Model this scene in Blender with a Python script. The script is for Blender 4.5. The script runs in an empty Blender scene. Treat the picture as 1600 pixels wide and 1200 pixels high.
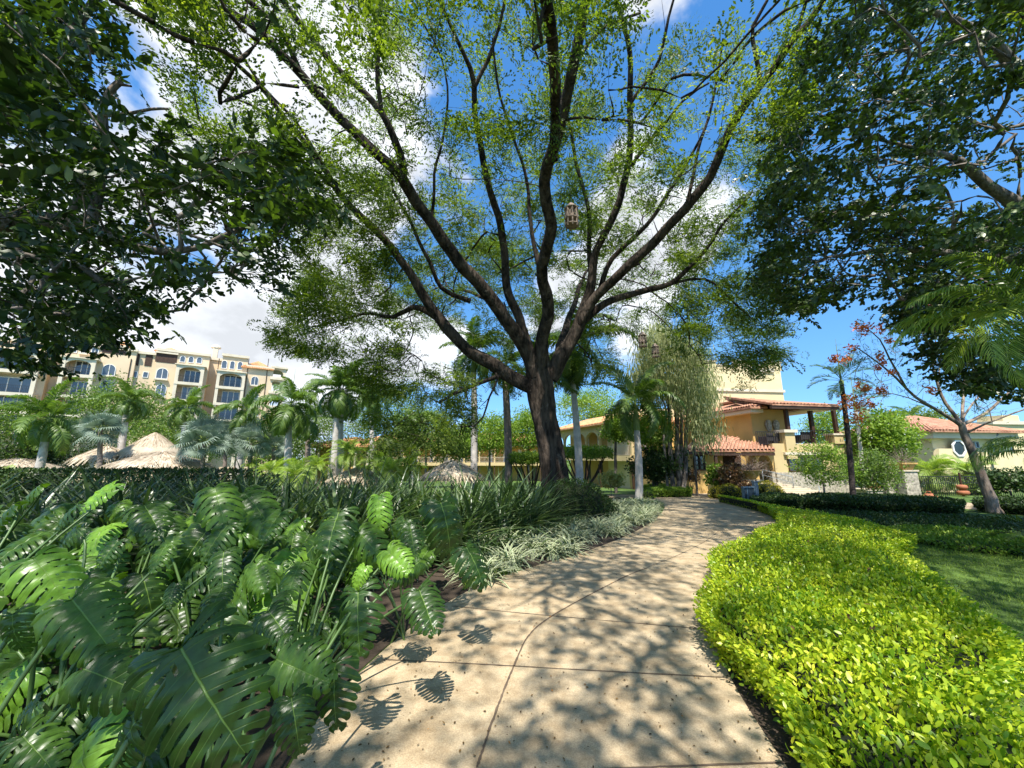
import bpy, bmesh, math, random
import numpy as np
from mathutils import Vector, Matrix, noise as mnoise
R = math.radians
rs = np.random.RandomState(7)
random.seed(7)
scene = bpy.context.scene
COL = scene.collection
# ------------------------------------------------------------ camera
PITCH = 10.8; FPX = 601.0; EYE = 1.55
cam_d = bpy.data.cameras.new('camera'); cam = bpy.data.objects.new('camera', cam_d); COL.objects.link(cam)
cam_d.sensor_width = 36; cam_d.lens = 36*FPX/1600
cam_d.clip_start = 0.05; cam_d.clip_end = 2000
cam.location = (0, 0, EYE); cam.rotation_euler = (R(90+PITCH), 0, 0)
scene.camera = cam
scene.view_settings.view_transform = 'Standard'; scene.view_settings.look = 'None'
scene.view_settings.exposure = 0.90; scene.view_settings.gamma = 1
scene.view_settings.use_curve_mapping = False
scene.cycles.max_bounces = 5; scene.cycles.diffuse_bounces = 3; scene.cycles.transmission_bounces = 3
scene.cycles.transparent_max_bounces = 8
# ------------------------------------------------------------ sun and sky
SUN_EL, SUN_AZ = 60.0, (-0.06, -1.0)          # the sun stands high behind the camera
az = math.atan2(SUN_AZ[0], SUN_AZ[1])
sd = Vector((math.sin(az)*math.cos(R(SUN_EL)), math.cos(az)*math.cos(R(SUN_EL)), math.sin(R(SUN_EL))))
sl = bpy.data.lights.new('sun', 'SUN'); sun = bpy.data.objects.new('sun', sl); COL.objects.link(sun)
sl.energy = 5.0; sl.angle = R(0.55); sl.color = (1.0, 0.95, 0.86)
sun.rotation_euler = sd.to_track_quat('Z', 'Y').to_euler(); sun.location = (0, -20, 40)

def px_dir(px, py):
    c, s = math.cos(R(PITCH)), math.sin(R(PITCH))
    a, b = (px-800)/FPX, (600-py)/FPX
    return Vector((a, c - b*s, s + b*c))

w = bpy.data.worlds.new('World'); scene.world = w; w.use_nodes = True
nt = w.node_tree; N = nt.nodes; L = nt.links; N.clear()
wo = N.new('ShaderNodeOutputWorld'); bg = N.new('ShaderNodeBackground'); bgc = N.new('ShaderNodeBackground')
sky = N.new('ShaderNodeTexSky'); sky.sky_type = 'NISHITA'; sky.sun_disc = False
sky.sun_elevation = R(SUN_EL); sky.sun_rotation = az % (2*math.pi); sky.air_density = 1.15; sky.dust_density = 0.3; sky.ozone_density = 2.2
sv = N.new('ShaderNodeTexCoord'); sm = N.new('ShaderNodeVectorMath'); sm.operation = 'MULTIPLY_ADD'; sm.inputs[1].default_value = (1, 1, .80); sm.inputs[2].default_value = (0, 0, .17)
L.new(sv.outputs['Generated'], sm.inputs[0]); L.new(sm.outputs[0], sky.inputs['Vector']) if 'Vector' in sky.inputs else None
hs = N.new('ShaderNodeHueSaturation'); hs.inputs['Saturation'].default_value = 1.30
L.new(sky.outputs[0], hs.inputs['Color']); L.new(hs.outputs[0], bg.inputs[0]); bg.inputs[1].default_value = 0.15
tc = N.new('ShaderNodeTexCoord')
mp = N.new('ShaderNodeMapping'); mp.inputs['Scale'].default_value = (1.0, 1.0, 1.9); mp.inputs['Location'].default_value = (3.1, 0.4, 1.2)
L.new(tc.outputs['Generated'], mp.inputs[0])
nz = N.new('ShaderNodeTexNoise'); nz.inputs['Scale'].default_value = 2.6; nz.inputs['Detail'].default_value = 9; nz.inputs['Roughness'].default_value = 0.56
nz.inputs['Distortion'].default_value = 0.25
L.new(mp.outputs[0], nz.inputs['Vector'])
def mth(op, a, b=None, c=None):
    m = N.new('ShaderNodeMath'); m.operation = op
    for i, v in enumerate((a, b, c)):
        if v is None: continue
        if isinstance(v, (int, float)): m.inputs[i].default_value = v
        else: L.new(v, m.inputs[i])
    return m.outputs[0]
acc = None
# cloud banks and clear patches: (pixel direction, angular radius in degrees, weight)
for (px, py, rad, wt) in [(230, 490, 22, .24), (520, 520, 15, .20), (430, 130, 22, .24), (560, 330, 14, .05), (1060, 310, 14, .24), (930, 400, 9, .1), (60, 300, 20, -.02), (170, 140, 9, -.12), (430, 340, 8, -.12), (250, 420, 6, -.1),
                          (1020, 560, 8, .14), (1330, 560, 22, -.22), (1230, 150, 18, -.25), (780, 90, 15, -.16), (640, 400, 10, -.12), (1450, 300, 24, -.1), (430, 600, 9, -.04), (700,560,7,.12)]:
    d = px_dir(px, py).normalized()
    vm = N.new('ShaderNodeVectorMath'); vm.operation = 'DOT_PRODUCT'; vm.inputs[1].default_value = d
    nn = N.new('ShaderNodeVectorMath'); nn.operation = 'NORMALIZE'; L.new(tc.outputs['Generated'], nn.inputs[0]); L.new(nn.outputs[0], vm.inputs[0])
    mr = N.new('ShaderNodeMapRange'); mr.interpolation_type = 'SMOOTHSTEP'
    mr.inputs[1].default_value = math.cos(R(rad)); mr.inputs[2].default_value = 1.0; mr.inputs[3].default_value = 0; mr.inputs[4].default_value = wt
    L.new(vm.outputs['Value'], mr.inputs[0])
    acc = mr.outputs[0] if acc is None else mth('ADD', acc, mr.outputs[0])
dens = mth('ADD', nz.outputs['Fac'], acc)
mk = N.new('ShaderNodeMapRange'); mk.interpolation_type = 'SMOOTHSTEP'; mk.inputs[1].default_value = 0.54; mk.inputs[2].default_value = 0.66; mk.inputs[3].default_value = 0; mk.inputs[4].default_value = .96
L.new(dens, mk.inputs[0])
cr = N.new('ShaderNodeMapRange'); cr.inputs[1].default_value = 0.38; cr.inputs[2].default_value = 0.66; cr.inputs[3].default_value = 0.48; cr.inputs[4].default_value = 0.78
nz2 = N.new('ShaderNodeTexNoise'); nz2.inputs['Scale'].default_value = 6.5; nz2.inputs['Detail'].default_value = 6
mp2 = N.new('ShaderNodeMapping'); mp2.inputs['Location'].default_value = (0.3, 0.2, 0.9); mp2.inputs['Scale'].default_value = (1, 1, 1.6); L.new(tc.outputs['Generated'], mp2.inputs[0]); L.new(mp2.outputs[0], nz2.inputs['Vector'])
L.new(nz2.outputs['Fac'], cr.inputs[0])
bgc.inputs[0].default_value = (0.93, 0.96, 1.0, 1); L.new(cr.outputs[0], bgc.inputs[1])
ms = N.new('ShaderNodeMixShader'); L.new(mk.outputs[0], ms.inputs[0]); L.new(bg.outputs[0], ms.inputs[1]); L.new(bgc.outputs[0], ms.inputs[2]); L.new(ms.outputs[0], wo.inputs[0])

# ------------------------------------------------------------ pixel and terrain helpers
def gz(y):
    y = float(y)
    if y <= 6: return 0.0
    if y <= 60: return -0.04*(y-6)
    return -2.16
def P(px, py, Y):                       # the point at distance Y ahead seen at this place of the photograph
    d = px_dir(px, py); t = Y/d.y
    return Vector((d.x*t, Y, EYE + d.z*t))
def PZ(px, py, h=0.0):                  # the point at height h above the ground
    d = px_dir(px, py)
    Y = 5.0
    for _ in range(60):
        t = (gz(Y)+h-EYE)/d.z if d.z < -1e-4 else 400
        Y = 0.5*Y + 0.5*min(max(t*d.y, 0.1), 300)
    t = Y/d.y
    return Vector((d.x*t, Y, gz(Y)+h))
def proj(p):                            # numpy (n,3) -> px, py, depth
    c, s = math.cos(R(PITCH)), math.sin(R(PITCH))
    x = p[:, 0]; y = p[:, 1]; z = p[:, 2]-EYE
    dep = y*c + z*s; up = -y*s + z*c
    dd = np.where(np.abs(dep) < 1e-3, 1e-3, dep)
    return 800 + FPX*x/dd, 600 - FPX*up/dd, dep
def inpoly(px, py, poly):
    inside = np.zeros(px.shape, bool); n = len(poly)
    for i in range(n):
        x1, y1 = poly[i]; x2, y2 = poly[(i+1) % n]
        if y1 == y2: continue
        cond = ((y1 > py) != (y2 > py)) & (px < (x2-x1)*(py-y1)/(y2-y1)+x1)
        inside ^= cond
    return inside

# ------------------------------------------------------------ materials
def mat(name, col, rough=0.8, var=0.15, scale=4.0, bump=0.0, bscale=30.0, spec=0.3, col2=None, metal=0.0, detail=5):
    m = bpy.data.materials.new(name); m.use_nodes = True; n = m.node_tree.nodes; l = m.node_tree.links
    b = n['Principled BSDF']; b.inputs['Roughness'].default_value = rough; b.inputs['Specular IOR Level'].default_value = spec; b.inputs['Metallic'].default_value = metal
    t = n.new('ShaderNodeTexCoord'); z = n.new('ShaderNodeTexNoise'); z.inputs['Scale'].default_value = scale; z.inputs['Detail'].default_value = detail
    l.new(t.outputs['Object'], z.inputs['Vector'])
    r = n.new('ShaderNodeValToRGB'); c2 = col2 or tuple(c*(1+var) for c in col); c1 = tuple(c*(1-var) for c in col)
    r.color_ramp.elements[0].color = (*c1, 1); r.color_ramp.elements[1].color = (*c2, 1); r.color_ramp.elements[0].position = .3; r.color_ramp.elements[1].position = .7
    l.new(z.outputs['Fac'], r.inputs[0]); l.new(r.outputs[0], b.inputs['Base Color'])
    if bump:
        z2 = n.new('ShaderNodeTexNoise'); z2.inputs['Scale'].default_value = bscale; z2.inputs['Detail'].default_value = 4; l.new(t.outputs['Object'], z2.inputs['Vector'])
        bp = n.new('ShaderNodeBump'); bp.inputs['Strength'].default_value = bump; bp.inputs['Distance'].default_value = 0.03; l.new(z2.outputs['Fac'], bp.inputs['Height']); l.new(bp.outputs[0], b.inputs['Normal'])
    return m
def leafmat(name, c1, c2, trans=0.4, rough=0.45, spec=0.35, tcol=None, nscale=0.6, c3=None):
    m = bpy.data.materials.new(name); m.use_nodes = True; n = m.node_tree.nodes; l = m.node_tree.links
    b = n['Principled BSDF']; b.inputs['Roughness'].default_value = rough; b.inputs['Specular IOR Level'].default_value = spec
    g = n.new('ShaderNodeNewGeometry'); r = n.new('ShaderNodeValToRGB'); r.color_ramp.elements[0].color = (*c1, 1); r.color_ramp.elements[1].color = (*c2, 1)
    if c3: e = r.color_ramp.elements.new(0.93); e.color = (*c2, 1); r.color_ramp.elements[2].color = (*c3, 1)
    t = n.new('ShaderNodeTexCoord'); z = n.new('ShaderNodeTexNoise'); z.inputs['Scale'].default_value = nscale; z.inputs['Detail'].default_value = 3; l.new(t.outputs['Object'], z.inputs['Vector'])
    a = n.new('ShaderNodeMath'); a.operation = 'MULTIPLY_ADD'; a.inputs[1].default_value = 1.3; a.inputs[2].default_value = -0.65; l.new(z.outputs['Fac'], a.inputs[0])
    s = n.new('ShaderNodeMath'); s.operation = 'ADD'; s.use_clamp = True; l.new(g.outputs['Random Per Island'], s.inputs[0]); l.new(a.outputs[0], s.inputs[1])
    l.new(s.outputs[0], r.inputs[0]); l.new(r.outputs[0], b.inputs['Base Color'])
    tr = n.new('ShaderNodeBsdfTranslucent')
    mx = n.new('ShaderNodeMixRGB'); mx.blend_type = 'MULTIPLY'; mx.inputs[0].default_value = 1; mx.inputs[2].default_value = (*(tcol or (1.5, 1.6, 0.5)), 1); l.new(r.outputs[0], mx.inputs[1]); l.new(mx.outputs[0], tr.inputs[0])
    ms = n.new('ShaderNodeMixShader'); ms.inputs[0].default_value = trans; l.new(b.outputs[0], ms.inputs[1]); l.new(tr.outputs[0], ms.inputs[2]); l.new(ms.outputs[0], n['Material Output'].inputs[0])
    return m
def barkmat(name, c1, c2, scale=3.0, bump=0.8):
    m = bpy.data.materials.new(name); m.use_nodes = True; n = m.node_tree.nodes; l = m.node_tree.links
    b = n['Principled BSDF']; b.inputs['Roughness'].default_value = 0.9; b.inputs['Specular IOR Level'].default_value = 0.15
    t = n.new('ShaderNodeTexCoord'); mp = n.new('ShaderNodeMapping'); mp.inputs['Scale'].default_value = (1, 1, 0.22); l.new(t.outputs['Object'], mp.inputs[0])
    z = n.new('ShaderNodeTexNoise'); z.inputs['Scale'].default_value = scale*3; z.inputs['Detail'].default_value = 8; z.inputs['Roughness'].default_value = .65; l.new(mp.outputs[0], z.inputs['Vector'])
    v = n.new('ShaderNodeTexVoronoi'); v.inputs['Scale'].default_value = scale*4; v.feature = 'DISTANCE_TO_EDGE'; l.new(mp.outputs[0], v.inputs['Vector'])
    z3 = n.new('ShaderNodeTexNoise'); z3.inputs['Scale'].default_value = scale*.7; z3.inputs['Detail'].default_value = 4; l.new(t.outputs['Object'], z3.inputs['Vector'])
    r = n.new('ShaderNodeValToRGB'); r.color_ramp.elements[0].color = (*c1, 1); r.color_ramp.elements[1].color = (*c2, 1); r.color_ramp.elements[0].position = .35; r.color_ramp.elements[1].position = .68
    a = n.new('ShaderNodeMath'); a.operation = 'ADD'; l.new(z.outputs['Fac'], a.inputs[0])
    q = n.new('ShaderNodeMath'); q.operation = 'MULTIPLY_ADD'; q.inputs[1].default_value = .6; q.inputs[2].default_value = -.3; l.new(z3.outputs['Fac'], q.inputs[0]); l.new(q.outputs[0], a.inputs[1])
    l.new(a.outputs[0], r.inputs[0])
    z4 = n.new('ShaderNodeTexNoise'); z4.inputs['Scale'].default_value = scale*1.6; z4.inputs['Detail'].default_value = 7; z4.inputs['Roughness'].default_value = .7; l.new(t.outputs['Object'], z4.inputs['Vector'])
    lr = n.new('ShaderNodeMapRange'); lr.inputs[1].default_value = .60; lr.inputs[2].default_value = .68; lr.inputs[3].default_value = 0; lr.inputs[4].default_value = .55; l.new(z4.outputs['Fac'], lr.inputs[0])
    lx = n.new('ShaderNodeMixRGB'); lx.inputs[2].default_value = (c2[0]*1.5+.03, c2[1]*1.6+.03, c2[2]*1.6+.03, 1); l.new(lr.outputs[0], lx.inputs[0]); l.new(r.outputs[0], lx.inputs[1]); l.new(lx.outputs[0], b.inputs['Base Color'])
    k = n.new('ShaderNodeMath'); k.operation = 'ADD'; l.new(z.outputs['Fac'], k.inputs[0]); l.new(v.outputs['Distance'], k.inputs[1])
    bp = n.new('ShaderNodeBump'); bp.inputs['Strength'].default_value = bump; bp.inputs['Distance'].default_value = 0.05; l.new(k.outputs[0], bp.inputs['Height']); l.new(bp.outputs[0], b.inputs['Normal'])
    return m
M = {}
M['stucco'] = mat('stucco_cream', (.52, .40, .20), .9, .06, 1.2, .15, 40)
M['stucco_ochre'] = mat('stucco_ochre', (.52, .34, .12), .9, .10, .8, .15, 40)
M['stucco_beige'] = mat('stucco_beige', (.62, .475, .31), .9, .12, .35, .1, 20)
M['trim'] = mat('trim_plaster', (.60, .52, .39), .85, .08, 1.0, .1, 40)
M['stucco_pale'] = mat('stucco_pale', (.64, .53, .30), .9, .09, 1.0, .1, 40)
M['stone'] = mat('stone_wall', (.36, .32, .25), .9, .5, 7.0, 1.0, 9)
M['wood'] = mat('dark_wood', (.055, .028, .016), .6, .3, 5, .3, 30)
M['iron'] = mat('wrought_iron', (.02, .02, .022), .5, .2, 5)
M['glass'] = mat('window_glass', (.05, .06, .07), .08, .3, .5, spec=.9)
M['glassd'] = mat('window_glass_dark', (.018, .026, .024), .2, .3, 2, spec=.4)
M['glassb'] = mat('window_glass_bright', (.07, .085, .10), .12, .4, .4, spec=.9)
M['white'] = mat('white_paint', (.72, .70, .66), .6, .05, 3)
M['grey'] = mat('grey_paint', (.22, .25, .27), .5, .08, 3)
M['sofa'] = mat('dark_wicker', (.035, .03, .03), .8, .3, 30)
M['terracotta'] = mat('terracotta', (.34, .13, .065), .85, .15, 6)
M['clay'] = mat('planter_clay', (.46, .28, .10), .85, .15, 8)
M['signblue'] = mat('sign_slate_blue', (.14, .20, .24), .5, .12, 6)
M['signface'] = mat('sign_face_dark', (.055, .075, .09), .35, .15, 6)
M['car'] = mat('car_white', (.75, .76, .77), .25, .02, 1, spec=.6)
M['rubber'] = mat('rubber', (.02, .02, .02), .8, .1, 4)
M['lantern'] = mat('carved_lantern_wood', (.26, .20, .16), .8, .35, 14)
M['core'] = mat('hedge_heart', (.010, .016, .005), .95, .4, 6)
M['soil'] = mat('soil', (.05, .036, .025), .95, .4, 3, .8, 20)
M['grass'] = mat('grass_ground', (.06, .11, .02), .95, .35, 1.2, .6, 60, col2=(.10, .17, .03))
M['step'] = mat('pale_stone_step', (.50, .42, .30), .85, .1, 5)
M['bark'] = barkmat('bark_dark', (.012, .009, .007), (.095, .072, .055), 2.2, 1.2)
M['bark_pale'] = barkmat('bark_pale', (.14, .105, .085), (.36, .29, .23), 2.5, .5)
M['bark_grey'] = barkmat('bark_grey', (.07, .06, .05), (.26, .22, .19), 3, .7)
M['lf_rain'] = leafmat('leaf_rain_tree', (.04, .072, .012), (.14, .20, .03), .5, .5, .35, (1.8, 1.85, .5), .35, c3=(.24, .30, .06))
M['lf_left'] = leafmat('leaf_broad_dark', (.017, .036, .009), (.055, .095, .018), .28, .4, .4, (1.6, 1.8, .5), .4, c3=(.10, .16, .03))
M['lf_right'] = leafmat('leaf_fig_dark', (.024, .044, .010), (.085, .13, .026), .24, .38, .55, (1.3, 1.7, .5), .5, c3=(.16, .22, .05))
M['lf_bush'] = leafmat('leaf_bush', (.06, .11, .018), (.17, .25, .045), .35, .5, .35, None, .5)
M['lf_bright'] = leafmat('leaf_bright', (.11, .2, .02), (.26, .36, .05), .35, .5, .3, None, .5)
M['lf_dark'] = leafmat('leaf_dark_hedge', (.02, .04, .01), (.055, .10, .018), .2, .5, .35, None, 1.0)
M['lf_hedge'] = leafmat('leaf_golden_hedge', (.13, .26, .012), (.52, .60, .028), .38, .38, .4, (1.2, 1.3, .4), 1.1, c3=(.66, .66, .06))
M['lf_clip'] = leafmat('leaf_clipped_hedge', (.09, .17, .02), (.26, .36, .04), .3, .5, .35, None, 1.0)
M['lf_gold'] = leafmat('leaf_gold_ball', (.20, .19, .02), (.38, .33, .03), .3, .5, .3, None, 1.0)
M['lf_palm'] = leafmat('leaf_palm', (.055, .11, .02), (.16, .24, .05), .35, .42, .45, None, .7)
M['lf_silver'] = leafmat('leaf_silver_palm', (.14, .19, .135), (.29, .36, .28), .2, .5, .3, (1, 1.1, .9), .8)
M['lf_feather'] = leafmat('leaf_date_palm', (.18, .28, .04), (.38, .46, .12), .35, .45, .4, None, .8)
M['lf_weep'] = leafmat('leaf_weeping', (.20, .23, .08), (.48, .50, .26), .35, .5, .3, (1.3, 1.3, .6), .8)
M['lf_strap'] = leafmat('leaf_strap_dark', (.03, .06, .02), (.12, .18, .07), .22, .32, .6, (1.4, 1.7, .5), 1.0, c3=(.30, .33, .18))
M['lf_croton'] = leafmat('leaf_croton', (.09, .05, .03), (.40, .22, .09), .25, .4, .4, (1.3, 1, .5), 3.0, c3=(.55, .45, .25))
M['flower_orange'] = leafmat('petal_orange', (.82, .20, .05), (.90, .36, .10), .35, .5, .3, (1.1, 1, .8), 1.0)
M['flower_white'] = leafmat('petal_white', (.7, .68, .6), (.8, .78, .7), .3, .5, .3, (1, 1, 1), 1.0)
M['thatch'] = leafmat('thatch_straw', (.32, .25, .17), (.66, .56, .42), .1, .8, .1, (1, 1, .9), 1.5)
M['debris'] = leafmat('fallen_leaf', (.05, .03, .015), (.20, .12, .04), .1, .8, .2, (1, 1, 1), 2.0, c3=(.45, .2, .05))

def wavetile(name, c1, c2):
    m = bpy.data.materials.new(name); m.use_nodes = True; n = m.node_tree.nodes; l = m.node_tree.links; b = n['Principled BSDF']; b.inputs['Roughness'].default_value = .85
    t = n.new('ShaderNodeTexCoord'); v = n.new('ShaderNodeTexVoronoi'); v.inputs['Scale'].default_value = 4.5; l.new(t.outputs['Object'], v.inputs['Vector'])
    r = n.new('ShaderNodeValToRGB'); r.color_ramp.elements[0].color = (*c1, 1); r.color_ramp.elements[1].color = (*c2, 1)
    sp = n.new('ShaderNodeSeparateColor'); l.new(v.outputs['Color'], sp.inputs[0]); l.new(sp.outputs[0], r.inputs[0]); l.new(r.outputs[0], b.inputs['Base Color'])
    return m
M['tile'] = wavetile('roof_tile_clay', (.27, .115, .065), (.48, .26, .155))
M['tile_orange'] = wavetile('roof_tile_orange', (.45, .20, .08), (.62, .34, .16))

def concrete():
    m = bpy.data.materials.new('path_concrete'); m.use_nodes = True; n = m.node_tree.nodes; l = m.node_tree.links; b = n['Principled BSDF']
    b.inputs['Roughness'].default_value = .85; b.inputs['Specular IOR Level'].default_value = .25
    t = n.new('ShaderNodeTexCoord')
    def nz(s, d, ro=.5):
        z = n.new('ShaderNodeTexNoise'); z.inputs['Scale'].default_value = s; z.inputs['Detail'].default_value = d; z.inputs['Roughness'].default_value = ro; l.new(t.outputs['Object'], z.inputs['Vector']); return z.outputs['Fac']
    def ramp(f, a, b_, p0=.3, p1=.7):
        r = n.new('ShaderNodeValToRGB'); r.color_ramp.elements[0].color = (*a, 1); r.color_ramp.elements[1].color = (*b_, 1); r.color_ramp.elements[0].position = p0; r.color_ramp.elements[1].position = p1; l.new(f, r.inputs[0]); return r.outputs[0]
    def mul(a, b_):
        x = n.new('ShaderNodeMixRGB'); x.blend_type = 'MULTIPLY'; x.inputs[0].default_value = 1; l.new(a, x.inputs[1]); l.new(b_, x.inputs[2]); return x.outputs[0]
    base = ramp(nz(.9, 6), (.385, .30, .19), (.515, .415, .28))
    sp = ramp(nz(140, 3), (.78, .76, .74), (1.1, 1.1, 1.1), .35, .65)
    st = ramp(nz(5, 8, .7), (.66, .62, .56), (1.05, 1.05, 1.04), .34, .58)
    v = n.new('ShaderNodeTexVoronoi'); v.inputs['Scale'].default_value = 9; l.new(t.outputs['Object'], v.inputs['Vector'])
    pit = ramp(v.outputs['Distance'], (.3, .25, .2), (1, 1, 1), .03, .05)
    l.new(mul(mul(mul(base, sp), st), pit), b.inputs['Base Color'])
    z2 = nz(60, 5, .6); bp = n.new('ShaderNodeBump'); bp.inputs['Strength'].default_value = .35; bp.inputs['Distance'].default_value = .01; l.new(z2, bp.inputs['Height']); l.new(bp.outputs[0], b.inputs['Normal'])
    return m
M['path'] = concrete()
M['joint'] = mat('joint_dirt', (.11, .08, .055), .95, .3, 10)

# ------------------------------------------------------------ object helpers
def tag(o, label=None, cat=None, group=None, kind=None):
    if label: o['label'] = label
    if cat: o['category'] = cat
    if group: o['group'] = group
    if kind: o['kind'] = kind
    return o
def empty(name, loc, label=None, cat=None, group=None, rz=0):
    o = bpy.data.objects.new(name, None); COL.objects.link(o); o.location = loc; o.rotation_euler = (0, 0, rz); o.empty_display_size = .2
    return tag(o, label, cat, group)
def link(name, me, parent=None, matrix=None):
    o = bpy.data.objects.new(name, me); COL.objects.link(o)
    if parent is not None: o.parent = parent
    return o
def npmesh(name, V, F, m, smooth=False, uv=None):
    V = np.asarray(V, np.float32).reshape(-1, 3); F = np.asarray(F, np.int32)
    me = bpy.data.meshes.new(name); k = F.shape[1]
    me.vertices.add(len(V)); me.vertices.foreach_set('co', V.ravel())
    me.loops.add(F.size); me.loops.foreach_set('vertex_index', F.ravel())
    me.polygons.add(len(F)); me.polygons.foreach_set('loop_start', np.arange(0, F.size, k, dtype=np.int32))
    try: me.polygons.foreach_set('loop_total', np.full(len(F), k, np.int32))
    except Exception: pass
    if smooth: me.polygons.foreach_set('use_smooth', np.ones(len(F), bool))
    if uv is not None:
        ul = me.uv_layers.new(name='UVMap'); ul.data.foreach_set('uv', np.asarray(uv, np.float32)[F.ravel()].ravel())
    me.materials.append(m); me.update(calc_edges=True); return me
class MB:                                # collects shapes and links them as ONE mesh object
    def __init__(s): s.v = []; s.f = []
    def add(s, vs, fs):
        o = len(s.v); s.v += [tuple(v) for v in vs]; s.f += [tuple(i+o for i in f) for f in fs]; return s
    def box(s, x0, x1, y0, y1, z0, z1, T=None):
        vs = [(x, y, z) for z in (z0, z1) for y in (y0, y1) for x in (x0, x1)]
        if T: vs = [T(*v) for v in vs]
        return s.add(vs, [(0, 2, 3, 1), (4, 5, 7, 6), (0, 1, 5, 4), (2, 6, 7, 3), (0, 4, 6, 2), (1, 3, 7, 5)])
    def tube(s, pts, rad, n=6, cap=True):
        V, F = tube_arr([np.array(p, float) for p in pts], rad if hasattr(rad, '__len__') else [rad]*len(pts), n)
        s.add(V.tolist(), F.tolist())
        if cap:
            o = len(s.v)-len(V); s.f.append(tuple(o+i for i in range(n))[::-1]); s.f.append(tuple(len(s.v)-n+i for i in range(n)))
        return s
    def prism(s, poly, y0, y1, T=None):   # polygon in (x,z) extruded along y
        n = len(poly); vs = [(x, y0, z) for x, z in poly] + [(x, y1, z) for x, z in poly]
        if T: vs = [T(*v) for v in vs]
        return s.add(vs, [tuple(range(n)), tuple(range(2*n-1, n-1, -1))] + [(i, i+n, (i+1) % n+n, (i+1) % n) for i in range(n)])
    def lathe(s, prof, c, n=16, wob=0):
        V = []; 
        for (r, z) in prof:
            for i in range(n):
                a = 2*math.pi*i/n; V.append((c[0]+r*math.cos(a), c[1]+r*math.sin(a), c[2]+z))
        F = [(j*n+i, j*n+(i+1) % n, (j+1)*n+(i+1) % n, (j+1)*n+i) for j in range(len(prof)-1) for i in range(n)]
        F += [tuple(range(n))[::-1], tuple((len(prof)-1)*n+i for i in range(n))]
        return s.add(V, F)
    def build(s, name, m, parent=None, smooth=False, bevel=0):
        me = bpy.data.meshes.new(name); me.from_pydata(s.v, [], s.f); me.materials.append(m)
        if smooth: me.polygons.foreach_set('use_smooth', [True]*len(me.polygons))
        me.update()
        bm = bmesh.new(); bm.from_mesh(me); bmesh.ops.recalc_face_normals(bm, faces=bm.faces); bm.to_mesh(me); bm.free()
        o = link(name, me, parent)
        if bevel:
            b = o.modifiers.new('bevel', 'BEVEL'); b.width = bevel; b.segments = 2; b.limit_method = 'ANGLE'
        return o
def tube_arr(pts, rad, n=6):
    pts = np.asarray(pts, float); K = len(pts); rad = np.asarray(rad, float)
    T = np.gradient(pts, axis=0) if K > 1 else np.array([[0, 0, 1.]]); T /= (np.linalg.norm(T, axis=1, keepdims=True)+1e-9)
    ref = np.array([0.31, 0.17, 0.93]) if abs(T[0][2]) < .8 else np.array([1., .1, 0])
    u = np.cross(T, ref); u /= (np.linalg.norm(u, axis=1, keepdims=True)+1e-9); v = np.cross(T, u)
    a = np.arange(n)*2*math.pi/n
    V = pts[:, None, :] + rad[:, None, None]*(np.cos(a)[None, :, None]*u[:, None, :] + np.sin(a)[None, :, None]*v[:, None, :])
    i = np.arange(n); j = np.arange(K-1)[:, None]
    F = np.stack([j*n+i, j*n+(i+1) % n, (j+1)*n+(i+1) % n, (j+1)*n+i], -1).reshape(-1, 4)
    return V.reshape(-1, 3), F
def tubes(chains, m, name, parent):      # many tubes of one material as one mesh: [(pts, rads, n)]
    Vs = []; Fs = []; o = 0
    for pts, rad, n in chains:
        V, F = tube_arr(pts, rad, n); Vs.append(V); Fs.append(F+o); o += len(V)
    return link(name, npmesh(name, np.concatenate(Vs), np.concatenate(Fs), m, True), parent)
def frames(d, nrm):                      # rows: x axis = d, z axis near nrm
    d = d/(np.linalg.norm(d, axis=1, keepdims=True)+1e-9)
    y = np.cross(nrm, d); y /= (np.linalg.norm(y, axis=1, keepdims=True)+1e-9); z = np.cross(d, y)
    return np.stack([d, y, z], 1)        # (n,3axes,3)
def scatter(tv, tf, o, d, nrm, sc):      # copies of a template merged into arrays
    tv = np.asarray(tv, float); tf = np.asarray(tf); n = len(o); Fm = frames(d, nrm)
    V = o[:, None, :] + np.einsum('kj,njc->nkc', tv, Fm)*np.asarray(sc).reshape(-1, 1, 1)
    F = (tf[None]+(np.arange(n)*len(tv))[:, None, None]).reshape(-1, tf.shape[1])
    return V.reshape(-1, 3), F
def rdir(n, up=0.0, spread=1.0):
    v = rs.normal(size=(n, 3))*spread; v[:, 2] += up; return v/(np.linalg.norm(v, axis=1, keepdims=True)+1e-9)
LEAF = (np.array([(0, 0, 0), (.5, .28, .04), (1, 0, -.06), (.5, -.28, .04)]), np.array([(0, 1, 2, 3)]))
LEAF2 = (np.array([(0, 0, 0), (.35, .22, .07), (.75, .2, .03), (1, 0, -.08), (.75, -.2, .03), (.35, -.22, .07), (.55, 0, 0)]), np.array([(0, 1, 6, 5), (1, 2, 3, 6), (5, 6, 3, 4)]))
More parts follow.
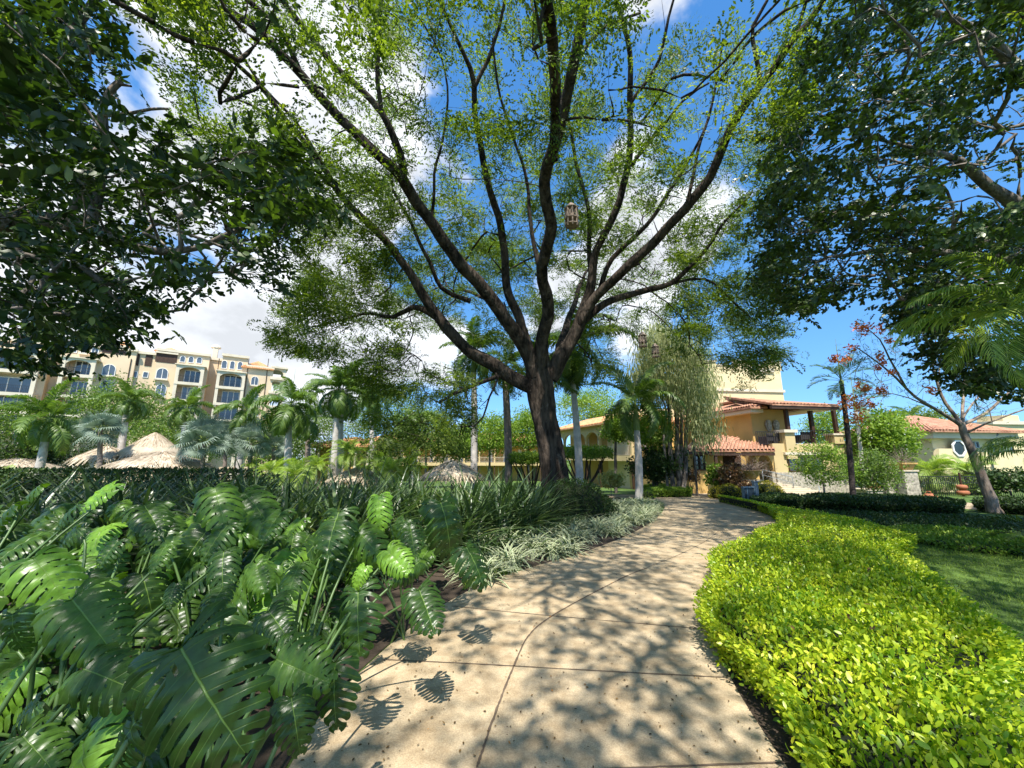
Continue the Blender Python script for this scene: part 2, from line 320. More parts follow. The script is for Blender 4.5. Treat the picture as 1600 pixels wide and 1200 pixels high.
def spray_template(n, L, leaf_l, leaf_w, seed, droop=.25):    # a feathery compound leaf: small leaflets along two or three side stems
    r = np.random.RandomState(seed); V = []; F = []
    for i in range(n):
        t = (i+.5)/n; s = 1 if i % 2 else -1
        side = s*(.10+.30*math.sin(math.pi*min(1, t*1.05)))*L*r.uniform(.4, 1.1); x = t*L + abs(side)*.35; z = -droop*t*t*L + r.uniform(-.02, .02)
        a = s*r.uniform(.5, 1.1); l = leaf_l*r.uniform(.7, 1.2); w = leaf_w*r.uniform(.8, 1.2)
        dx, dy = math.cos(a)*l, math.sin(a)*l; nx, ny = -math.sin(a)*w/2, math.cos(a)*w/2; o = len(V); tz = r.uniform(-.3, .3)*l
        V += [(x, side, z), (x+dx*.5+nx, side+dy*.5+ny, z+tz*.3+.01), (x+dx, side+dy, z+tz), (x+dx*.5-nx, side+dy*.5-ny, z+tz*.3-.01)]
        F.append((o, o+1, o+2, o+3))
    return np.array(V), np.array(F)
def merge(parts):
    Vs = []; Fs = []; o = 0
    for V, F in parts: Vs.append(V); Fs.append(F+o); o += len(V)
    return np.concatenate(Vs), np.concatenate(Fs)

# ------------------------------------------------------------ setting: ground, path
KN = [-30] + list(range(-28, 62, 2)) + [80, 120, 200, 320, 480]
xs = [-400, -200, -100, -60, -30, -15, 0, 15, 30, 60, 100, 200, 400]
V = [(x, y, gz(y)) for y in KN for x in xs]; nx_ = len(xs)
F = [(j*nx_+i, j*nx_+i+1, (j+1)*nx_+i+1, (j+1)*nx_+i) for j in range(len(KN)-1) for i in range(nx_-1)]
tag(link('ground', npmesh('ground', V, F, M['grass'])), kind='structure')
def sheet(name, poly, dz, m, parent=None, kind='structure'):
    bm = bmesh.new(); bm.faces.new([bm.verts.new((p[0], p[1], 0)) for p in poly])
    ys = [p[1] for p in poly]
    for k in KN:
        if min(ys) < k < max(ys): bmesh.ops.bisect_plane(bm, geom=bm.verts[:]+bm.edges[:]+bm.faces[:], plane_co=(0, k, 0), plane_no=(0, 1, 0))
    bmesh.ops.triangulate(bm, faces=bm.faces)
    for v in bm.verts: v.co.z = gz(v.co.y)+dz
    bmesh.ops.recalc_face_normals(bm, faces=bm.faces)
    if sum(f.normal.z for f in bm.faces) < 0: bmesh.ops.reverse_faces(bm, faces=bm.faces)
    me = bpy.data.meshes.new(name); bm.to_mesh(me); bm.free(); me.materials.append(m)
    o = link(name, me, parent)
    if kind and not parent: tag(o, kind=kind)
    return o
def smooth_poly(pts, it=2, closed=False):
    pts = [np.array(p, float) for p in pts]
    for _ in range(it):
        q = [] if closed else [pts[0]]
        n = len(pts)
        for i in range(n if closed else n-1):
            a, b = pts[i], pts[(i+1) % n]; q += [a*.75+b*.25, a*.25+b*.75]
        if not closed: q.append(pts[-1])
        pts = q
    return pts
PL = [(452, 1200), (505, 1110), (585, 1030), (650, 975), (705, 938), (775, 903), (860, 880), (930, 858), (985, 836), (1022, 815), (1040, 795), (1036, 783), (1000, 779), (940, 777)]
PR = [(1228, 1200), (1185, 1135), (1142, 1065), (1117, 1005), (1108, 950), (1122, 905), (1165, 872), (1215, 848), (1230, 828), (1205, 806), (1160, 791), (1122, 781), (1112, 772), (1098, 758), (1090, 750)]
PL3 = [(-1.0, .2), (-.95, 1.0)] + [tuple(PZ(*p).xy) for p in PL]
PR3 = [(1.05, .2), (1.2, 1.2)] + [tuple(PZ(*p).xy) for p in PR]
PL3 = [(-1.0, -3)] + PL3; PR3 = [(1.0, -3)] + PR3
PLs = smooth_poly(PL3, 2); PRs = smooth_poly(PR3, 2)
far = [tuple(PZ(940, 773.5).xy), tuple(PZ(1030, 773).xy), tuple(PZ(1078, 771).xy), tuple(PZ(1076, 758).xy), tuple(PZ(1070, 752).xy)]
path = sheet('path', [tuple(p) for p in PLs] + far + [tuple(p) for p in PRs[::-1]], .012, M['path'])
sheet('walkway', [tuple(PZ(*p).xy) for p in [(1440, 781), (1505, 785), (1640, 800), (1640, 805), (1500, 795), (1425, 785)]], .012, M['path'])
# joints scored in the concrete
def strip(pts, wd, name='joint'):
    p3 = [np.array((q[0], q[1], gz(q[1])+.016)) for q in pts]; V = []; 
    for i, q in enumerate(p3):
        t = p3[min(i+1, len(p3)-1)]-p3[max(i-1, 0)]; n = np.array((-t[1], t[0], 0)); n /= np.linalg.norm(n)+1e-9; k = wd*rs.uniform(.6, 1.3)/2
        V += [q-n*k, q+n*k]
    F = [(2*i, 2*i+1, 2*i+3, 2*i+2) for i in range(len(p3)-1)]
    return link(name, npmesh(name, V, F, M['joint']), path)
def pxl(pts, it=2, sub=10):
    g = [tuple(PZ(*p, .012).xy) for p in pts]; g = smooth_poly(g, it); o = []
    for a, b in zip(g[:-1], g[1:]):
        for k in range(4): o.append(a+(b-a)*k/4+rs.normal(size=2)*.001)
    return o+[g[-1]]
strip(pxl([(745, 1200), (775, 1110), (805, 1035), (825, 990), (865, 960), (930, 925), (985, 897), (1010, 888)]), .014)
strip(pxl([(1010, 888), (1060, 868), (1105, 845), (1125, 828)]), .008)
strip(pxl([(600, 1031), (750, 1038), (900, 1047), (1132, 1059)]), .011)
strip(pxl([(705, 947), (800, 957), (900, 966), (1108, 984)]), .011)
strip(pxl([(800, 1210), (1000, 1200), (1228, 1192)]), .011)
strip(pxl([(785, 903), (900, 906), (1125, 912)]), .006)
strip(pxl([(905, 866), (1000, 868), (1170, 872)]), .006)
strip([(x, 1.15) for x in np.linspace(-.9, 1.1, 8)], .011)
strip([(x, .2) for x in np.linspace(-.9, 1.0, 8)], .011)
# crushed leaves lying on the path
q = []
while len(q) < 900:
    x, y = rs.uniform(-1.5, 4.5), rs.uniform(1.5, 9)**1.0
    pp = proj(np.array([[x, y, gz(y)]]))
    if inpoly(np.array([x]), np.array([y]), [tuple(p) for p in PLs] + [tuple(p) for p in PRs[::-1]])[0] and rs.rand() < 2.2/y and (rs.rand() < .4 or min(abs(x-np.interp(y, [p[1] for p in PL3], [p[0] for p in PL3])), abs(x-np.interp(y, [p[1] for p in PR3], [p[0] for p in PR3]))) < rs.exponential(.12)+.02): q.append((x, y, gz(y)+.02))
q = np.array(q); n = len(q); d = rdir(n); d[:, 2] *= .12
V, F = scatter(LEAF2[0], LEAF2[1], q, d, rdir(n, 3), rs.uniform(.008, .024, n))
tag(link('leaf_litter', npmesh('leaf_litter', V, F, M['debris'])), 'small brown leaves and bits scattered over the concrete path', 'leaf litter', kind='stuff')
# ------------------------------------------------------------ trees
def resample(pts, rad, step):
    pts = np.array(pts, float); rad = np.array(rad, float)
    # Catmull-Rom through the traced points
    out = []; orad = []
    for i in range(len(pts)-1):
        p0 = pts[max(i-1, 0)]; p1 = pts[i]; p2 = pts[i+1]; p3 = pts[min(i+2, len(pts)-1)]
        L_ = np.linalg.norm(p2-p1); k = max(1, int(L_/step))
        for j in range(k):
            t = j/k; out.append(.5*((2*p1)+(-p0+p2)*t+(2*p0-5*p1+4*p2-p3)*t*t+(-p0+3*p1-3*p2+p3)*t**3)); orad.append(rad[i]*(1-t)+rad[i+1]*t)
    out.append(pts[-1]); orad.append(rad[-1]); return np.array(out), np.array(orad)
def grow(skel, attract, step=.45, rtip=.008, power=.46, wander=.22, origin=None, thick=1.0, cap_r=.035):
    """joins every attractor to the nearest point of the skeleton; returns twig chains and their ends"""
    pos = [p for pts, _ in skel for p in pts]; par = [-1]*len(pos)
    tang = []
    for pts, _ in skel:
        g = np.gradient(pts, axis=0) if len(pts) > 1 else np.zeros_like(pts); tang += list(g/(np.linalg.norm(g, axis=1, keepdims=True)+1e-9))
    nsk = len(pos); cap = nsk+len(attract)*60
    A = np.zeros((cap, 3)); A[:nsk] = pos; T = np.zeros((cap, 3)); T[:nsk] = tang; used = nsk; count = np.zeros(cap, int); parent = np.full(cap, -1)
    base = np.array(origin if origin is not None else skel[0][0][-1])
    order = np.argsort(np.linalg.norm(attract-base, axis=1)); chains = []
    for k in order:
        a = attract[k]; D = a-A[:used]; dist = np.linalg.norm(D, axis=1)
        cosb = (D*T[:used]).sum(1)/(dist+1e-6)
        cost = dist*(1+.35*(1-cosb)); i = int(np.argmin(cost)); d = dist[i]
        if d < .05: continue
        m = max(2, int(d/step)+1); t = np.linspace(0, 1, m+1)[1:, None]
        p0 = A[i]; t0 = T[i]; c = p0+t0*d*.30*max(.12, cosb[i])+(a-p0)*.22+rs.normal(size=3)*d*wander*.35
        q = (1-t)**2*p0+2*t*(1-t)*c+t*t*a + rs.normal(size=(m, 3))*wander*.10*min(1, d)
        idx = list(range(used, used+m)); A[used:used+m] = q
        g = np.gradient(np.vstack([p0, q]), axis=0)[1:]; T[used:used+m] = g/(np.linalg.norm(g, axis=1, keepdims=True)+1e-9)
        parent[used] = i; parent[used+1:used+m] = idx[:-1]; used += m; chains.append((i, idx)); j = idx[-1]
        while j != -1: count[j] += 1; j = parent[j]
    rad = np.minimum(rtip*np.maximum(count, 1)**power*thick, cap_r); out = []
    for i, idx in chains:
        r = rad[idx].copy(); r0 = min(r[0]*1.15, rad[i] if i >= nsk else r[0]*1.15)
        pts = np.vstack([A[i], A[idx]]); rr = np.concatenate([[r0], r]); rr[-1] = rtip*.6
        out.append((pts, rr, 5 if rr[0] > .03 else 3))
    return out, A[nsk:used], T[nsk:used], count[nsk:used]
def traced(pts, step=.35):
    p = [tuple(P(a, b, Y)) for a, b, Y, r in pts]; return resample(p, [r for *_, r in pts], step)
def foliage(centers, per, rx, rz, tmpl, size, up=1.0, out=None, name='crown', m=None, parent=None):
    n = len(centers)*per; c = np.repeat(centers, per, 0)
    off = rs.normal(size=(n, 3))*np.array([rx, rx, rz])*.55
    d = rdir(n); d[:, 2] = d[:, 2]*.35-.12
    if out is not None: d += np.repeat(out, per, 0)*.9
    nr = rdir(n, 1.6*up); sc = rs.uniform(.7, 1.25, n)*size
    parts = []; k = rs.randint(0, len(tmpl), n)
    for i, t in enumerate(tmpl):
        s = k == i
        if s.any(): parts.append(scatter(t[0], t[1], c[s]+off[s], d[s], nr[s], sc[s]))
    V, F = merge(parts); return link(name, npmesh(name, V, F, m), parent)
def in_view(p, mask, holes=()):
    x, y, dep = proj(p); inf = (dep > .3) & (x > -60) & (x < 1660) & (y > -60) & (y < 1260)
    ok = inpoly(x, y, mask)
    for h in holes: ok &= ~inpoly(x, y, h)
    return ~inf | ok

# --- the big rain tree in the middle
T_ = [(872, 812, 13.5, .85), (868, 775, 13.5, .64), (866, 745, 13.5, .56), (860, 700, 13.5, .52), (850, 650, 13.5, .53), (844, 610, 13.45, .60), (842, 575, 13.4, .58), (842, 548, 13.3, .42)]
LIMBS = [
 [(840, 605, 13.4, .38), (800, 588, 13.2, .33), (765, 567, 13.0, .30), (732, 545, 12.8, .29), (700, 513, 12.6, .27), (675, 480, 12.4, .23), (640, 425, 12.0, .19), (600, 375, 11.6, .17), (537, 312, 11, .14), (504, 258, 10.3, .12), (462, 208, 9.6, .10), (400, 125, 8.6, .08), (330, 70, 7.6, .05)],
 [(700, 513, 12.6, .18), (672, 487, 12.9, .16), (645, 480, 13.1, .13), (614, 495, 13.3, .10), (580, 490, 13.4, .07), (530, 500, 13.4, .05), (490, 510, 13.4, .03)],
 [(838, 590, 13.3, .40), (820, 544, 13.0, .34), (790, 500, 12.5, .31), (760, 454, 12.0, .29), (728, 420, 11.5, .27), (690, 368, 10.9, .25), (650, 317, 10.2, .23), (625, 277, 9.7, .21), (579, 233, 9.2, .18), (525, 179, 8.6, .165), (475, 121, 8.0, .145), (437, 83, 7.6, .13), (387, 37, 7.2, .11), (300, 0, 6.9, .10), (200, -40, 6.6, .06)],
 [(470, 118, 8.0, .10), (445, 60, 7.5, .09), (400, 15, 7.1, .08), (340, -40, 6.7, .06)],
 [(630, 282, 9.8, .16), (629, 260, 9.6, .15), (617, 217, 9.1, .135), (596, 175, 8.7, .12), (560, 135, 8.3, .11), (525, 108, 8.0, .10), (479, 54, 7.5, .09), (437, 0, 7.0, .08), (400, -60, 6.6, .06)],
 [(596, 175, 8.7, .09), (591, 130, 8.3, .08), (592, 80, 7.9, .075), (590, 20, 7.4, .07), (604, -30, 7.1, .05)],
 [(828, 560, 13.3, .28), (814, 499, 13.1, .22), (795, 460, 12.9, .20), (790, 418, 12.6, .19), (783, 354, 12.0, .17), (762, 283, 11.2, .15), (750, 233, 10.6, .135), (742, 179, 10.0, .12), (742, 133, 9.5, .11), (722, 83, 9.0, .08), (687, 0, 8.2, .06), (660, -40, 7.9, .05)],
 [(742, 135, 9.5, .08), (762, 95, 9.2, .075), (780, 40, 8.7, .06), (790, -20, 8.2, .05)],
 [(735, 470, 13.5, .13), (690, 450, 13.2, .11), (660, 385, 12.6, .09), (640, 345, 12.2, .08), (612, 295, 11.6, .06)],
 [(842, 585, 13.3, .40), (846, 530, 12.8, .30), (856, 495, 12.4, .28), (853, 455, 11.9, .27), (846, 417, 11.3, .25), (862, 354, 10.4, .23), (851, 283, 9.5, .215), (866, 233, 8.9, .20), (880, 167, 8.2, .18), (900, 83, 7.4, .165), (917, 0, 6.8, .14), (930, -60, 6.4, .11)],
 [(851, 440, 11.8, .12), (836, 395, 11.9, .10), (828, 340, 11.7, .085), (822, 270, 11.1, .07), (800, 210, 10.5, .06), (775, 130, 9.8, .05), (770, 60, 9.2, .04)],
 [(868, 250, 9.1, .10), (874, 170, 9.3, .085), (868, 90, 8.8, .07), (850, 0, 8.1, .055)],
 [(858, 590, 13.4, .42), (890, 535, 13.2, .33), (912, 485, 13.0, .27), (922, 454, 12.8, .22), (930, 402, 12.4, .18), (967, 312, 11.5, .15), (983, 250, 10.9, .135), (985, 167, 10.1, .12), (983, 83, 9.3, .10), (962, 0, 8.6, .08), (955, -50, 8.2, .05)],
 [(924, 445, 12.8, .14), (921, 390, 12.9, .12), (921, 325, 12.5, .10), (900, 250, 11.8, .085), (888, 180, 11.1, .07)],
 [(900, 515, 13.1, .24), (933, 462, 12.6, .23), (972, 425, 12.0, .22), (1008, 392, 11.5, .21), (1071, 325, 10.5, .19), (1108, 275, 9.9, .175), (1133, 225, 9.4, .16), (1158, 179, 8.9, .145), (1187, 133, 8.4, .13), (1225, 85, 8.0, .115), (1268, 30, 7.6, .10), (1310, -40, 7.2, .07)],
 [(1187, 133, 8.4, .08), (1178, 90, 8.1, .07), (1175, 40, 7.8, .06), (1200, 0, 7.5, .05)],
 [(1225, 85, 8.0, .07), (1250, 40, 7.8, .06), (1270, -30, 7.3, .05)],
 [(912, 500, 13.2, .22), (955, 470, 13.3, .18), (1000, 456, 13.4, .155), (1045, 443, 13.3, .13), (1080, 415, 13.0, .10), (1110, 378, 12.6, .08), (1140, 340, 12.1, .06), (1175, 300, 11.6, .04)],
 [(1045, 443, 13.3, .08), (1100, 437, 13.2, .06), (1145, 470, 13.2, .045), (1180, 500, 13.2, .03)],
 [(938, 458, 12.9, .14), (957, 405, 12.7, .12), (1008, 354, 12.1, .10), (1050, 295, 11.4, .08), (1085, 235, 10.6, .06), (1110, 180, 9.9, .04)],
 [(870, 560, 14.0, .25), (890, 500, 15.5, .18), (905, 450, 17, .13), (920, 420, 18.5, .08)],
 [(835, 560, 14.0, .25), (800, 510, 15.5, .18), (760, 470, 17, .13), (720, 450, 18.5, .08)],
 [(792, 583, 13.1, .11), (745, 601, 12.8, .09), (705, 617, 12.6, .07), (687, 628, 12.5, .05)],
 [(770, 570, 13.0, .07), (778, 592, 12.9, .05), (767, 620, 12.8, .045), (758, 652, 12.7, .04), (744, 665, 12.6, .035), (708, 665, 12.5, .025)],
 [(504, 258, 10.3, .07), (458, 188, 9.5, .06), (396, 118, 8.8, .05), (342, 25, 8.0, .04), (310, -40, 7.5, .03)],
 [(504, 258, 10.3, .06), (417, 180, 9.6, .05), (362, 150, 9.1, .04), (305, 112, 8.6, .03)],
 [(985, 260, 11.0, .08), (1030, 205, 10.4, .065), (1067, 160, 9.8, .05), (1110, 130, 9.3, .035)],
 [(986, 160, 10.0, .08), (1029, 92, 9.3, .065), (1046, 29, 8.7, .05), (1060, -30, 8.3, .04)],
 [(875, 180, 8.5, .07), (925, 60, 8.0, .055), (1000, 25, 7.6, .04)],
 [(1071, 325, 10.6, .08), (1090, 240, 10.2, .06), (1120, 140, 9.5, .045), (1130, 60, 8.9, .03)],
 [(560, 350, 11.3, .06), (520, 340, 11.2, .05), (470, 335, 11.0, .035)],
 [(675, 345, 10.6, .07), (680, 270, 10.2, .055), (700, 180, 9.7, .045), (690, 90, 9.0, .035), (650, 20, 8.4, .03)],
 # limbs reaching over and behind the photographer
 [(867, 233, 8.9, .18), (862, 60, 6.2, .16), (840, -160, 4.2, .14), (800, -600, 2.4, .11)],
]
rt = empty('rain_tree', P(872, 812, 13.5), 'huge spreading tree in the middle with forking black limbs and a feathery light green crown', 'tree')
def setparent(o, p): o.parent = p; o.matrix_parent_inverse = Matrix.Translation(-p.location) if not p.rotation_euler.z else p.matrix_world.inverted(); return o
def wood(name, pts, rad, m, parent, n=12, rough=.06):
    pts = pts.copy(); V, F = tube_arr(pts, rad, n)
    for i in range(len(V)):
        r = rad[i//n]; nn = mnoise.noise_vector(Vector(V[i])*1.6)+mnoise.noise_vector(Vector(V[i])*.5); V[i] += np.array(nn)*r*rough*2
    return setparent(link(name, npmesh(name, V, F, m, True)), parent)
sk0 = traced(T_, .25); sk0 = (sk0[0], sk0[1]*.80); skel = [sk0]
# flutes and root flare on the trunk
pts, rad = sk0; n = 28; V, F = tube_arr(pts, rad, n)
for i in range(len(V)):
    c = pts[i//n]; a = (i % n)/n*2*math.pi; h = (i//n)/len(pts); f = 1+.075*math.sin(3*a+h*3)+.05*math.sin(7*a+2+h*5)+.03*math.sin(13*a+h*9); V[i] = c+(V[i]-c)*f*(1+.25*max(0, .25-h)*2)+np.array(mnoise.noise_vector(Vector(V[i])*2.5))*.035
setparent(link('trunk', npmesh('trunk', V, F, M['bark'], True)), rt)
for lb in LIMBS:
    s = traced(lb, .3); s[0][1:] += np.array([mnoise.noise_vector(Vector(p)*.9) for p in s[0]])[1:]*.09
    skel.append(s); s = (s[0], s[1]*.74); wood('limb', s[0], s[1], M['bark'], rt, 14 if s[1][0] > .15 else 9, .10)
MASK = [(195, -80), (215, 70), (240, 170), (300, 260), (400, 330), (480, 400), (455, 470), (420, 515), (432, 560), (520, 565), (556, 535), (600, 590), (560, 640), (575, 700), (640, 722), (740, 690), (800, 650), (808, 600), (835, 600), (850, 560), (868, 590), (890, 600), (950, 590), (965, 545), (1010, 520), (1060, 545), (1105, 590), (1180, 610), (1232, 540), (1230, 470), (1200, 400), (1190, 310), (1210, 240), (1240, 150), (1300, 40), (1330, -80)]
HOLES = [[(965, 590), (950, 520), (1000, 510), (1030, 500), (1060, 530), (1000, 560)], [(1000, 372), (1040, 345), (1075, 360), (1050, 400)], [(700, 520), (720, 560), (690, 570), (600, 540), (560, 520), (620, 510)], [(540, 400), (580, 415), (560, 440), (470, 420), (490, 380)]]
C0 = np.array([1.2, 12.5]); cand = []
n = 42000; ang = rs.uniform(0, 2*math.pi, n); rho = np.sqrt(rs.uniform(0, 1, n)); Rr = 13.2+np.where(np.sin(ang) < 0, 5.0*np.abs(np.sin(ang)), 0)
x = C0[0]+rho*Rr*np.cos(ang); y = C0[1]+rho*Rr*np.sin(ang)
zl = 8.8-4.4*rho**2; zu = 15.5-7.5*rho**2.2; u = rs.uniform(0, 1, n); z = zl+(zu-zl)*np.where(rs.rand(n) < .3, u*.35, u)
pp = np.stack([x, y, z], 1); ok = in_view(pp, MASK, HOLES) & (y > -9)
# natural thinning in clumps
th = np.array([mnoise.noise(Vector(p)*.33) for p in pp]); ok &= th > -.24
px_, py_, dp_ = proj(pp); dcam = np.linalg.norm(pp-np.array([0, 0, EYE]), axis=1); ok &= dcam > 5.0
ok &= ~((dp_ > 0) & (py_ > 480) & (px_ > 640) & (px_ < 960) & (y < 14.5))          # the open fork stays clear
ok &= rs.rand(n) < np.where(y < 5, .9, .55)
att = pp[ok][:2400]
# the hanging skirts low on the left and right
def skirt(poly, Y0, Y1, k):
    xs_ = [p[0] for p in poly]; ys_ = [p[1] for p in poly]; o = []
    while len(o) < k:
        a, b = rs.uniform(min(xs_), max(xs_)), rs.uniform(min(ys_), max(ys_))
        if inpoly(np.array([a]), np.array([b]), poly)[0]: o.append(tuple(P(a, b, rs.uniform(Y0, Y1))))
    return np.array(o)
att = np.vstack([att, skirt([(560, 560), (640, 520), (700, 560), (735, 600), (760, 660), (700, 705), (600, 700), (570, 640)], 11.2, 14.5, 95),
                 skirt([(430, 520), (480, 470), (560, 470), (600, 490), (560, 530), (520, 560), (450, 555)], 11.5, 14, 38),
                 skirt([(455, 470), (560, 380), (640, 400), (600, 480)], 12, 14, 25),
                 skirt([(1060, 470), (1200, 440), (1230, 500), (1200, 590), (1120, 590), (1060, 540)], 11, 14, 42),
                 skirt([(880, 520), (960, 500), (950, 590), (890, 590)], 15, 19, 16)])
ch, ends, tang, cnt = grow(skel, att, origin=np.array(P(842, 575, 13.4)), wander=.16, rtip=.0055, power=.44)
setparent(tubes(ch, M['bark'], 'twigs', None), rt)
tip = cnt <= 1; cen = ends[tip]
ii = rs.rand(len(cen)) < .9; cen = cen[ii]; tg = tang[tip][ii]
SP = [spray_template(26, .42, .075, .034, s, dr) for s, dr in ((1, .2), (2, .35), (3, .05), (4, .5))]
x_, y_, d_ = proj(cen); vis = (d_ > .3) & (x_ > -80) & (x_ < 1680) & (y_ > -80)
pass
setparent(foliage(cen[vis], 18, .48, .21, SP, 1.05, 1.0, tg[vis], 'crown', M['lf_rain'], None), rt)
# the part of the crown over and behind the photographer is coarser
SPc = [spray_template(12, .5, .13, .06, s, .2) for s in (5, 6)]
bh = cen[~vis]; bh = bh[(bh[:, 0] > -.8) | (rs.rand(len(bh)) < .35)]
setparent(foliage(bh, 8, .75, .3, SPc, 1.15, 1.0, None, 'crown', M['lf_rain'], None), rt)

# --- dark broad-leaved tree on the left
def big_tree(name, label, trunk, limbs, mask, holes, centre, radii, N_, seed_thin, m_leaf, m_bark, tmpl, per, size, extra=None, clear=3.5, rx=.45, rz=.25, thin=-.1, keepf=.62):
    root = empty(name, P(*trunk[0][:3]), label, 'tree')
    s0 = traced(trunk, .3); sk = [s0]; wood('trunk', s0[0], s0[1], m_bark, root, 16, .12)
    for lb in limbs:
        s = traced(lb, .3); s[0][1:] += np.array([mnoise.noise_vector(Vector(p)*.9) for p in s[0]])[1:]*.08; sk.append(s); wood('limb', s[0], s[1], m_bark, root, 10, .12)
    n = N_*6; v = rdir(n)*(rs.uniform(.25, 1, n)**.45)[:, None]; p = np.array(centre)+v*np.array(radii)
    ok = in_view(p, mask, holes) & (np.linalg.norm(p-np.array([0, 0, EYE]), axis=1) > clear) & (p[:, 2] > 2.6)
    th = np.array([mnoise.noise(Vector(q)*.45+Vector((seed_thin, 0, 0))) for q in p]); ok &= th > thin
    at = p[ok][:N_]
    if extra is not None: at = np.vstack([at, extra])
    ch, en, tg, ct = grow(sk, at, wander=.3, rtip=.009, power=.45, origin=s0[0][-1]); setparent(tubes(ch, m_bark, 'twigs', None), root)
    tp = ct <= 1; c = en[tp]; k = rs.rand(len(c)) < keepf; c = c[k]; t = tg[tp][k]
    x_, y_, d_ = proj(c); vis = (d_ > .2) & (x_ > -120) & (x_ < 1720) & (y_ > -120)
    print(name, len(at), len(c), vis.sum())
    setparent(foliage(c[vis], per, rx, rz, tmpl, size, .8, t[vis]*.7, 'crown', m_leaf, None), root)
    if (~vis).sum(): setparent(foliage(c[~vis][::2], max(3, per//2), rx*1.2, rz*1.2, tmpl[:2], size*1.35, .8, None, 'crown', m_leaf, None), root)
    return root
def leafbunch(n, L, l, wd, seed):        # a twig end with real leaf shapes fanned round it
    r = np.random.RandomState(seed); parts = []
    for i in range(n):
        t = (i+1)/n; a = r.uniform(-1.5, 1.5)*(1.15-t*.6)*(1 if i % 2 else -1)
        d = np.array([[math.cos(a), math.sin(a), r.uniform(-.45, .15)]]); o = np.array([[t*L, r.uniform(-.06, .06)*L, -.15*t*t*L]])
        T0 = LEAF2[0]*np.array([1, wd/l/.44, 1]); parts.append(scatter(T0, LEAF2[1], o, d, np.array([[r.uniform(-.3, .3), r.uniform(-.3, .3), 1]]), [l*r.uniform(.75, 1.2)]))
    return merge(parts)
LB = [leafbunch(9, .30, .15, .065, s) for s in (1, 2, 3, 4)]
LMASK = [(-150, -150), (240, -150), (205, 60), (160, 110), (175, 170), (250, 195), (330, 215), (430, 225), (505, 290), (490, 330), (455, 370), (430, 435), (352, 435), (315, 470), (200, 505), (180, 545), (100, 530), (40, 560), (-150, 580)]
LHOLES = [[(140, 120), (175, 60), (215, 95), (240, 160), (190, 190)], [(380, 310), (420, 330), (405, 370), (365, 360)]]
LL = [[(-160, 420, 7.0, .26), (-40, 350, 7.2, .22), (60, 345, 7.2, .18), (120, 352, 7.2, .15), (170, 372, 7.2, .12), (240, 395, 7.2, .08), (310, 385, 7.3, .06), (400, 350, 7.4, .04)],
      [(-160, 300, 6.6, .2), (-20, 200, 6.4, .16), (60, 120, 6.3, .12), (120, 40, 6.2, .08), (170, -50, 6.0, .05)],
      [(-150, 420, 7.6, .18), (-20, 470, 7.8, .12), (60, 480, 7.9, .08), (150, 500, 8.0, .05), (220, 480, 8.0, .03)],
      [(140, 358, 7.2, .10), (155, 300, 7.3, .10), (160, 230, 7.2, .09), (158, 180, 7.1, .08)],
      [(-200, 300, 5.0, .2), (-300, 0, 3.6, .16), (-300, -500, 2.4, .12)]]
lex = np.vstack([skirt([(-20, 520), (120, 480), (300, 450), (300, 485), (200, 530), (185, 575), (120, 545), (60, 580), (-20, 570)], 7.2, 9.5, 34), skirt([(330, 240), (500, 290), (485, 340), (430, 430), (350, 430), (330, 330)], 6.6, 8.6, 55),
                 skirt([(-30, -20), (170, -20), (150, 100), (60, 200), (-30, 200)], 4.2, 6.5, 55), skirt([(-30, 200), (260, 210), (260, 340), (-30, 440)], 5.6, 8, 60)])
big_tree('broadleaf_tree', 'dark broad-leaved tree overhanging from the left edge with a thick bare limb', [(-900, 1500, 6.5, .5), (-760, 800, 6.6, .38), (-420, 600, 6.8, .34), (-160, 420, 7.0, .28)], LL, LMASK, LHOLES, (-7.2, 6.2, 7.3), (6.2, 6.0, 4.6), 620, 3.3, M['lf_left'], M['bark_grey'], LB, 12, .92, lex, 3.9, .42, .22, -.12, .8)
# pale broken stub in the left tree is a limb of its own colour
lt = [o for o in scene.objects if o.name.startswith('broadleaf_tree')][0]
for st in ([(100, 360, 7.1, .05), (130, 290, 7.05, .07), (152, 240, 7.0, .07), (158, 185, 7.0, .065), (172, 145, 7.0, .06), (188, 128, 7.0, .06), (186, 118, 7.0, .035)], [(188, 132, 7.0, .035), (205, 135, 7.0, .02)], [(162, 182, 7.0, .04), (195, 178, 7.0, .035), (235, 171, 7.0, .03), (263, 170, 7.0, .022)], [(172, 147, 7, .02), (188, 158, 7, .015)]):
    s = traced(st, .15); o = wood('bare_limb', s[0], s[1], M['bark_pale'], lt, 8, .25); o['label'] = 'pale broken stub'

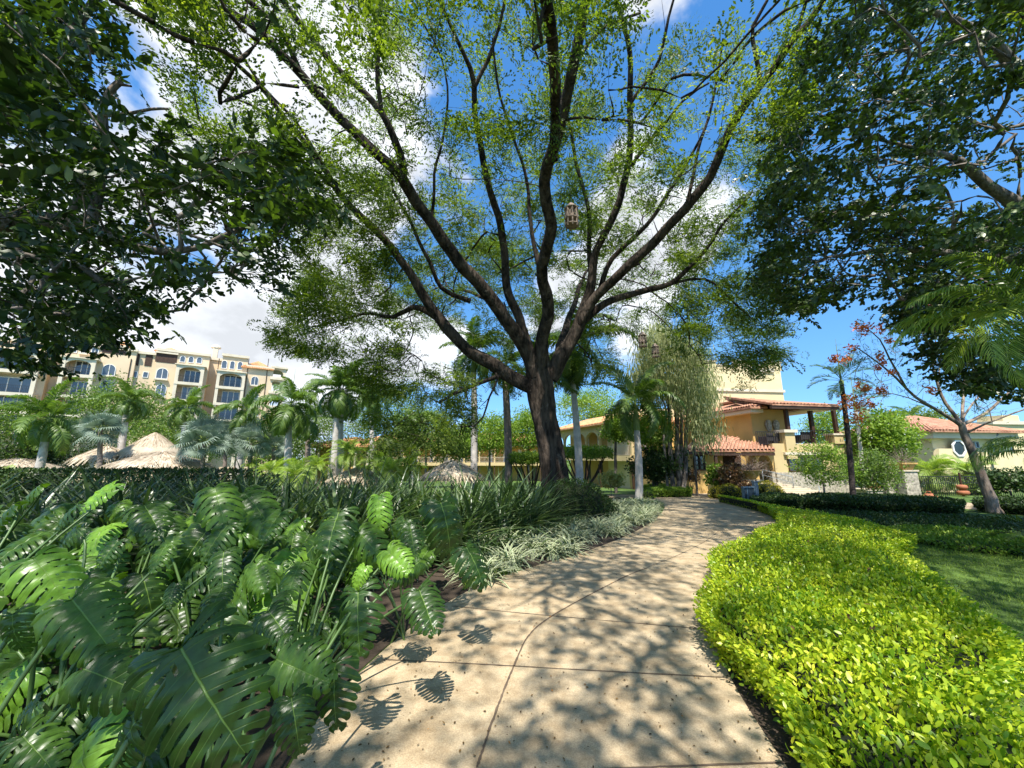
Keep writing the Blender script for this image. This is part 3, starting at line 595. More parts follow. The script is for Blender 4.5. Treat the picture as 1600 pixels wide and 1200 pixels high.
# --- dense fig-like tree on the right
LR = [leafbunch(14, .24, .088, .05, s) for s in (11, 12, 13, 14)]
RMASK = [(1330, -150), (1328, 20), (1262, 55), (1245, 120), (1205, 165), (1195, 250), (1225, 285), (1190, 330), (1205, 380), (1180, 440), (1230, 468), (1290, 458), (1330, 440), (1385, 455), (1395, 505), (1470, 500), (1490, 560), (1500, 620), (1560, 640), (1750, 640), (1750, -150)]
RHOLES = [[(1320, 300), (1345, 285), (1350, 320), (1300, 340)], [(1480, 245), (1520, 240), (1500, 270)]]
RLm = [[(1760, 430, 8.6, .22), (1600, 325, 8.4, .15), (1540, 290, 8.3, .12), (1500, 252, 8.2, .09), (1455, 237, 8.2, .055), (1380, 220, 8.3, .03)],
       [(1740, 460, 8.8, .18), (1600, 410, 8.7, .12), (1480, 395, 8.7, .09), (1380, 390, 8.8, .06), (1290, 400, 8.9, .03)],
       [(1740, 300, 8.2, .18), (1640, 150, 7.8, .14), (1540, 60, 7.4, .1), (1460, 20, 7.2, .06), (1380, 20, 7.2, .03)],
       [(1740, 500, 9.0, .14), (1600, 540, 9.4, .09), (1540, 560, 9.6, .05)],
       [(1900, 200, 6, .2), (2000, -200, 4, .15), (1900, -700, 2.6, .1)]]
rex = np.vstack([skirt([(1210, 340), (1290, 330), (1390, 330), (1480, 380), (1480, 490), (1400, 490), (1370, 440), (1290, 470), (1230, 480), (1190, 430)], 8, 10, 120), skirt([(1400, 480), (1500, 500), (1600, 560), (1600, 620), (1500, 600)], 8.5, 10.5, 55),
                 skirt([(1270, 70), (1400, 20), (1600, 0), (1600, 300), (1250, 300), (1210, 180)], 7.0, 9.5, 130), skirt([(1400, 400), (1620, 330), (1620, 480), (1480, 490)], 8.5, 10.5, 70)])
big_tree('shade_tree', 'dense dark small-leaved tree filling the upper right corner', [(2600, 1500, 9, .5), (2450, 900, 9, .4), (2000, 620, 8.9, .34), (1740, 430, 8.6, .26)], RLm, RMASK, RHOLES, (10.2, 8.2, 8.6), (6.4, 6.2, 5.2), 700, 9.7, M['lf_right'], M['bark_grey'], LR, 17, 1.0, rex, 4.6, .44, .26, -.22, .88)
# a yellow-green twig of another plant pokes in at the top right corner
bm_ = empty('yellow_leaf_sprig', P(1600, 20, 4.0), 'bright yellow-green sprig poking in at the top right corner', 'sprig')
tw = traced([(1680, -30, 4.0, .01), (1600, 15, 4.0, .007), (1565, 20, 4.0, .004), (1540, 18, 4.0, .003)], .1); wood('twig', tw[0], tw[1], M['bark_pale'], bm_, 5)
pts = np.array([P(a, b, 4.0) for a, b in ((1540, 20), (1558, 26), (1575, 8), (1585, 30), (1598, 25), (1605, 38), (1590, 0), (1612, 10))]); n = len(pts)
d = np.tile([-1., 0, -.3], (n, 1))+rs.normal(size=(n, 3))*.4; V, F = scatter(LEAF2[0], LEAF2[1], pts, d, rdir(n, 1), rs.uniform(.12, .2, n)); setparent(link('leaves', npmesh('leaves', V, F, M['lf_bright'])), bm_)
# ------------------------------------------------------------ beds and hedges near the path
sheet('bed_soil', [(-14, -2)] + [(p[0]-.02, p[1]) for p in PLs if p[1] < 14] + [tuple(PZ(960, 776).xy), tuple(PZ(700, 775).xy), (-16, 12)], .006, M['soil'])
# --- swiss cheese plants
def lf_mat():
    m = bpy.data.materials.new('leaf_monstera'); m.use_nodes = True; n = m.node_tree.nodes; l = m.node_tree.links; b = n['Principled BSDF']
    b.inputs['Roughness'].default_value = .34; b.inputs['Specular IOR Level'].default_value = .45
    uv = n.new('ShaderNodeUVMap'); sp = n.new('ShaderNodeSeparateXYZ'); l.new(uv.outputs[0], sp.inputs[0])     # u: across (0 at midrib), v: lobe coordinate
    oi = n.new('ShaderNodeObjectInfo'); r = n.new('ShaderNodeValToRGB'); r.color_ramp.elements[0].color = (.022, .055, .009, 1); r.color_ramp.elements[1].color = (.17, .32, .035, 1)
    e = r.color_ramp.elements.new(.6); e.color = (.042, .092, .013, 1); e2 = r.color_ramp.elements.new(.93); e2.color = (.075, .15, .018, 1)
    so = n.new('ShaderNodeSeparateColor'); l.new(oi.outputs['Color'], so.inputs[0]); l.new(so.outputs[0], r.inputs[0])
    t = n.new('ShaderNodeTexCoord'); z = n.new('ShaderNodeTexNoise'); z.inputs['Scale'].default_value = 9; z.inputs['Detail'].default_value = 5; l.new(t.outputs['Object'], z.inputs['Vector'])
    vr = n.new('ShaderNodeMapRange'); vr.inputs[1].default_value = .3; vr.inputs[2].default_value = .7; vr.inputs[3].default_value = .75; vr.inputs[4].default_value = 1.3; l.new(z.outputs['Fac'], vr.inputs[0])
    m1 = n.new('ShaderNodeMixRGB'); m1.blend_type = 'MULTIPLY'; m1.inputs[0].default_value = 1; l.new(r.outputs[0], m1.inputs[1]); l.new(vr.outputs[0], m1.inputs[2])
    mr = n.new('ShaderNodeMapRange'); mr.inputs[1].default_value = .006; mr.inputs[2].default_value = .014; mr.inputs[3].default_value = 1; mr.inputs[4].default_value = 0; l.new(sp.outputs[0], mr.inputs[0])
    fr = n.new('ShaderNodeMath'); fr.operation = 'FRACT'; l.new(sp.outputs[1], fr.inputs[0]); ab = n.new('ShaderNodeMath'); ab.operation = 'SUBTRACT'; ab.inputs[1].default_value = .5; l.new(fr.outputs[0], ab.inputs[0])
    a2 = n.new('ShaderNodeMath'); a2.operation = 'ABSOLUTE'; l.new(ab.outputs[0], a2.inputs[0])
    mv = n.new('ShaderNodeMapRange'); mv.inputs[1].default_value = .0; mv.inputs[2].default_value = .06; mv.inputs[3].default_value = .4; mv.inputs[4].default_value = 0; l.new(a2.outputs[0], mv.inputs[0])
    mx = n.new('ShaderNodeMath'); mx.operation = 'MAXIMUM'; l.new(mr.outputs[0], mx.inputs[0]); l.new(mv.outputs[0], mx.inputs[1])
    m2 = n.new('ShaderNodeMixRGB'); m2.inputs[2].default_value = (.16, .26, .05, 1); l.new(mx.outputs[0], m2.inputs[0]); l.new(m1.outputs[0], m2.inputs[1]); l.new(m2.outputs[0], b.inputs['Base Color'])
    bp = n.new('ShaderNodeBump'); bp.inputs['Strength'].default_value = .35; bp.inputs['Distance'].default_value = .01; l.new(mx.outputs[0], bp.inputs['Height']); bp.invert = True; l.new(bp.outputs[0], b.inputs['Normal'])
    tr = n.new('ShaderNodeBsdfTranslucent'); tc_ = n.new('ShaderNodeMixRGB'); tc_.blend_type = 'MULTIPLY'; tc_.inputs[0].default_value = 1; tc_.inputs[2].default_value = (2.6, 2.6, .6, 1); l.new(m1.outputs[0], tc_.inputs[1]); l.new(tc_.outputs[0], tr.inputs[0])
    ms = n.new('ShaderNodeMixShader'); ms.inputs[0].default_value = .3; l.new(b.outputs[0], ms.inputs[1]); l.new(tr.outputs[0], ms.inputs[2]); l.new(ms.outputs[0], n['Material Output'].inputs[0]); return m
M['monstera'] = lf_mat()
M['petiole'] = mat('petiole_green', (.07, .13, .03), .45, .2, 5, spec=.5)
def monstera_mesh(seed, nl=9, cut=.42, droop=.35, cup=.18, wf=.45):
    """unit leaf along +x, base at the origin; finger lobes leave the midrib and curl towards the tip"""
    r = np.random.RandomState(seed); V = []; F = []; UV = []
    ns, nu = 4, 12
    def surf(t, s, side):                # t along the midrib, s = 0 at the rib and 1 at the margin
        # margin outline of a heart-shaped leaf, lobes sweep forward
        tt = min(max(t, 0), 1)
        if t < 0: wdt = wf*(1-(-t/.26)**2*.55)
        else: wdt = wf*(max(0, 1-tt**1.9))**.72*(1+.10*math.sin(tt*3.1))
        x = t+(.16+.20*tt)*s*(1-.85*tt) - (.25*s*(1-s) if t < .12 else 0)
        x = x if t >= 0 else t*s*1.0+.15*s*(1-s)*0
        y = wdt*s
        z = cup*y*1.2 - (.55+.25*droop)*y*y*1.3 - droop*max(x, 0)**2 + .012*math.sin(s*7+t*30)
        return x, y*side, z
    for side in (-1, 1):
        edges = np.linspace(-.24, .97, nl+1)+np.concatenate([[0], r.uniform(-.012, .012, nl-1), [0]])
        for i in range(nl):
            a, b = edges[i], edges[i+1]; c0 = cut*r.uniform(.75, 1.25) if i > 0 else cut; ex = r.uniform(.93, 1.05); rz_ = r.uniform(-.03, .03)
            c1 = c0
            o = len(V)
            for j in range(nu+1):
                s = j/nu
                # width of the finger: full near the rib, narrowing past the cut, rounded end
                g = 0 if s < c0 else min(1, (s-c0)/(1-c0))
                gap = .42*math.sin(math.pi*min(1, g*.93+.02))**.75 if g > 0 else 0
                end = math.sqrt(max(0, 1-max(0, (s-.80)/.215)**2.4)); half = .5*(1-gap)*end
                for k in range(ns+1):
                    q = (k/ns-.5)*2*half; t = (a+b)/2+q*(b-a)*(1.0+.35*s)
                    if i == nl-1: t = min(t, .995)
                    ss = s*ex*(1-.10*abs(q)*2*s)
                    x, y, z = surf(t, ss, side)
                    z += rz_*s*s-.05*g*abs(q)**2*2*0 + (.012-.05*q*q)*g - .16*g*g*g*wf*r.uniform(.95, 1.05)
                    if t < 0 and s < .02: x, y = 0, 0
                    V.append((x, y, z)); UV.append((ss*.5, k/ns))
            for j in range(nu):
                for k in range(ns):
                    A = o+j*(ns+1)+k; f = (A, A+1, A+ns+2, A+ns+1); F.append(f if side > 0 else f[::-1])
    # drop faces at random to open the small holes beside the midrib
    F2 = []
    for f in F:
        u = [UV[i][0] for i in f]; v = [UV[i][1] for i in f]
        if .07 < np.mean(u) < .16 and (min(v) < .01 or max(v) > .99) and r.rand() < .13: continue
        F2.append(f)
    me = npmesh('monstera_leaf', np.array(V), np.array(F2), M['monstera'], True, UV); return me
MON = [monstera_mesh(s, nl, ct, dr, cu) for s, nl, ct, dr, cu in ((1, 10, .28, .30, .12), (2, 9, .25, .55, .05), (3, 11, .34, .2, .18), (4, 8, .20, .45, .0), (5, 9, .38, .75, .10), (6, 10, .24, .3, .22))]
MONB = [monstera_mesh(s, 9, ct, dr, .1) for s, ct, dr in ((7, .80, .5), (8, .7, .35))]   # younger, less cut
roots = [((-1.05, .95), 'swiss cheese plant nearest the camera with the largest dark backlit leaf at the bottom left'),
         ((-1.9, 1.35), 'swiss cheese plant at the left frame edge with broad striped pale leaves low down'),
         ((-1.15, 1.75), 'swiss cheese plant with dark leaves hanging over the concrete edge nearest the camera'),
         ((-2.3, 2.2), 'swiss cheese plant with a big drooping light green leaf in the near middle'),
         ((-3.4, 2.5), 'swiss cheese plant at the left edge with grey-green shiny flat leaves in mid bed'),
         ((-1.35, 2.7), 'swiss cheese plant with the broad round deep green leaf facing the path'),
         ((-2.3, 3.3), 'swiss cheese plant in mid bed with fine striped sunlit leaves'),
         ((-.95, 3.7), 'swiss cheese plant leaning over the path edge beside the pale striped grass'),
         ((-3.5, 3.9), 'swiss cheese plant standing tallest at the back with a bright yellow-green arching leaf'),
         ((-2.0, 4.4), 'swiss cheese plant at the back of the bed under the dark strap leaves'),
         ((-4.9, 3.7), 'swiss cheese plant farthest left at the back half in shade'),
         ((-1.35, 4.9), 'swiss cheese plant at the back right holding a tall dark folded leaf')]
plants = []
for (xy, lab) in roots:
    plants.append(empty('swiss_cheese_plant', (xy[0], xy[1], 0), lab, 'plant', 'swiss cheese plants left of the path'))
petch = {i: [] for i in range(len(plants))}
def put_leaf(base, tip, roll=0.0, me=None, wide=1.0, plant=None, face=None, tone=None):
    b = np.array(base); t = np.array(tip); d = t-b; Ln = np.linalg.norm(d); d /= Ln
    nrm = np.array(face if face is not None else (0, -.75, .75)); nrm = nrm/np.linalg.norm(nrm)
    y = np.cross(nrm, d); y /= np.linalg.norm(y); z = np.cross(d, y)
    cr, sr = math.cos(roll), math.sin(roll); y2 = y*cr+z*sr; z2 = np.cross(d, y2)
    Mx = Matrix(((d[0]*Ln, y2[0]*Ln*wide, z2[0]*Ln, b[0]), (d[1]*Ln, y2[1]*Ln*wide, z2[1]*Ln, b[1]), (d[2]*Ln, y2[2]*Ln*wide, z2[2]*Ln, b[2]), (0, 0, 0, 1)))
    if plant is None: plant = int(np.argmin([np.hypot(b[0]-q[0][0], b[1]-q[0][1]-.15) for q in roots]))
    p = plants[plant]; o = link('leaf', me or MON[rs.randint(len(MON))], p); o.color = (rs.rand() if tone is None else tone, 0, 0, 1); o.matrix_world = Matrix.Translation(-p.location) @ Mx; 
    # petiole: arches up from the root and meets the leaf base
    rx, ry = roots[plant][0]; r0 = np.array([rx+rs.uniform(-.12, .12), ry+rs.uniform(-.1, .12), 0.0])
    hgt = b[2]; c = np.array([r0[0]*.7+b[0]*.3, r0[1]*.7+b[1]*.3, hgt*.75]); e = b-d*.0; c2 = b-d*.05*Ln-z2*.14+np.array([0, 0, -.02])
    tt = np.linspace(0, 1, 9)[:, None]; q = (1-tt)**3*r0+3*(1-tt)**2*tt*c+3*(1-tt)*tt*tt*c2+tt**3*(e-z2*.004)
    petch[plant].append((q-np.array(p.location), np.linspace(.011, .0055, 9), 6))
# the leaves one can single out: (base px, tip px, distance at base, nearer at the tip by, face, mesh)
HERO = [((283, 1012), (385, 1215), 1.22, .16, (.25, -.95, .5), 0), ((212, 1128), (128, 1240), 1.20, .10, (-.2, -.8, .6), 3), ((112, 937), (188, 1030), 1.65, .22, (.1, -.7, .8), 2),
        ((52, 872), (115, 935), 1.9, .18, (0, -.5, .9), 1), ((560, 925), (552, 1040), 2.35, .20, (0, -.85, .55), 0), ((524, 1035), (512, 1160), 1.85, .14, (.1, -.9, .4), 3),
        ((432, 1030), (520, 1070), 1.75, .12, (.2, -.8, .6), 2), ((530, 800), (498, 872), 3.3, .3, (-.1, -.7, .8), 0), ((688, 785), (724, 872), 3.9, .2, (.5, -.8, .3), 4),
        ((655, 878), (612, 905), 3.0, .2, (.2, -.8, .5), 1), ((655, 922), (686, 995), 2.65, .2, (.3, -.8, .6), 2), ((728, 855), (770, 915), 3.35, .15, (.5, -.8, .4), 3),
        ((178, 758), (105, 800), 3.2, .5, (-.1, -.5, .9), 2), ((120, 790), (60, 835), 2.9, .35, (-.2, -.6, .8), 0), ((335, 762), (352, 815), 3.5, .4, (0, -.6, .8), 1), ((225, 790), (255, 825), 3.2, .4, (.1, -.5, .9), 5),
        ((262, 850), (225, 895), 2.6, .3, (0, -.6, .8), 0), ((350, 862), (338, 905), 2.7, .3, (0, -.7, .7), 4), ((275, 912), (255, 945), 2.35, .2, (.1, -.6, .8), 1), ((348, 918), (320, 960), 2.2, .25, (0, -.6, .8), 2),
        ((120, 825), (70, 860), 2.6, .3, (-.2, -.6, .8), 3), ((185, 845), (140, 890), 2.5, .3, (0, -.6, .8), 5), ((60, 1095), (-20, 1160), 1.35, .15, (-.1, -.6, .8), 5), ((35, 1150), (100, 1215), 1.2, .1, (.1, -.6, .8), 0),
        ((20, 960), (10, 1040), 1.6, .2, (.1, -.8, .5), 1), ((130, 1045), (215, 1075), 1.55, .12, (.1, -.7, .7), 4), ((592, 775), (586, 825), 3.6, .2, (0, -.8, .3), 1), ((570, 885), (545, 915), 2.9, .1, (-.1, -.7, .6), 4),
        ((470, 880), (438, 925), 2.6, .25, (-.1, -.7, .8), 1), ((605, 860), (640, 895), 3.0, .2, (.1, -.8, .6), 2), ((445, 925), (400, 960), 2.3, .2, (-.2, -.7, .7), 4), ((400, 880), (410, 925), 2.7, .2, (0, -.7, .7), 0),
        ((420, 955), (455, 1000), 2.1, .15, (.1, -.7, .7), 2), ((640, 820), (650, 870), 3.5, .2, (.1, -.8, .5), 5), ((455, 1090), (470, 1175), 1.55, .1, (.3, -.8, .5), 4), ((560, 830), (600, 875), 3.3, .2, (.1, -.8, .5), 3),
        ((20, 790), (-40, 830), 3.0, .3, (-.1, -.6, .8), 1), ((60, 760), (10, 790), 3.5, .3, (-.2, -.6, .8), 3), ((440, 800), (400, 845), 3.3, .3, (-.1, -.6, .8), 2), ((380, 770), (420, 800), 3.8, .3, (0, -.7, .7), 4)]
TONE = {0: .25, 1: .3, 4: .35, 5: .05, 12: 1.0, 26: 1.0, 27: 1.0, 14: .9, 2: .75, 16: .8, 8: .1}  # leaf tones; the front leaf's shade is put into its darker colour
for hi, (b, t, Y, dy, fc, k) in enumerate(HERO):
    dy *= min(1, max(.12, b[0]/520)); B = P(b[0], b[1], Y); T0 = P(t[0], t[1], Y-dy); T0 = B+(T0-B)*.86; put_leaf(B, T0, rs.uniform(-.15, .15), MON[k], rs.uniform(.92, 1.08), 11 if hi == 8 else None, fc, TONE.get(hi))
def put_random(n_, x0, x1, y0, y1, z0, z1, size, mask=None):
    k = 0; tries = 0
    while k < n_ and tries < 4000:
        tries += 1; x, y = rs.uniform(x0, x1), rs.uniform(y0, y1); z = rs.uniform(z0, z1)
        ppx, ppy, dp = proj(np.array([[x, y, z]]))
        e = np.interp(y, [p[1] for p in PL3], [p[0] for p in PL3])
        if x > e-.18-rs.uniform(0, .25): continue
        if dp[0] > 0 and (ppy[0] < (750 if ppx[0] < 260 else 795)+rs.uniform(0, 30)): continue
        if y < .95 and abs(x) < 1.1: continue
        a = rs.uniform(-2.8, -.35); tl = size*rs.uniform(.75, 1.25); d = np.array([math.cos(a)*.75, math.sin(a)*.75, -rs.uniform(.25, .85)]); d /= np.linalg.norm(d)
        fc = (rs.uniform(-.4, .4), rs.uniform(-.9, -.2), rs.uniform(.5, 1)); b = np.array([x, y, z])
        put_leaf(b, b+d*tl, rs.uniform(-.35, .35), MON[rs.randint(len(MON))] if rs.rand() < .85 else MONB[rs.randint(2)], rs.uniform(.95, 1.15), None, fc); k += 1
put_random(60, -3.2, -.6, 1.0, 2.4, .18, .50, .27)
put_random(90, -5.2, -.6, 2.2, 3.8, .30, .88, .31)
put_random(80, -5.6, -.8, 3.4, 4.9, .5, 1.08, .33)
for i, ch_ in petch.items():
    if ch_: tubes(ch_, M['petiole'], 'stems', plants[i])

# --- strap-leaved clumps
def strap_mesh(name, n_, L, wd, seed, m, upright=.5, seg=6, var=None):
    r = np.random.RandomState(seed); V = []; F = []; U = []
    for i in range(n_):
        a = r.uniform(0, 2*math.pi); l = L*r.uniform(.65, 1.15); el = r.uniform(.5, 1.45)*(.6+.4*upright); k = r.uniform(1.0, 2.3)*(1.5-upright); w0 = wd*r.uniform(.7, 1.2)
        p = np.array([r.normal()*.05, r.normal()*.05, 0.]); o = len(V); e = el; tw = r.uniform(-.5, .5)
        for s in range(seg+1):
            t = s/seg; ww = w0*(math.sin(math.pi*min(.98, .22+.78*t)))**.8/2*(1 if t < .9 else .5); sx = np.array([-math.sin(a+tw*t), math.cos(a+tw*t), 0])
            up = np.array([0, 0, 1])*ww*.35
            V += [p-sx*ww+up, p, p+sx*ww+up]; U += [(0, t), (.5, t), (1, t)]
            st = l/seg; p = p+np.array([math.cos(a)*math.cos(e), math.sin(a)*math.cos(e), math.sin(e)])*st; e -= k/seg
        for s in range(seg):
            q = o+s*3; F += [(q, q+1, q+4, q+3), (q+1, q+2, q+5, q+4)]
    return npmesh(name, np.array(V), np.array(F), m, True, U)
def varieg():
    m = leafmat('leaf_variegated', (.055, .11, .03), (.16, .22, .08), .25, .45, .4, (1.2, 1.3, .7), 1.0); n = m.node_tree.nodes; l = m.node_tree.links; b = n['Principled BSDF']
    src = b.inputs['Base Color'].links[0].from_socket; uv = n.new('ShaderNodeUVMap'); sp = n.new('ShaderNodeSeparateXYZ'); l.new(uv.outputs[0], sp.inputs[0])
    a = n.new('ShaderNodeMath'); a.operation = 'SUBTRACT'; a.inputs[1].default_value = .5; l.new(sp.outputs[0], a.inputs[0]); c = n.new('ShaderNodeMath'); c.operation = 'ABSOLUTE'; l.new(a.outputs[0], c.inputs[0])
    g = n.new('ShaderNodeMath'); g.operation = 'GREATER_THAN'; g.inputs[1].default_value = .27; l.new(c.outputs[0], g.inputs[0]); x = n.new('ShaderNodeMixRGB'); x.inputs[2].default_value = (.68, .70, .46, 1); l.new(g.outputs[0], x.inputs[0]); l.new(src, x.inputs[1]); l.new(x.outputs[0], b.inputs['Base Color'])
    return m
M['lf_var'] = varieg()
VG = [strap_mesh('variegated_clump', 75, .46, .024, s, M['lf_var'], .55, 6) for s in (1, 2, 3)]
DG = [strap_mesh('strap_clump', 54, 1.42, .05, s, M['lf_strap'], 1.0, 8) for s in (4, 5, 6)]
DG2 = [strap_mesh('strap_clump', 40, .7, .034, s, M['lf_strap'], .6, 6) for s in (7, 8)]
def clumps(reg, n_, meshes, name, label, cat, group, mind, s0, s1, zoff=0.0):
    pts = []; t = 0
    xs_ = [p[0] for p in reg]; ys_ = [p[1] for p in reg]
    while len(pts) < n_ and t < 20000:
        t += 1; q = (rs.uniform(min(xs_), max(xs_)), rs.uniform(min(ys_), max(ys_)))
        if inpoly(np.array([q[0]]), np.array([q[1]]), reg)[0] and all(math.hypot(q[0]-p[0], q[1]-p[1]) > mind for p in pts): pts.append(q)
    for i, q in enumerate(pts):
        o = link(name, meshes[i % len(meshes)]); o.location = (q[0], q[1], gz(q[1])+zoff); o.rotation_euler = (0, 0, rs.uniform(0, 6.28)); s = rs.uniform(s0, s1); o.scale = (s, s, s*rs.uniform(.9, 1.1)); tag(o, label, cat, group)
    return pts
g = lambda a, b: tuple(PZ(a, b).xy)
VREG = [g(745, 915), g(800, 905), g(870, 880), g(940, 857), g(1000, 832), g(1035, 805), g(1036, 790), g(990, 785), g(915, 792), g(850, 805), g(790, 822), g(740, 850)]
VREG = [(p[0]-.22, p[1]) for p in VREG]
clumps(VREG, 150, VG, 'variegated_grass_clump', 'arching clump of white-edged narrow leaves in the pale band along the left path edge', 'plant', 'variegated grass clumps along the path', .25, .95, 1.35)
DREG = [(-9, 5.4), (-4.5, 5.1), (-2.4, 5.3), (-1.5, 6.3), (-.5, 7.6), (.6, 8.8), (1.0, 10.2), (-2, 9.8), (-10, 9.2)]
clumps(DREG, 150, DG, 'strap_leaf_plant', 'dark green strap-leaved plant in the tall band behind the swiss cheese plants', 'plant', 'dark strap-leaved plants at the back of the bed', .42, .85, 1.15)
clumps([(-2.2, 5.0), (-1.4, 5.4), (.2, 7.4), (1.4, 9.3), (1.2, 9.8), (-.2, 8), (-1.6, 6.1)], 26, DG2, 'strap_leaf_plant', 'small dark strap-leaved plant between the tall dark band and the white-edged grass', 'plant', 'small dark strap-leaved plants', .35, .8, 1.1)
# fresh ground cover peeking out at the path edge
def tufts(name, region, n_, hgt, m, label, cat):
    xs_ = [p[0] for p in region]; ys_ = [p[1] for p in region]; q = np.stack([rs.uniform(min(xs_), max(xs_), n_), rs.uniform(min(ys_), max(ys_), n_)], 1); q = q[inpoly(q[:, 0], q[:, 1], region)]
    o = np.array([(a, b, gz(b)+.012) for a, b in q]); n = len(o); d = rdir(n, 1.6); d[:, 2] = np.abs(d[:, 2]); V, F = scatter(np.array([(0, -.06, 0), (0, .06, 0), (.6, .05, .03), (1, 0, .1)]), np.array([(0, 1, 2, 3)]), o, d, rdir(n), hgt*rs.uniform(.6, 1.3, n))
    return tag(link(name, npmesh(name, V, F, m)), label, cat, kind='stuff')
tufts('edge_grass', [g(722, 925), g(780, 902), g(815, 893), g(800, 880), g(740, 900)], 5000, .06, M['lf_bright'], 'bright green grass fringe where the bed meets the concrete', 'grass')

# --- golden hedge right of the path
HH = .36
gh = lambda a, b, h=HH: tuple(PZ(a, b, h).xy)
HE = [(p[0], p[1]) for p in PRs if 1.0 < p[1] < 16.5]
right_px = [(1640, 1165), (1560, 1085), (1480, 1035), (1530, 1030), (1572, 1000), (1560, 975), (1500, 935), (1440, 885), (1405, 860), (1372, 843), (1420, 832), (1330, 806), (1240, 793), (1170, 780), (1125, 772)]
HP = [(1.35, .9)] + [(p[0]+.05+.10*math.sin(p[1]*3.1), p[1]) for p in HE] + [gh(a, b) for a, b in right_px[::-1]] + [(3.2, 1.0)]
HP = [(1.6, .7)] + HP[1:]
hp = np.array(HP)
def hedge(name, poly, h, m_leaf, label, density, leaf, cat='hedge', group=None, taper=.0, zf=None, inner=True, side_h=1.0, extra_cond=None, wob=.05, layers=.14, upb=1.2, stem=True):
    poly = np.array(poly); c = poly.mean(0); root = empty(name, (c[0], c[1], gz(c[1])), label, cat, group)
    x0, y0 = poly.min(0); x1, y1 = poly.max(0)
    A = abs(np.sum(poly[:, 0]*np.roll(poly[:, 1], -1)-np.roll(poly[:, 0], -1)*poly[:, 1]))/2; k = int((x1-x0)*(y1-y0)*density)
    q = np.stack([rs.uniform(x0, x1, k), rs.uniform(y0, y1, k)], 1); q = q[inpoly(q[:, 0], q[:, 1], poly)]
    if extra_cond is not None: q = q[extra_cond(q)]
    # distance to the outline rounds the shoulders
    dm = np.full(len(q), 9.)
    for i in range(len(poly)):
        a = poly[i]; b = poly[(i+1) % len(poly)]; ab = b-a; t = np.clip(((q-a)@ab)/(ab@ab+1e-9), 0, 1); dm = np.minimum(dm, np.linalg.norm(q-(a+t[:, None]*ab), axis=1))
    ht = h*(1-.42*np.exp(-(dm/.13)**1.0)) + wob*np.array([mnoise.noise(Vector((a*1.7, b*1.7, 3.)))+.6*mnoise.noise(Vector((a*5, b*5, 1.))) for a, b in q])
    zz = np.array([gz(b) for b in q[:, 1]]) + ht - rs.exponential(layers*.5, len(q))
    top = np.stack([q[:, 0], q[:, 1], zz], 1)
    # leaves down the sides
    per = np.roll(poly, -1, 0)-poly; ln = np.linalg.norm(per, axis=1); tot = ln.sum(); ks = int(tot*h*density*.9); e = rs.choice(len(poly), ks, p=ln/tot); t = rs.rand(ks)[:, None]; s = poly[e]+per[e]*t
    nn = np.stack([per[e][:, 1], -per[e][:, 0]], 1)/ln[e][:, None]; 
    sgn = 1 if np.sum((np.roll(poly[:, 0], -1)-poly[:, 0])*(np.roll(poly[:, 1], -1)+poly[:, 1])) < 0 else -1
    hz = rs.uniform(.02, .85, ks)**.8; s = s+nn*sgn*((.10*hz-.05)[:, None]+rs.normal(size=(ks, 1))*.035); sz = np.array([gz(b) for b in s[:, 1]])+hz*h
    side = np.stack([s[:, 0], s[:, 1], sz], 1); dside = rdir(ks, .5); dside[:, :2] += nn*sgn*1.0
    o = np.vstack([top, side]); d = np.vstack([rdir(len(top), upb), dside]); nr = rdir(len(o), .8); dist = np.hypot(o[:, 0], o[:, 1]); sc = leaf*rs.uniform(.65, 1.3, len(o))*(1+np.clip(dist-7, 0, 30)*.03)
    V, F = scatter(LEAF2[0] if leaf < .06 else LEAF[0], LEAF2[1] if leaf < .06 else LEAF[1], o, d, nr, sc); setparent(link('foliage', npmesh('foliage', V, F, m_leaf)), root)
    if name == 'golden_hedge':          # young shoots standing proud, and dead leaves caught in the top
        k = rs.rand(len(top)) < .035; ot = top[k]; oo_ = np.repeat(ot, 4, 0)+np.tile(np.array([(0, 0, .01), (0, 0, .03), (0, 0, .05), (0, 0, .07)]), (len(ot), 1)); V, F = scatter(LEAF2[0], LEAF2[1], oo_, rdir(len(oo_), .9), rdir(len(oo_), .8), leaf*1.25*rs.uniform(.6, 1.2, len(oo_))); setparent(link('young_shoots', npmesh('young_shoots', V, F, M['lf_bright'] if False else m_leaf)), root)
        k = rs.rand(len(top)) < .004; ot = top[k]+np.array([0, 0, .015]); V, F = scatter(LEAF2[0], LEAF2[1], ot, rdir(len(ot)), rdir(len(ot), 1), .05*rs.uniform(.6, 1.2, len(ot))); setparent(link('dead_leaves', npmesh('dead_leaves', V, F, M['debris'])), root)
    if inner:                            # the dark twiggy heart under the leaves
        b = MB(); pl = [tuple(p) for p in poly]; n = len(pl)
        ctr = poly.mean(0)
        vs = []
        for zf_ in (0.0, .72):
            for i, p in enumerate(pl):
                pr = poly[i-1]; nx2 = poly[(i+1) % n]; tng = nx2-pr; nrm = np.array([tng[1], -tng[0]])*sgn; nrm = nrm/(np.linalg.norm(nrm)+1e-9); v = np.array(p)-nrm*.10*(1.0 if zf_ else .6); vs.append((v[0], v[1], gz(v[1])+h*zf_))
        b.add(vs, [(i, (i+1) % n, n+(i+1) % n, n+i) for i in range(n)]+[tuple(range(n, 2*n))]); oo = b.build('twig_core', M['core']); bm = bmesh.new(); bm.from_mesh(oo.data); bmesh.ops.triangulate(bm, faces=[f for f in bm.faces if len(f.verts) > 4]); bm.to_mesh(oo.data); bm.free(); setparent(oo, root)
    return root
sheet('bed_soil', [(p[0]-.03, p[1]) for p in PRs if 1.0 < p[1] < 17] + [gh(a, b) for a, b in right_px[::-1]][1:] + [(3.4, .9)], .008, M['soil'])
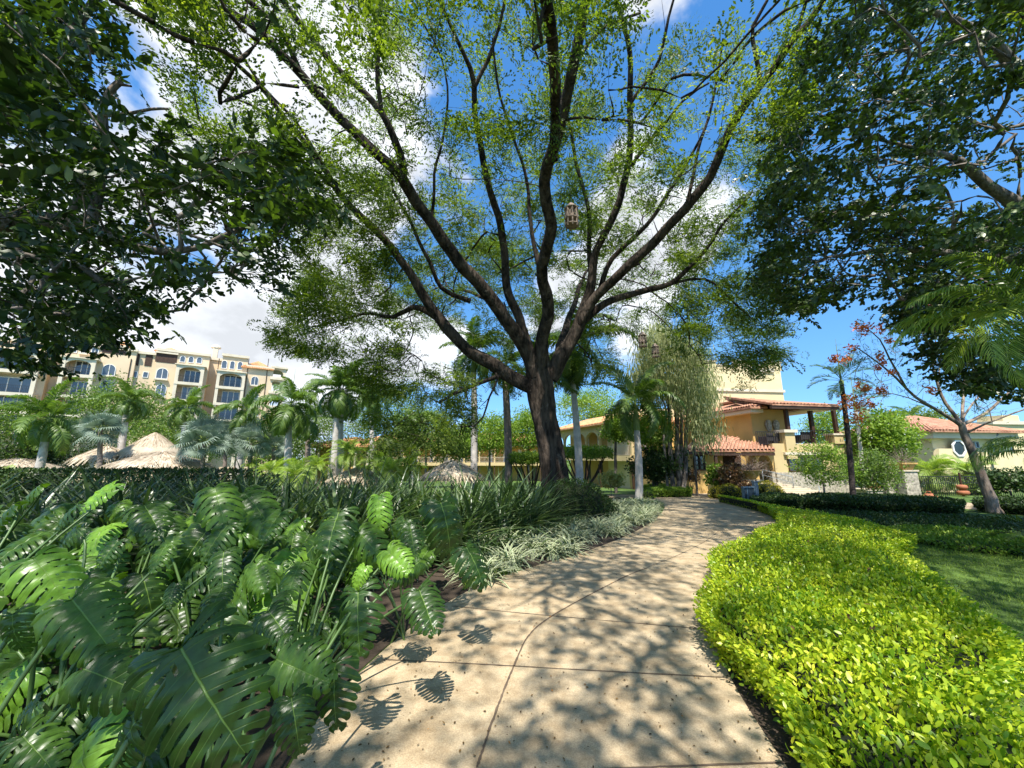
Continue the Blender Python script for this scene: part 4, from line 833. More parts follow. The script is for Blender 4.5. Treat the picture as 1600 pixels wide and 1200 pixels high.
near = lambda q: q[:, 1] < 5.0
hd = hedge('golden_hedge', HP, HH, M['lf_hedge'], 'long low yellow-green hedge curving along the right side of the concrete path', 5200, .0355, layers=.14, extra_cond=lambda q: rs.rand(len(q)) < np.clip(1.7-.2*q[:, 1], .32, 1))
# lawn and ground covers right of the hedge
LAWN = [g(1385, 858), g(1440, 850), g(1640, 870), g(1640, 1110), g(1500, 1060), g(1420, 900)]
LW = [(p[0], p[1]) for p in LAWN]
tufts('lawn_grass', [(2.8, 1.4), (9, 1.4), (11, 6.5), (5.0, 8.2), (4.2, 6)], 60000, .045, leafmat('grass_blade', (.10, .17, .025), (.24, .33, .05), .3, .6, .2, None, .6), 'short mown grass right of the golden hedge', 'grass')
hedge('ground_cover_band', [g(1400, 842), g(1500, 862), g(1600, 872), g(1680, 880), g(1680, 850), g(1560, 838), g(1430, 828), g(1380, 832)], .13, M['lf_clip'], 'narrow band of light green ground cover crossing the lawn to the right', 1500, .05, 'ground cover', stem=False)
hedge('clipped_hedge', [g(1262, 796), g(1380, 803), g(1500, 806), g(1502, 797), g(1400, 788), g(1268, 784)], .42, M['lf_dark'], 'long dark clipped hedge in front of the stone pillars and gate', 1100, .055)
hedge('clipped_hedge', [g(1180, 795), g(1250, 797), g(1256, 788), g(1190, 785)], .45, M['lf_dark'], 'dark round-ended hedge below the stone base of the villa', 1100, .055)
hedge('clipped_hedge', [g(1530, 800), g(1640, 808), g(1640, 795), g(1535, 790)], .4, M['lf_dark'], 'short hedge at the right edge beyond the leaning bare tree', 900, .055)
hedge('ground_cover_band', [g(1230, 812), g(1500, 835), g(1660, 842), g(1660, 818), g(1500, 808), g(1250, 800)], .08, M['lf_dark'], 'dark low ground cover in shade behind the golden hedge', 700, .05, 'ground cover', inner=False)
hedge('clipped_hedge', [g(1008, 778), g(1078, 777), g(1080, 766), g(1010, 767)], .50, M['lf_clip'], 'light green block hedge left of the narrow path opening', 1300, .05)
hedge('clipped_hedge', [g(1030, 762), g(1078, 762), g(1078, 757), g(1030, 757)], .45, M['lf_clip'], 'low light hedge strip behind the block hedge by the porch window', 900, .06)
# dark balls and the long dark hedge beyond the bed
def ball(px, py, Y, r, sq, m, label, name='round_shrub', leaf=.055, dens=1.0, group=None, cat='shrub'):
    c = np.array(P(px, py, Y)); c[2] = gz(Y); root = empty(name, c, label, cat, group); n = int(900*r*r*4*dens/(leaf/.055)**2); v = rdir(n, .25); v[:, 2] = np.abs(v[:, 2])*rs.choice([1, 1, 1, -.25], n)
    rr = 1+.06*np.array([mnoise.noise(Vector(q)*3) for q in v]); o = c+v*np.array([r, r, r*sq])*(rr*rs.uniform(.86, 1.02, n))[:, None]+np.array([0, 0, r*sq*.3])
    V, F = scatter(*LEAF, o, v+rdir(n)*.7, rdir(n), leaf*rs.uniform(.6, 1.3, n)); setparent(link('foliage', npmesh('foliage', V, F, m)), root)
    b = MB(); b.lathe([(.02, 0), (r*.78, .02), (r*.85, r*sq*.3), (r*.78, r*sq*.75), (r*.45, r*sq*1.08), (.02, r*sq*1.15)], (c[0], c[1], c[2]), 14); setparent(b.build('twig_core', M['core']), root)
    return root
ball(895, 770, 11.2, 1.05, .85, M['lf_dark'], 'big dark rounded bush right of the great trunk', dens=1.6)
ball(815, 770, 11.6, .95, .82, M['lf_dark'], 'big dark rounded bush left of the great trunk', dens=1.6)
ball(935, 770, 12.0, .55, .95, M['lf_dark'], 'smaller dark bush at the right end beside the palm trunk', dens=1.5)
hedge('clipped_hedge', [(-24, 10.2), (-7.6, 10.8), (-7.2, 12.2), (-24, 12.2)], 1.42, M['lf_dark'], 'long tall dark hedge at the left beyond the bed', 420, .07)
# golden balls and mixed bed by the sign
for (px, Y, r, lab) in ((1140, 20.5, .62, 'round golden shrub left of the blue sign board'), (1122, 21.5, .5, 'golden shrub farthest left beside the fern clump'), (1198, 20, .75, 'wide golden shrub right of the sign post'), (1160, 21.5, .6, 'golden shrub behind the sign board'), (1012, 21, .35, 'small light round shrub at the foot of the straight palm')):
    ball(px, 770, Y, r, .95, M['lf_gold'] if px > 1100 else M['lf_clip'], lab, leaf=.075, dens=1.6)
# ------------------------------------------------------------ buildings
class Fr:                                # a building's own axes: u along the facade, v into the building, z up
    def __init__(s, o, ang):
        s.o = Vector(o); s.r = Vector((math.cos(ang), math.sin(ang), 0)); s.b = Vector((-math.sin(ang), math.cos(ang), 0)); s.ang = ang
    def at(s, px, py, v=0.0):            # (u, z) of the facade point seen here
        d = px_dir(px, py); e = s.o+s.b*v-Vector((0, 0, EYE)); e0 = Vector((e.x, e.y, 0)); t = e0.dot(s.b)/d.dot(s.b); p = d*t+Vector((0, 0, EYE)); q = p-s.o; return q.dot(s.r), p.z
    def rect(s, x0, y0, x1, y1, v=0.0):
        xm, ym = (x0+x1)/2, (y0+y1)/2; u0 = s.at(x0, ym, v)[0]; u1 = s.at(x1, ym, v)[0]; return u0, u1, s.at(xm, y1, v)[1], s.at(xm, y0, v)[1]
    def W(s, u, v, z): p = s.o+s.r*u+s.b*v; return (p.x, p.y, z)
def boxf(fr, name, m, parent, bs, bevel=0):
    b = MB()
    for x in bs: b.box(*x, T=fr.W)
    return setparent(b.build(name, m, bevel=bevel), parent)
def arch_poly(u0, u1, z0, z1, n=10, rise=None):
    w = (u1-u0)/2; r = rise if rise else w; c = (u0+u1)/2; return [(u0, z0), (u1, z0)]+[(c+w*math.cos(math.pi*i/n), z1-r+r*math.sin(math.pi*i/n)) for i in range(n+1)]
def spandrel(fr, m, parent, u0, u1, z_spring, z_top, v0, v1, name='arch', rise=None, pier=0.0):    # wall piece with an arched underside
    w = (u1-u0)/2-pier; c = (u0+u1)/2; n = 12; r = rise or w; b = MB(); vs = []
    for v in (v0, v1):
        for i in range(n+1):
            a = math.pi*i/n; x = c-w*math.cos(a); z = z_spring+r*math.sin(a); vs += [fr.W(x, v, z), fr.W(c-(w+pier)*math.cos(a) if 0 < i < n else (u0 if i == 0 else u1), v, z_top)]
    fs = []; k = 2*(n+1)
    for i in range(n):
        a = 2*i; fs += [(a, a+2, a+3, a+1), (k+a, k+a+1, k+a+3, k+a+2), (a, k+a, k+a+2, a+2), (a+1, a+3, k+a+3, k+a+1)]
    fs += [(0, 1, k+1, k), (2*n, k+2*n, k+2*n+1, 2*n+1)]
    b.add(vs, fs); return setparent(b.build(name, m), parent)
def window(fr, root, x0, y0, x1, y1, v=0.0, arched=False, fm='white', gm='glassb', mull=1, trim=None):
    u0, u1, z0, z1 = fr.rect(x0, y0, x1, y1, v); t = .07*(1 if u1-u0 < 3 else 1.3)
    b = MB(); T = lambda u, d, z: fr.W(u, v-d, z)
    if arched:
        o = arch_poly(u0, u1, z0, z1, 10, min((u1-u0)/2, (z1-z0)*.4)); i_ = arch_poly(u0+t, u1-t, z0+t, z1-t, 10, min((u1-u0)/2, (z1-z0)*.4)-t*.5); n = len(o)
        vs = [T(a, .09, c) for a, c in o]+[T(a, .09, c) for a, c in i_]+[T(a, -.02, c) for a, c in o]+[T(a, -.02, c) for a, c in i_]
        fs = []
        for k in range(n):
            j = (k+1) % n; fs += [(k, j, n+j, n+k), (2*n+k, 2*n+j, j, k), (n+k, n+j, 3*n+j, 3*n+k)]
        b.add(vs, fs)
        g = MB(); g.prism([(a, c) for a, c in i_], 0, .03, T=lambda u, d, z: fr.W(u, v-.01-d, z))
    else:
        b.box(u0, u1, -.02, .09, z0, z0+t, T).box(u0, u1, -.02, .09, z1-t, z1, T).box(u0, u0+t, -.02, .09, z0+t, z1-t, T).box(u1-t, u1, -.02, .09, z0+t, z1-t, T)
        g = MB(); g.box(u0+t, u1-t, 0, .03, z0+t, z1-t, T)
    for k in range(mull):
        um = u0+(u1-u0)*(k+1)/(mull+1); b.box(um-t*.5, um+t*.5, .032, .08, z0+t, z1-t*(1 if not arched else 1.5), T)
    w_ = setparent(b.build('window', M[fm]), root); gl = g.build('pane', M[gm]); gl.parent = w_; pass
    return w_
def rail(fr, root, u0, u1, z0, h, v, step=.13, m='iron'):
    b = MB(); b.box(u0, u1, v-.02, v+.02, z0+h-.04, z0+h, fr.W).box(u0, u1, v-.015, v+.015, z0+.08, z0+.11, fr.W)
    k = int((u1-u0)/step)
    for i in range(k+1): x = u0+(u1-u0)*i/max(1, k); b.box(x-.01, x+.01, v-.01, v+.01, z0+.112, z0+h-.042, fr.W)
    return setparent(b.build('railing', M[m]), root)
def subparent(o, p): o.parent = p; return o      # the parent already stands in world coordinates
def hip_roof(fr, name, m, root, u0, u1, v0, v1, z, h, over=.5, ridge=.3, thick=.12):
    a0, a1, b0, b1 = u0-over, u1+over, v0-over, v1+over; c = (b0+b1)/2; L_ = a1-a0; W_ = b1-b0; r = min(L_, W_)/2
    if L_ >= W_: R0, R1 = (a0+r, c), (a1-r+.01, c)
    else: R0, R1 = ((a0+a1)/2, b0+r), ((a0+a1)/2, b1-r+.01)
    vs = [fr.W(x, y, zz) for zz in (z-thick, z) for x, y in ((a0, b0), (a1, b0), (a1, b1), (a0, b1))]+[fr.W(*R0, z+h), fr.W(*R1, z+h)]
    fs = [(3, 2, 1, 0), (0, 1, 5, 4), (1, 2, 6, 5), (2, 3, 7, 6), (3, 0, 4, 7)]
    fs += [(4, 5, 9, 8), (5, 6, 9), (6, 7, 8, 9), (7, 4, 8)] if L_ >= W_ else [(4, 5, 8), (5, 6, 9, 8), (6, 7, 9), (7, 4, 8, 9)]
    b = MB().add(vs, fs); o = setparent(b.build(name, m), root)
    # rows of barrel tiles as raised ribs running down the front slopes
    t = MB(); st = .28
    def ribs(p0, p1, q0, q1):
        p0, p1, q0, q1 = map(Vector, (p0, p1, q0, q1)); k = max(2, int((p1-p0).length/st))
        for i in range(k):
            f = (i+.5)/k; a = p0.lerp(p1, f); bq = q0.lerp(q1, f)
            # stop at the hip lines by running straight up the slope
            t.tube([a+Vector((0, 0, .02)), a.lerp(bq, .5)+Vector((0, 0, .03)), bq+Vector((0, 0, .03))], [.075, .07, .045], 5, False)
    A = [Vector(v) for v in vs]
    if L_ >= W_: ribs(A[4], A[5], A[8], A[9]); ribs(A[5], A[6], A[9], A[9]); ribs(A[7], A[4], A[8], A[8])
    else: ribs(A[4], A[5], A[8], A[8]); ribs(A[5], A[6], A[8], A[9]); ribs(A[7], A[4], A[9], A[8])
    oo = t.build('tile_row', m, smooth=True); subparent(oo, o); return o

# --- long beige apartment hotel on the left
fh = Fr((P(115, 700, 56).x, 56, 0), math.atan2(.5757, .8175)); hb = empty('apartment_hotel', fh.W(0, 0, gz(56)), 'long beige five-storey apartment hotel with arched balconies and red tile roofs at the far left', 'building')
zg = -3.0
def upto(x, y, v=0.0): return fh.at(x, y, v)
# wall blocks following the stepped roofline
segs = [(-60, 70, 528, .0), (70, 88, 540, 1.2), (88, 205, 539, 0.0), (205, 238, 549, 0.6), (238, 322, 549, 0.0), (322, 342, 557, 1.6), (342, 383, 555, 0.0), (383, 425, 573, 0.0)]
for (x0, x1, yt, v) in segs:
    u0 = fh.at(x0, 600, 0)[0]; u1 = fh.at(x1, 600, 0)[0]; zt = fh.at((x0+x1)/2, yt, 0)[1]
    boxf(fh, 'wall', M['stucco_beige'], hb, [(u0, u1-.003, v, 14, zg, zt)]); boxf(fh, 'cornice', M['trim'], hb, [(u0-.15, u1+.12, v-.3, v-.004, zt-.3, zt+.12)])
def bay(x0, x1, floors, depth=1.9, v=0.0, beam=None):
    u0 = fh.at(x0, 600, -depth)[0]; u1 = fh.at(x1, 600, -depth)[0]; xm = (x0+x1)/2; zs = [fh.at(xm, y, -depth)[1] for y in floors]; cw = .42
    boxf(fh, 'column', M['trim'], hb, [(u0, u0+cw, -depth, -depth+cw, zg, zs[0]+.0)]); boxf(fh, 'column', M['trim'], hb, [(u1-cw, u1, -depth, -depth+cw, zg, zs[0]+.0)])
    boxf(fh, 'balcony_side', M['stucco_beige'], hb, [(u0+.06, u0+.3, -depth+cw+.003, -.003, zg, zs[0])]); 
    boxf(fh, 'cornice', M['trim'], hb, [(u0-.2, u1+.2, -depth-.2, -.003, zs[0]+.003, zs[0]+.14)])
    spandrel(fh, M['trim'], hb, u0+cw+.002, u1-cw-.002, zs[0]-1.0, zs[0]-.003, -depth+.03, -depth+.35, rise=.75)
    for i, z in enumerate(zs[1:]):
        boxf(fh, 'balcony', M['trim'], hb, [(u0+.003, u1-.003, -depth-.06, -.004, z-.45, z)])
        if i > 0 or True:
            r = rail(fh, hb, u0+cw, u1-cw, z, 1.0, -depth+.15, .16)
        h = 2.15; w0, w1 = u0+1.0, u1-.55
        b = MB(); b.box(w0, w1, -.10, -.02, z+.05, z+h, fh.W); g = setparent(b.build('sliding_door', M['glassb' if i % 2 else 'glass']), hb)
        f = MB(); 
        for k in range(4): x = w0+(w1-w0)*k/3; f.box(x-.05, x+.05, -.16, -.102, z+.05, z+h, fh.W)
        f.box(w0-.05, w1+.05, -.165, -.103, z+h, z+h+.1, fh.W); subparent(f.build('door_frame', M['white']), g)
bay(-42, 55, [545, 576, 612, 640, 672]); bay(88, 143, [559, 584, 617, 648, 680]); bay(271, 316, [571, 597, 624, 653, 682]); bay(337, 382, [581, 604, 630, 656, 684])
# end pavilion with open arches
u0 = fh.at(422, 590)[0]; u1 = fh.at(446, 590)[0]
for (ya, yb) in ((573, 589), (591, 611), (613, 634)):
    za = fh.at(434, ya)[1]; zb = fh.at(434, yb)[1]
    boxf(fh, 'balcony', M['trim'], hb, [(u0, u1+.2, -.1, 6, zb-.4, zb)]); boxf(fh, 'column', M['trim'], hb, [(u1-.4, u1, 0, .4, zb+.003, za-.35)]); boxf(fh, 'column', M['trim'], hb, [(u1-.4, u1, 5.5, 5.9, zb+.003, za-.35)])
    spandrel(fh, M['stucco_beige'], hb, u0, u1-.402, za-1.4, za-.352, .02, .35, rise=.8); boxf(fh, 'cornice', M['trim'], hb, [(u0, u1+.3, -.3, 6.2, za-.35, za)])
boxf(fh, 'wall', M['stucco_beige'], hb, [(u0, u1, .0, 6, zg, fh.at(434, 637)[1])])
for a in [(160, 569, 181, 587, 0, True), (156, 594, 179, 612, 0, True), (110, 543, 121, 551, 0, True), (126, 544, 138, 552, 0, True), (143, 543, 155, 552, 0, True), (202, 580, 215, 590, .6, False), (223, 581, 232, 590, .6, False), (244, 575, 263, 592, 0, True), (243, 600, 260, 620, 0, True),
          (281, 556, 290, 566, 0, True), (294, 557, 303, 567, 0, True), (307, 558, 316, 568, 0, True), (346, 563, 355, 576, 0, True), (359, 564, 367, 577, 0, True), (371, 565, 379, 578, 0, True), (392, 588, 404, 602, 0, True), (392, 612, 404, 626, 0, True), (392, 636, 404, 650, 0, True), (20, 532, 30, 541, 0, False)]:
    window(fh, hb, *a[:4], v=a[4]-.02 if a[4] else 0, arched=a[5], mull=1 if a[2]-a[0] > 11 else 0, gm='glassb')
    if a[5] and a[2]-a[0] > 11:
        q = fh.rect(a[0]-1.5, a[1], a[2]+1.5, a[3]); boxf(fh, 'window_sill', M['trim'], hb, [(q[0], q[1], -.45, -.1, q[2]-.25, q[2]-.02)])
for (a, b_, c, d) in ((206, 551, 218, 571), (227, 552, 238, 572)):      # solid dark panels paint the shade of arched loggias in the recessed part
    q = fh.rect(a, b_, c, d, .6); g = MB(); g.prism(arch_poly(*q[:2], q[2], q[3]), 0, .08, T=lambda u, dd, z: fh.W(u, .6-dd, z)); setparent(g.build('loggia_shade', M['wood']), hb)
for (a, b_, c, d) in ((160, 541, 198, 553), (243, 553, 277, 567), (0, 533, 14, 540)):      # flat dark panels paint the shade inside the top-floor loggias
    q = fh.rect(a, b_, c, d, 0); boxf(fh, 'loggia_shade', M['wood'], hb, [(q[0], q[1], -.05, -.003, q[2], q[3])]); boxf(fh, 'cornice', M['trim'], hb, [(q[0]-.1, q[1]+.1, -.3, -.05, q[3], q[3]+.25)])
q = fh.rect(383, 559, 424, 575); hip_roof(fh, 'roof', M['tile_orange'], hb, q[0], q[1], 0, 9, q[2]-.1, 1.7, .5)
q = fh.rect(242, 542, 285, 549); hip_roof(fh, 'roof', M['tile_orange'], hb, q[0], q[1], 1, 8, fh.at(262, 548)[1]+.05, 1.0, .2)
q = fh.rect(170, 532, 205, 540); hip_roof(fh, 'roof', M['tile_orange'], hb, q[0], q[1], 1, 8, fh.at(188, 539)[1]+.05, 1.0, .2)
q = fh.rect(332, 541, 340, 556, 1); boxf(fh, 'chimney', M['trim'], hb, [(q[0], q[1], 1.9, 3.2, q[2]-2, q[3])]); b = MB(); b.lathe([(.75, 0), (.7, .25), (.4, .55), (.05, .65)], Vector(fh.W((q[0]+q[1])/2, 2.5, q[3])), 10); setparent(b.build('chimney_cap', M['trim']), hb)
b = MB()
for x in (198, 337, 415, 384): u = fh.at(x, 600)[0]; b.tube([fh.W(u, -.08, fh.at(x, 560)[1]), fh.W(u, -.08, zg)], .06, 5)
setparent(b.build('downpipe', M['wood']), hb)

# --- two-storey arcaded guest wing in the middle
def arcade(fr, root, u0, u1, n, z0, z1, z2, depth=2.2, eave=.5, roof=1.8, m='stucco', back=9, g0=None):
    g0 = z0 if g0 is None else g0
    boxf(fr, 'wall', M['stucco_ochre'], root, [(u0, u1, depth, back, g0, z2)])
    boxf(fr, 'balcony', M[m], root, [(u0-.05, u1+.05, -.12, depth-.003, z1-.35, z1+.12)]); boxf(fr, 'beam', M[m], root, [(u0, u1, 0, .35, z2-.30, z2)])
    w = (u1-u0)/n
    for i in range(n+1):
        u = u0+w*i; boxf(fr, 'column', M['wood'], root, [(u-.07, u+.07, .03, .2, g0, z1-.353)]); boxf(fr, 'column', M[m], root, [(u-.10, u+.10, .04, .3, z1+.123, z2-1.4)])
    for i in range(n):
        u = u0+w*i; spandrel(fr, M[m], root, u+.003, u+w-.003, z2-1.4, z2-.303, 0.02, .32, rise=.85, pier=.07)
        boxf(fr, 'door', M['white'], root, [(u+w*.55, u+w*.8, depth-.06, depth-.004, z1+.15, z1+2.2)]); boxf(fr, 'door', M['glass'], root, [(u+w*.5, u+w*.85, depth-.06, depth-.004, z0+.05, z0+2.1)])
    rail(fr, root, u0, u1, z1+.12, .85, .1, .2, 'trim')
    hip_roof(fr, 'roof', M['tile_orange'], root, u0, u1, -.1, back, z2+.12, roof, eave)
# near range, running away to the left
pr = P(985, 700, 33); pl_ = P(866, 700, 47.5); ang = math.atan2(pr.y-pl_.y, pr.x-pl_.x); fw = Fr((pl_.x, pl_.y, 0), ang); wl = (Vector((pr.x, pr.y))-Vector((pl_.x, pl_.y))).length
zw = P(925, 714, 40).z; ze = P(920, 668, 40).z
gw = empty('guest_wing', (pl_.x, pl_.y, gz(47)), 'cream two-storey wing with arched upper gallery and orange tile roof behind the great trunk', 'building')
arcade(fw, gw, 0, wl, 6, gz(38)-.0, zw, ze, roof=1.2, g0=-2.0, back=6)
fw2 = Fr((P(560, 700, 62).x, 62, 0), 0.0); q = (0, fw2.at(868, 720)[0]); g2 = empty('guest_wing', (q[1]/2+fw2.o.x, 62, gz(60)), 'long cream two-storey gallery farther back, seen between the pale palm trunks', 'building')
arcade(fw2, g2, 0, q[1], 13, -2.16, fw2.at(800, 724)[1], fw2.at(800, 697)[1]+.6, roof=1.6)
# low pavilion with an orange roof behind the date palms
fp = Fr((P(478, 700, 46).x, 46, 0), -.1); pv = empty('garden_pavilion', fp.W(4, 2, gz(46)), 'low cream pavilion with orange roof between palms left of centre', 'building')
u0, u1, z0, z1 = fp.rect(478, 697, 575, 735); boxf(fp, 'wall', M['stucco_ochre'], pv, [(u0+.6, u1-.6, .8, 7, -2, z1)]); hip_roof(fp, 'roof', M['tile_orange'], pv, u0, u1, 0, 8, z1, 1.2, .5)
for k in range(6): u = u0+(u1-u0)*k/5; boxf(fp, 'column', M['trim'], pv, [(u-.12, u+.12, -.12, .12, -2, z1-.12)])

# --- the villa with terrace and tower on the right
VY = 28.5; fv = Fr((P(1179, 700, VY).x, VY, 0), math.atan(.127)); vl = empty('villa', fv.W(3, 3, gz(VY)), 'cream and ochre villa with stone base, covered terrace, red tile roofs and square tower', 'building')
A = lambda x, y, v=0.0: fv.at(x, y, v)
zt = A(1183, 697)[1]; ze = A(1183, 647)[1]; zb = gz(VY)-.3
ur = A(1232, 680)[0]
boxf(fv, 'upper_wall', M['stucco_ochre'], vl, [(0, ur, 0, 12, zt-.05, ze+.35)])
zf = A(1183, 703)[1]                     # porch ceiling height
ul = A(1066, 720, -.6)[0]
boxf(fv, 'lower_wall', M['stucco_ochre'], vl, [(ul+1.5, 1.3, .9, 12, zb, zt-.06)]); boxf(fv, 'lower_wall', M['stucco_ochre'], vl, [(ul, A(1118, 720, -1.2)[0], -1.2, 7, zb, A(1090, 702, -1.2)[1])])
boxf(fv, 'gable_wall', M['stucco_pale'], vl, [(ul-.5, -1.2, 7.05, 12, zb, A(1090, 640, 7)[1])])
# porch roofs
def slab_roof(name, pts, m, thick=.10, ribs_=None):
    b = MB(); P4 = [Vector(p) for p in pts]; vs = P4+[p-Vector((0, 0, thick)) for p in P4]; n = len(P4); b.add(vs, [tuple(range(n)), tuple(range(2*n-1, n-1, -1))]+[(i, (i+1) % n, n+(i+1) % n, n+i) for i in range(n)]); o = setparent(b.build(name, m), vl)
    t = MB(); p0, p1, q1, q0 = P4[:4]; k = max(3, int((p1-p0).length/.26))
    for i in range(k): f = (i+.5)/k; a = p0.lerp(p1, f)+Vector((0, 0, .03)); c = q0.lerp(q1, f)+Vector((0, 0, .03)); t.tube([a, a.lerp(c, .5), c], [.085, .08, .06], 5, False)
    subparent(t.build('tile_row', m, smooth=True), o); return o
zl = A(1070, 703, -2)[1]; a0 = A(1068, 704, -1.9)[0]; a1 = A(1122, 702, -1.9)[0]
slab_roof('porch_roof', [fv.W(a0, -1.9, zl), fv.W(a1, -1.9, zl), fv.W(A(1160, 690, 0)[0], 0.2, A(1150, 686)[1]+.1), fv.W(A(1100, 680, 3)[0], 3.5, A(1104, 677, 3.5)[1])], M['tile'])
b0 = A(1116, 705, -2.6)[0]; b1 = A(1211, 702, -2.6)[0]; z2 = A(1160, 704, -2.6)[1]
slab_roof('porch_roof', [fv.W(b0, -2.6, z2), fv.W(b1, -2.6, z2+.03), fv.W(A(1211, 698, 0)[0]-.1, -.05, zt+.16), fv.W(A(1125, 690, 0)[0], -.05, zt+.5)], M['tile'])
boxf(fv, 'beam', M['wood'], vl, [(b0, b1, -2.55, -2.40, z2-.32, z2-.13)]); boxf(fv, 'beam', M['wood'], vl, [(a0, a1, -1.85, -1.7, zl-.30, zl-.12)])
boxf(fv, 'porch_post', M['wood'], vl, [(A(1118, 720, -2.4)[0]-.09, A(1118, 720, -2.4)[0]+.09, -2.5, -2.38, zb, z2-.321)])
# right block: terrace over a stone base with a round arch
c0 = A(1187, 720, -1.8)[0]; c1 = A(1210, 720, -1.8)[0]; c2 = A(1470, 700, -1.8)[0]; zs = A(1230, 738, -1.8)[1]; zr = A(1230, 693, -1.8)[1]; z3 = A(1198, 703, -1.8)[1]
boxf(fv, 'terrace_wall', M['stucco'], vl, [(c1, c1+9.2, -1.8, 6, zs, zr)]); 
boxf(fv, 'stone_base', M['stone'], vl, [(c1-.06, c1+9.4, -1.95, -1.803, zb-.4, zs), (c1-.06, c1-.003, -1.80, 6, zb-.4, zs), (c1+9.202, c1+9.4, -1.80, 6, zb-.4, zs)])
boxf(fv, 'terrace_floor', M['stucco'], vl, [(.02, c1-.005, -1.78, -.004, zt-.35, zt-.02)])
spandrel(fv, M['stucco_ochre'], vl, c0-.3, c1-.004, z3-1.45, zt-.353, -1.78, -1.5, rise=1.2, pier=.12); boxf(fv, 'porch_pier', M['stone'], vl, [(c1-.28, c1-.062, -1.79, -1.45, zb, z3-1.45)]); boxf(fv, 'porch_pier', M['stucco_ochre'], vl, [(c0-.42, c0-.14, -1.79, -1.45, zb, z3-1.45)])
# parapet pier with the diagonal shade, railings, wooden posts
p0, p1, pz0, pz1 = fv.rect(1226, 676, 1241, 697, -1.9); boxf(fv, 'terrace_pier', M['stucco'], vl, [(p0, p1, -1.98, -1.3, zs+.9, pz1)]); boxf(fv, 'pier_cap', M['trim'], vl, [(p0-.15, p1+.15, -2.12, -1.2, pz1+.003, pz1+.2)])
e0 = A(1303, 690, -1.9)[0]; e1 = A(1318, 690, -1.9)[0]; boxf(fv, 'terrace_pier', M['stucco'], vl, [(e0, e1, -1.98, -1.3, zr+.003, pz1-.15)]); boxf(fv, 'pier_cap', M['trim'], vl, [(e0-.1, e1+.1, -2.05, -1.2, pz1-.147, pz1-.02)])
rail(fv, vl, p1, e0, zr, .95, -1.7, .14); rail(fv, vl, A(1183, 690, -1.7)[0], p0, zt, .95, -1.65, .16)
zc = A(1270, 634, -1.7)[1]
for x in (1228, 1266, 1303):
    u = A(x+4, 660, -1.6)[0]; boxf(fv, 'terrace_post', M['wood'], vl, [(u-.11, u+.11, -1.6, -1.38, zr+.01 if x > 1240 else pz1+.2, zc-.06)])
# terrace roof: timber edge and tile
r0 = A(1207, 634, -2.3)[0]; r1 = A(1312, 634, -2.3)[0]
slab_roof('terrace_roof', [fv.W(r0, -2.3, zc), fv.W(r1, -2.3, zc-.05), fv.W(r1-3.2, 3.0, zc+1.15), fv.W(r0+.3, 3.0, zc+1.3)], M['tile'], .1)
slab_roof('terrace_roof', [fv.W(r1, -2.28, zc-.05), fv.W(r1+.3, 7, zc-.05), fv.W(r1-3.2, 7, zc+1.2), fv.W(r1-3.2, 3.0, zc+1.15)], M['tile'], .1)
boxf(fv, 'eave_beam', M['wood'], vl, [(r0, r1, -2.25, -2.05, zc-.32, zc-.105)]); boxf(fv, 'terrace_ceiling', M['trim'], vl, [(ur+.003, r1-.2, -2.0, 6.5, zc-.34, zc-.24)])
# main hipped roof round the corner with its plaster soffit
s0 = fv.W(-.75, -1.0, ze+.42); s1 = fv.W(r0+.6, -1.15, ze+.40); s2 = fv.W(3.5, 3.5, ze+1.75); s3 = fv.W(3.4, 3.5, ze+1.75); s4 = fv.W(-.75, 11, ze+.42); s5 = fv.W(3.4, 11, ze+1.75)
slab_roof('main_roof', [s0, s1, fv.W(r0+.8, 3.5, ze+1.72), fv.W(3.4, 3.5, ze+1.75)], M['tile'], .14); slab_roof('main_roof', [fv.W(-.75, -.99, ze+.42), s4, s5, s3], M['tile'], .14)
boxf(fv, 'soffit', M['trim'], vl, [(-.62, r0+.5, -.85, -.004, ze+.02, ze+.27), (-.62, -.004, -.002, 11, ze+.02, ze+.27)])
# square tower with stepped parapet
t0, _, _, tt = fv.rect(1096, 575, 1222, 650, 6); t1 = A(1222, 600, 6)[0]; tz = A(1180, 578, 6)[1]
boxf(fv, 'tower', M['stucco_pale'], vl, [(t0, t1, 6, 12, ze+.3, tz)]); boxf(fv, 'tower_band', M['trim'], vl, [(t0-.1, t1+.12, 5.88, 12.1, A(1200, 611, 6)[1]-.12, A(1200, 611, 6)[1]+.12)])
mz = A(1210, 567, 6)[1]
for (x0, x1, k) in ((1200, 1220, 1), (1186, 1199, .55), (1150, 1174, 1.05), (1120, 1149, .4), (1099, 1119, .9)):
    a, b_ = A(x0, 570, 6)[0], A(x1, 570, 6)[0]; boxf(fv, 'battlement', M['stucco_pale'], vl, [(a, b_, 6, 6.4, tz+.003, tz+(mz-tz)*k)]); boxf(fv, 'battlement_cap', M['trim'], vl, [(a-.08, b_+.08, 5.92, 6.5, tz+(mz-tz)*k+.003, tz+(mz-tz)*k+.13)])
q = fv.rect(1186, 576, 1208, 582, 6); boxf(fv, 'tower_sill', M['trim'], vl, [(q[0], q[1], 5.85, 5.997, q[2], q[3])])
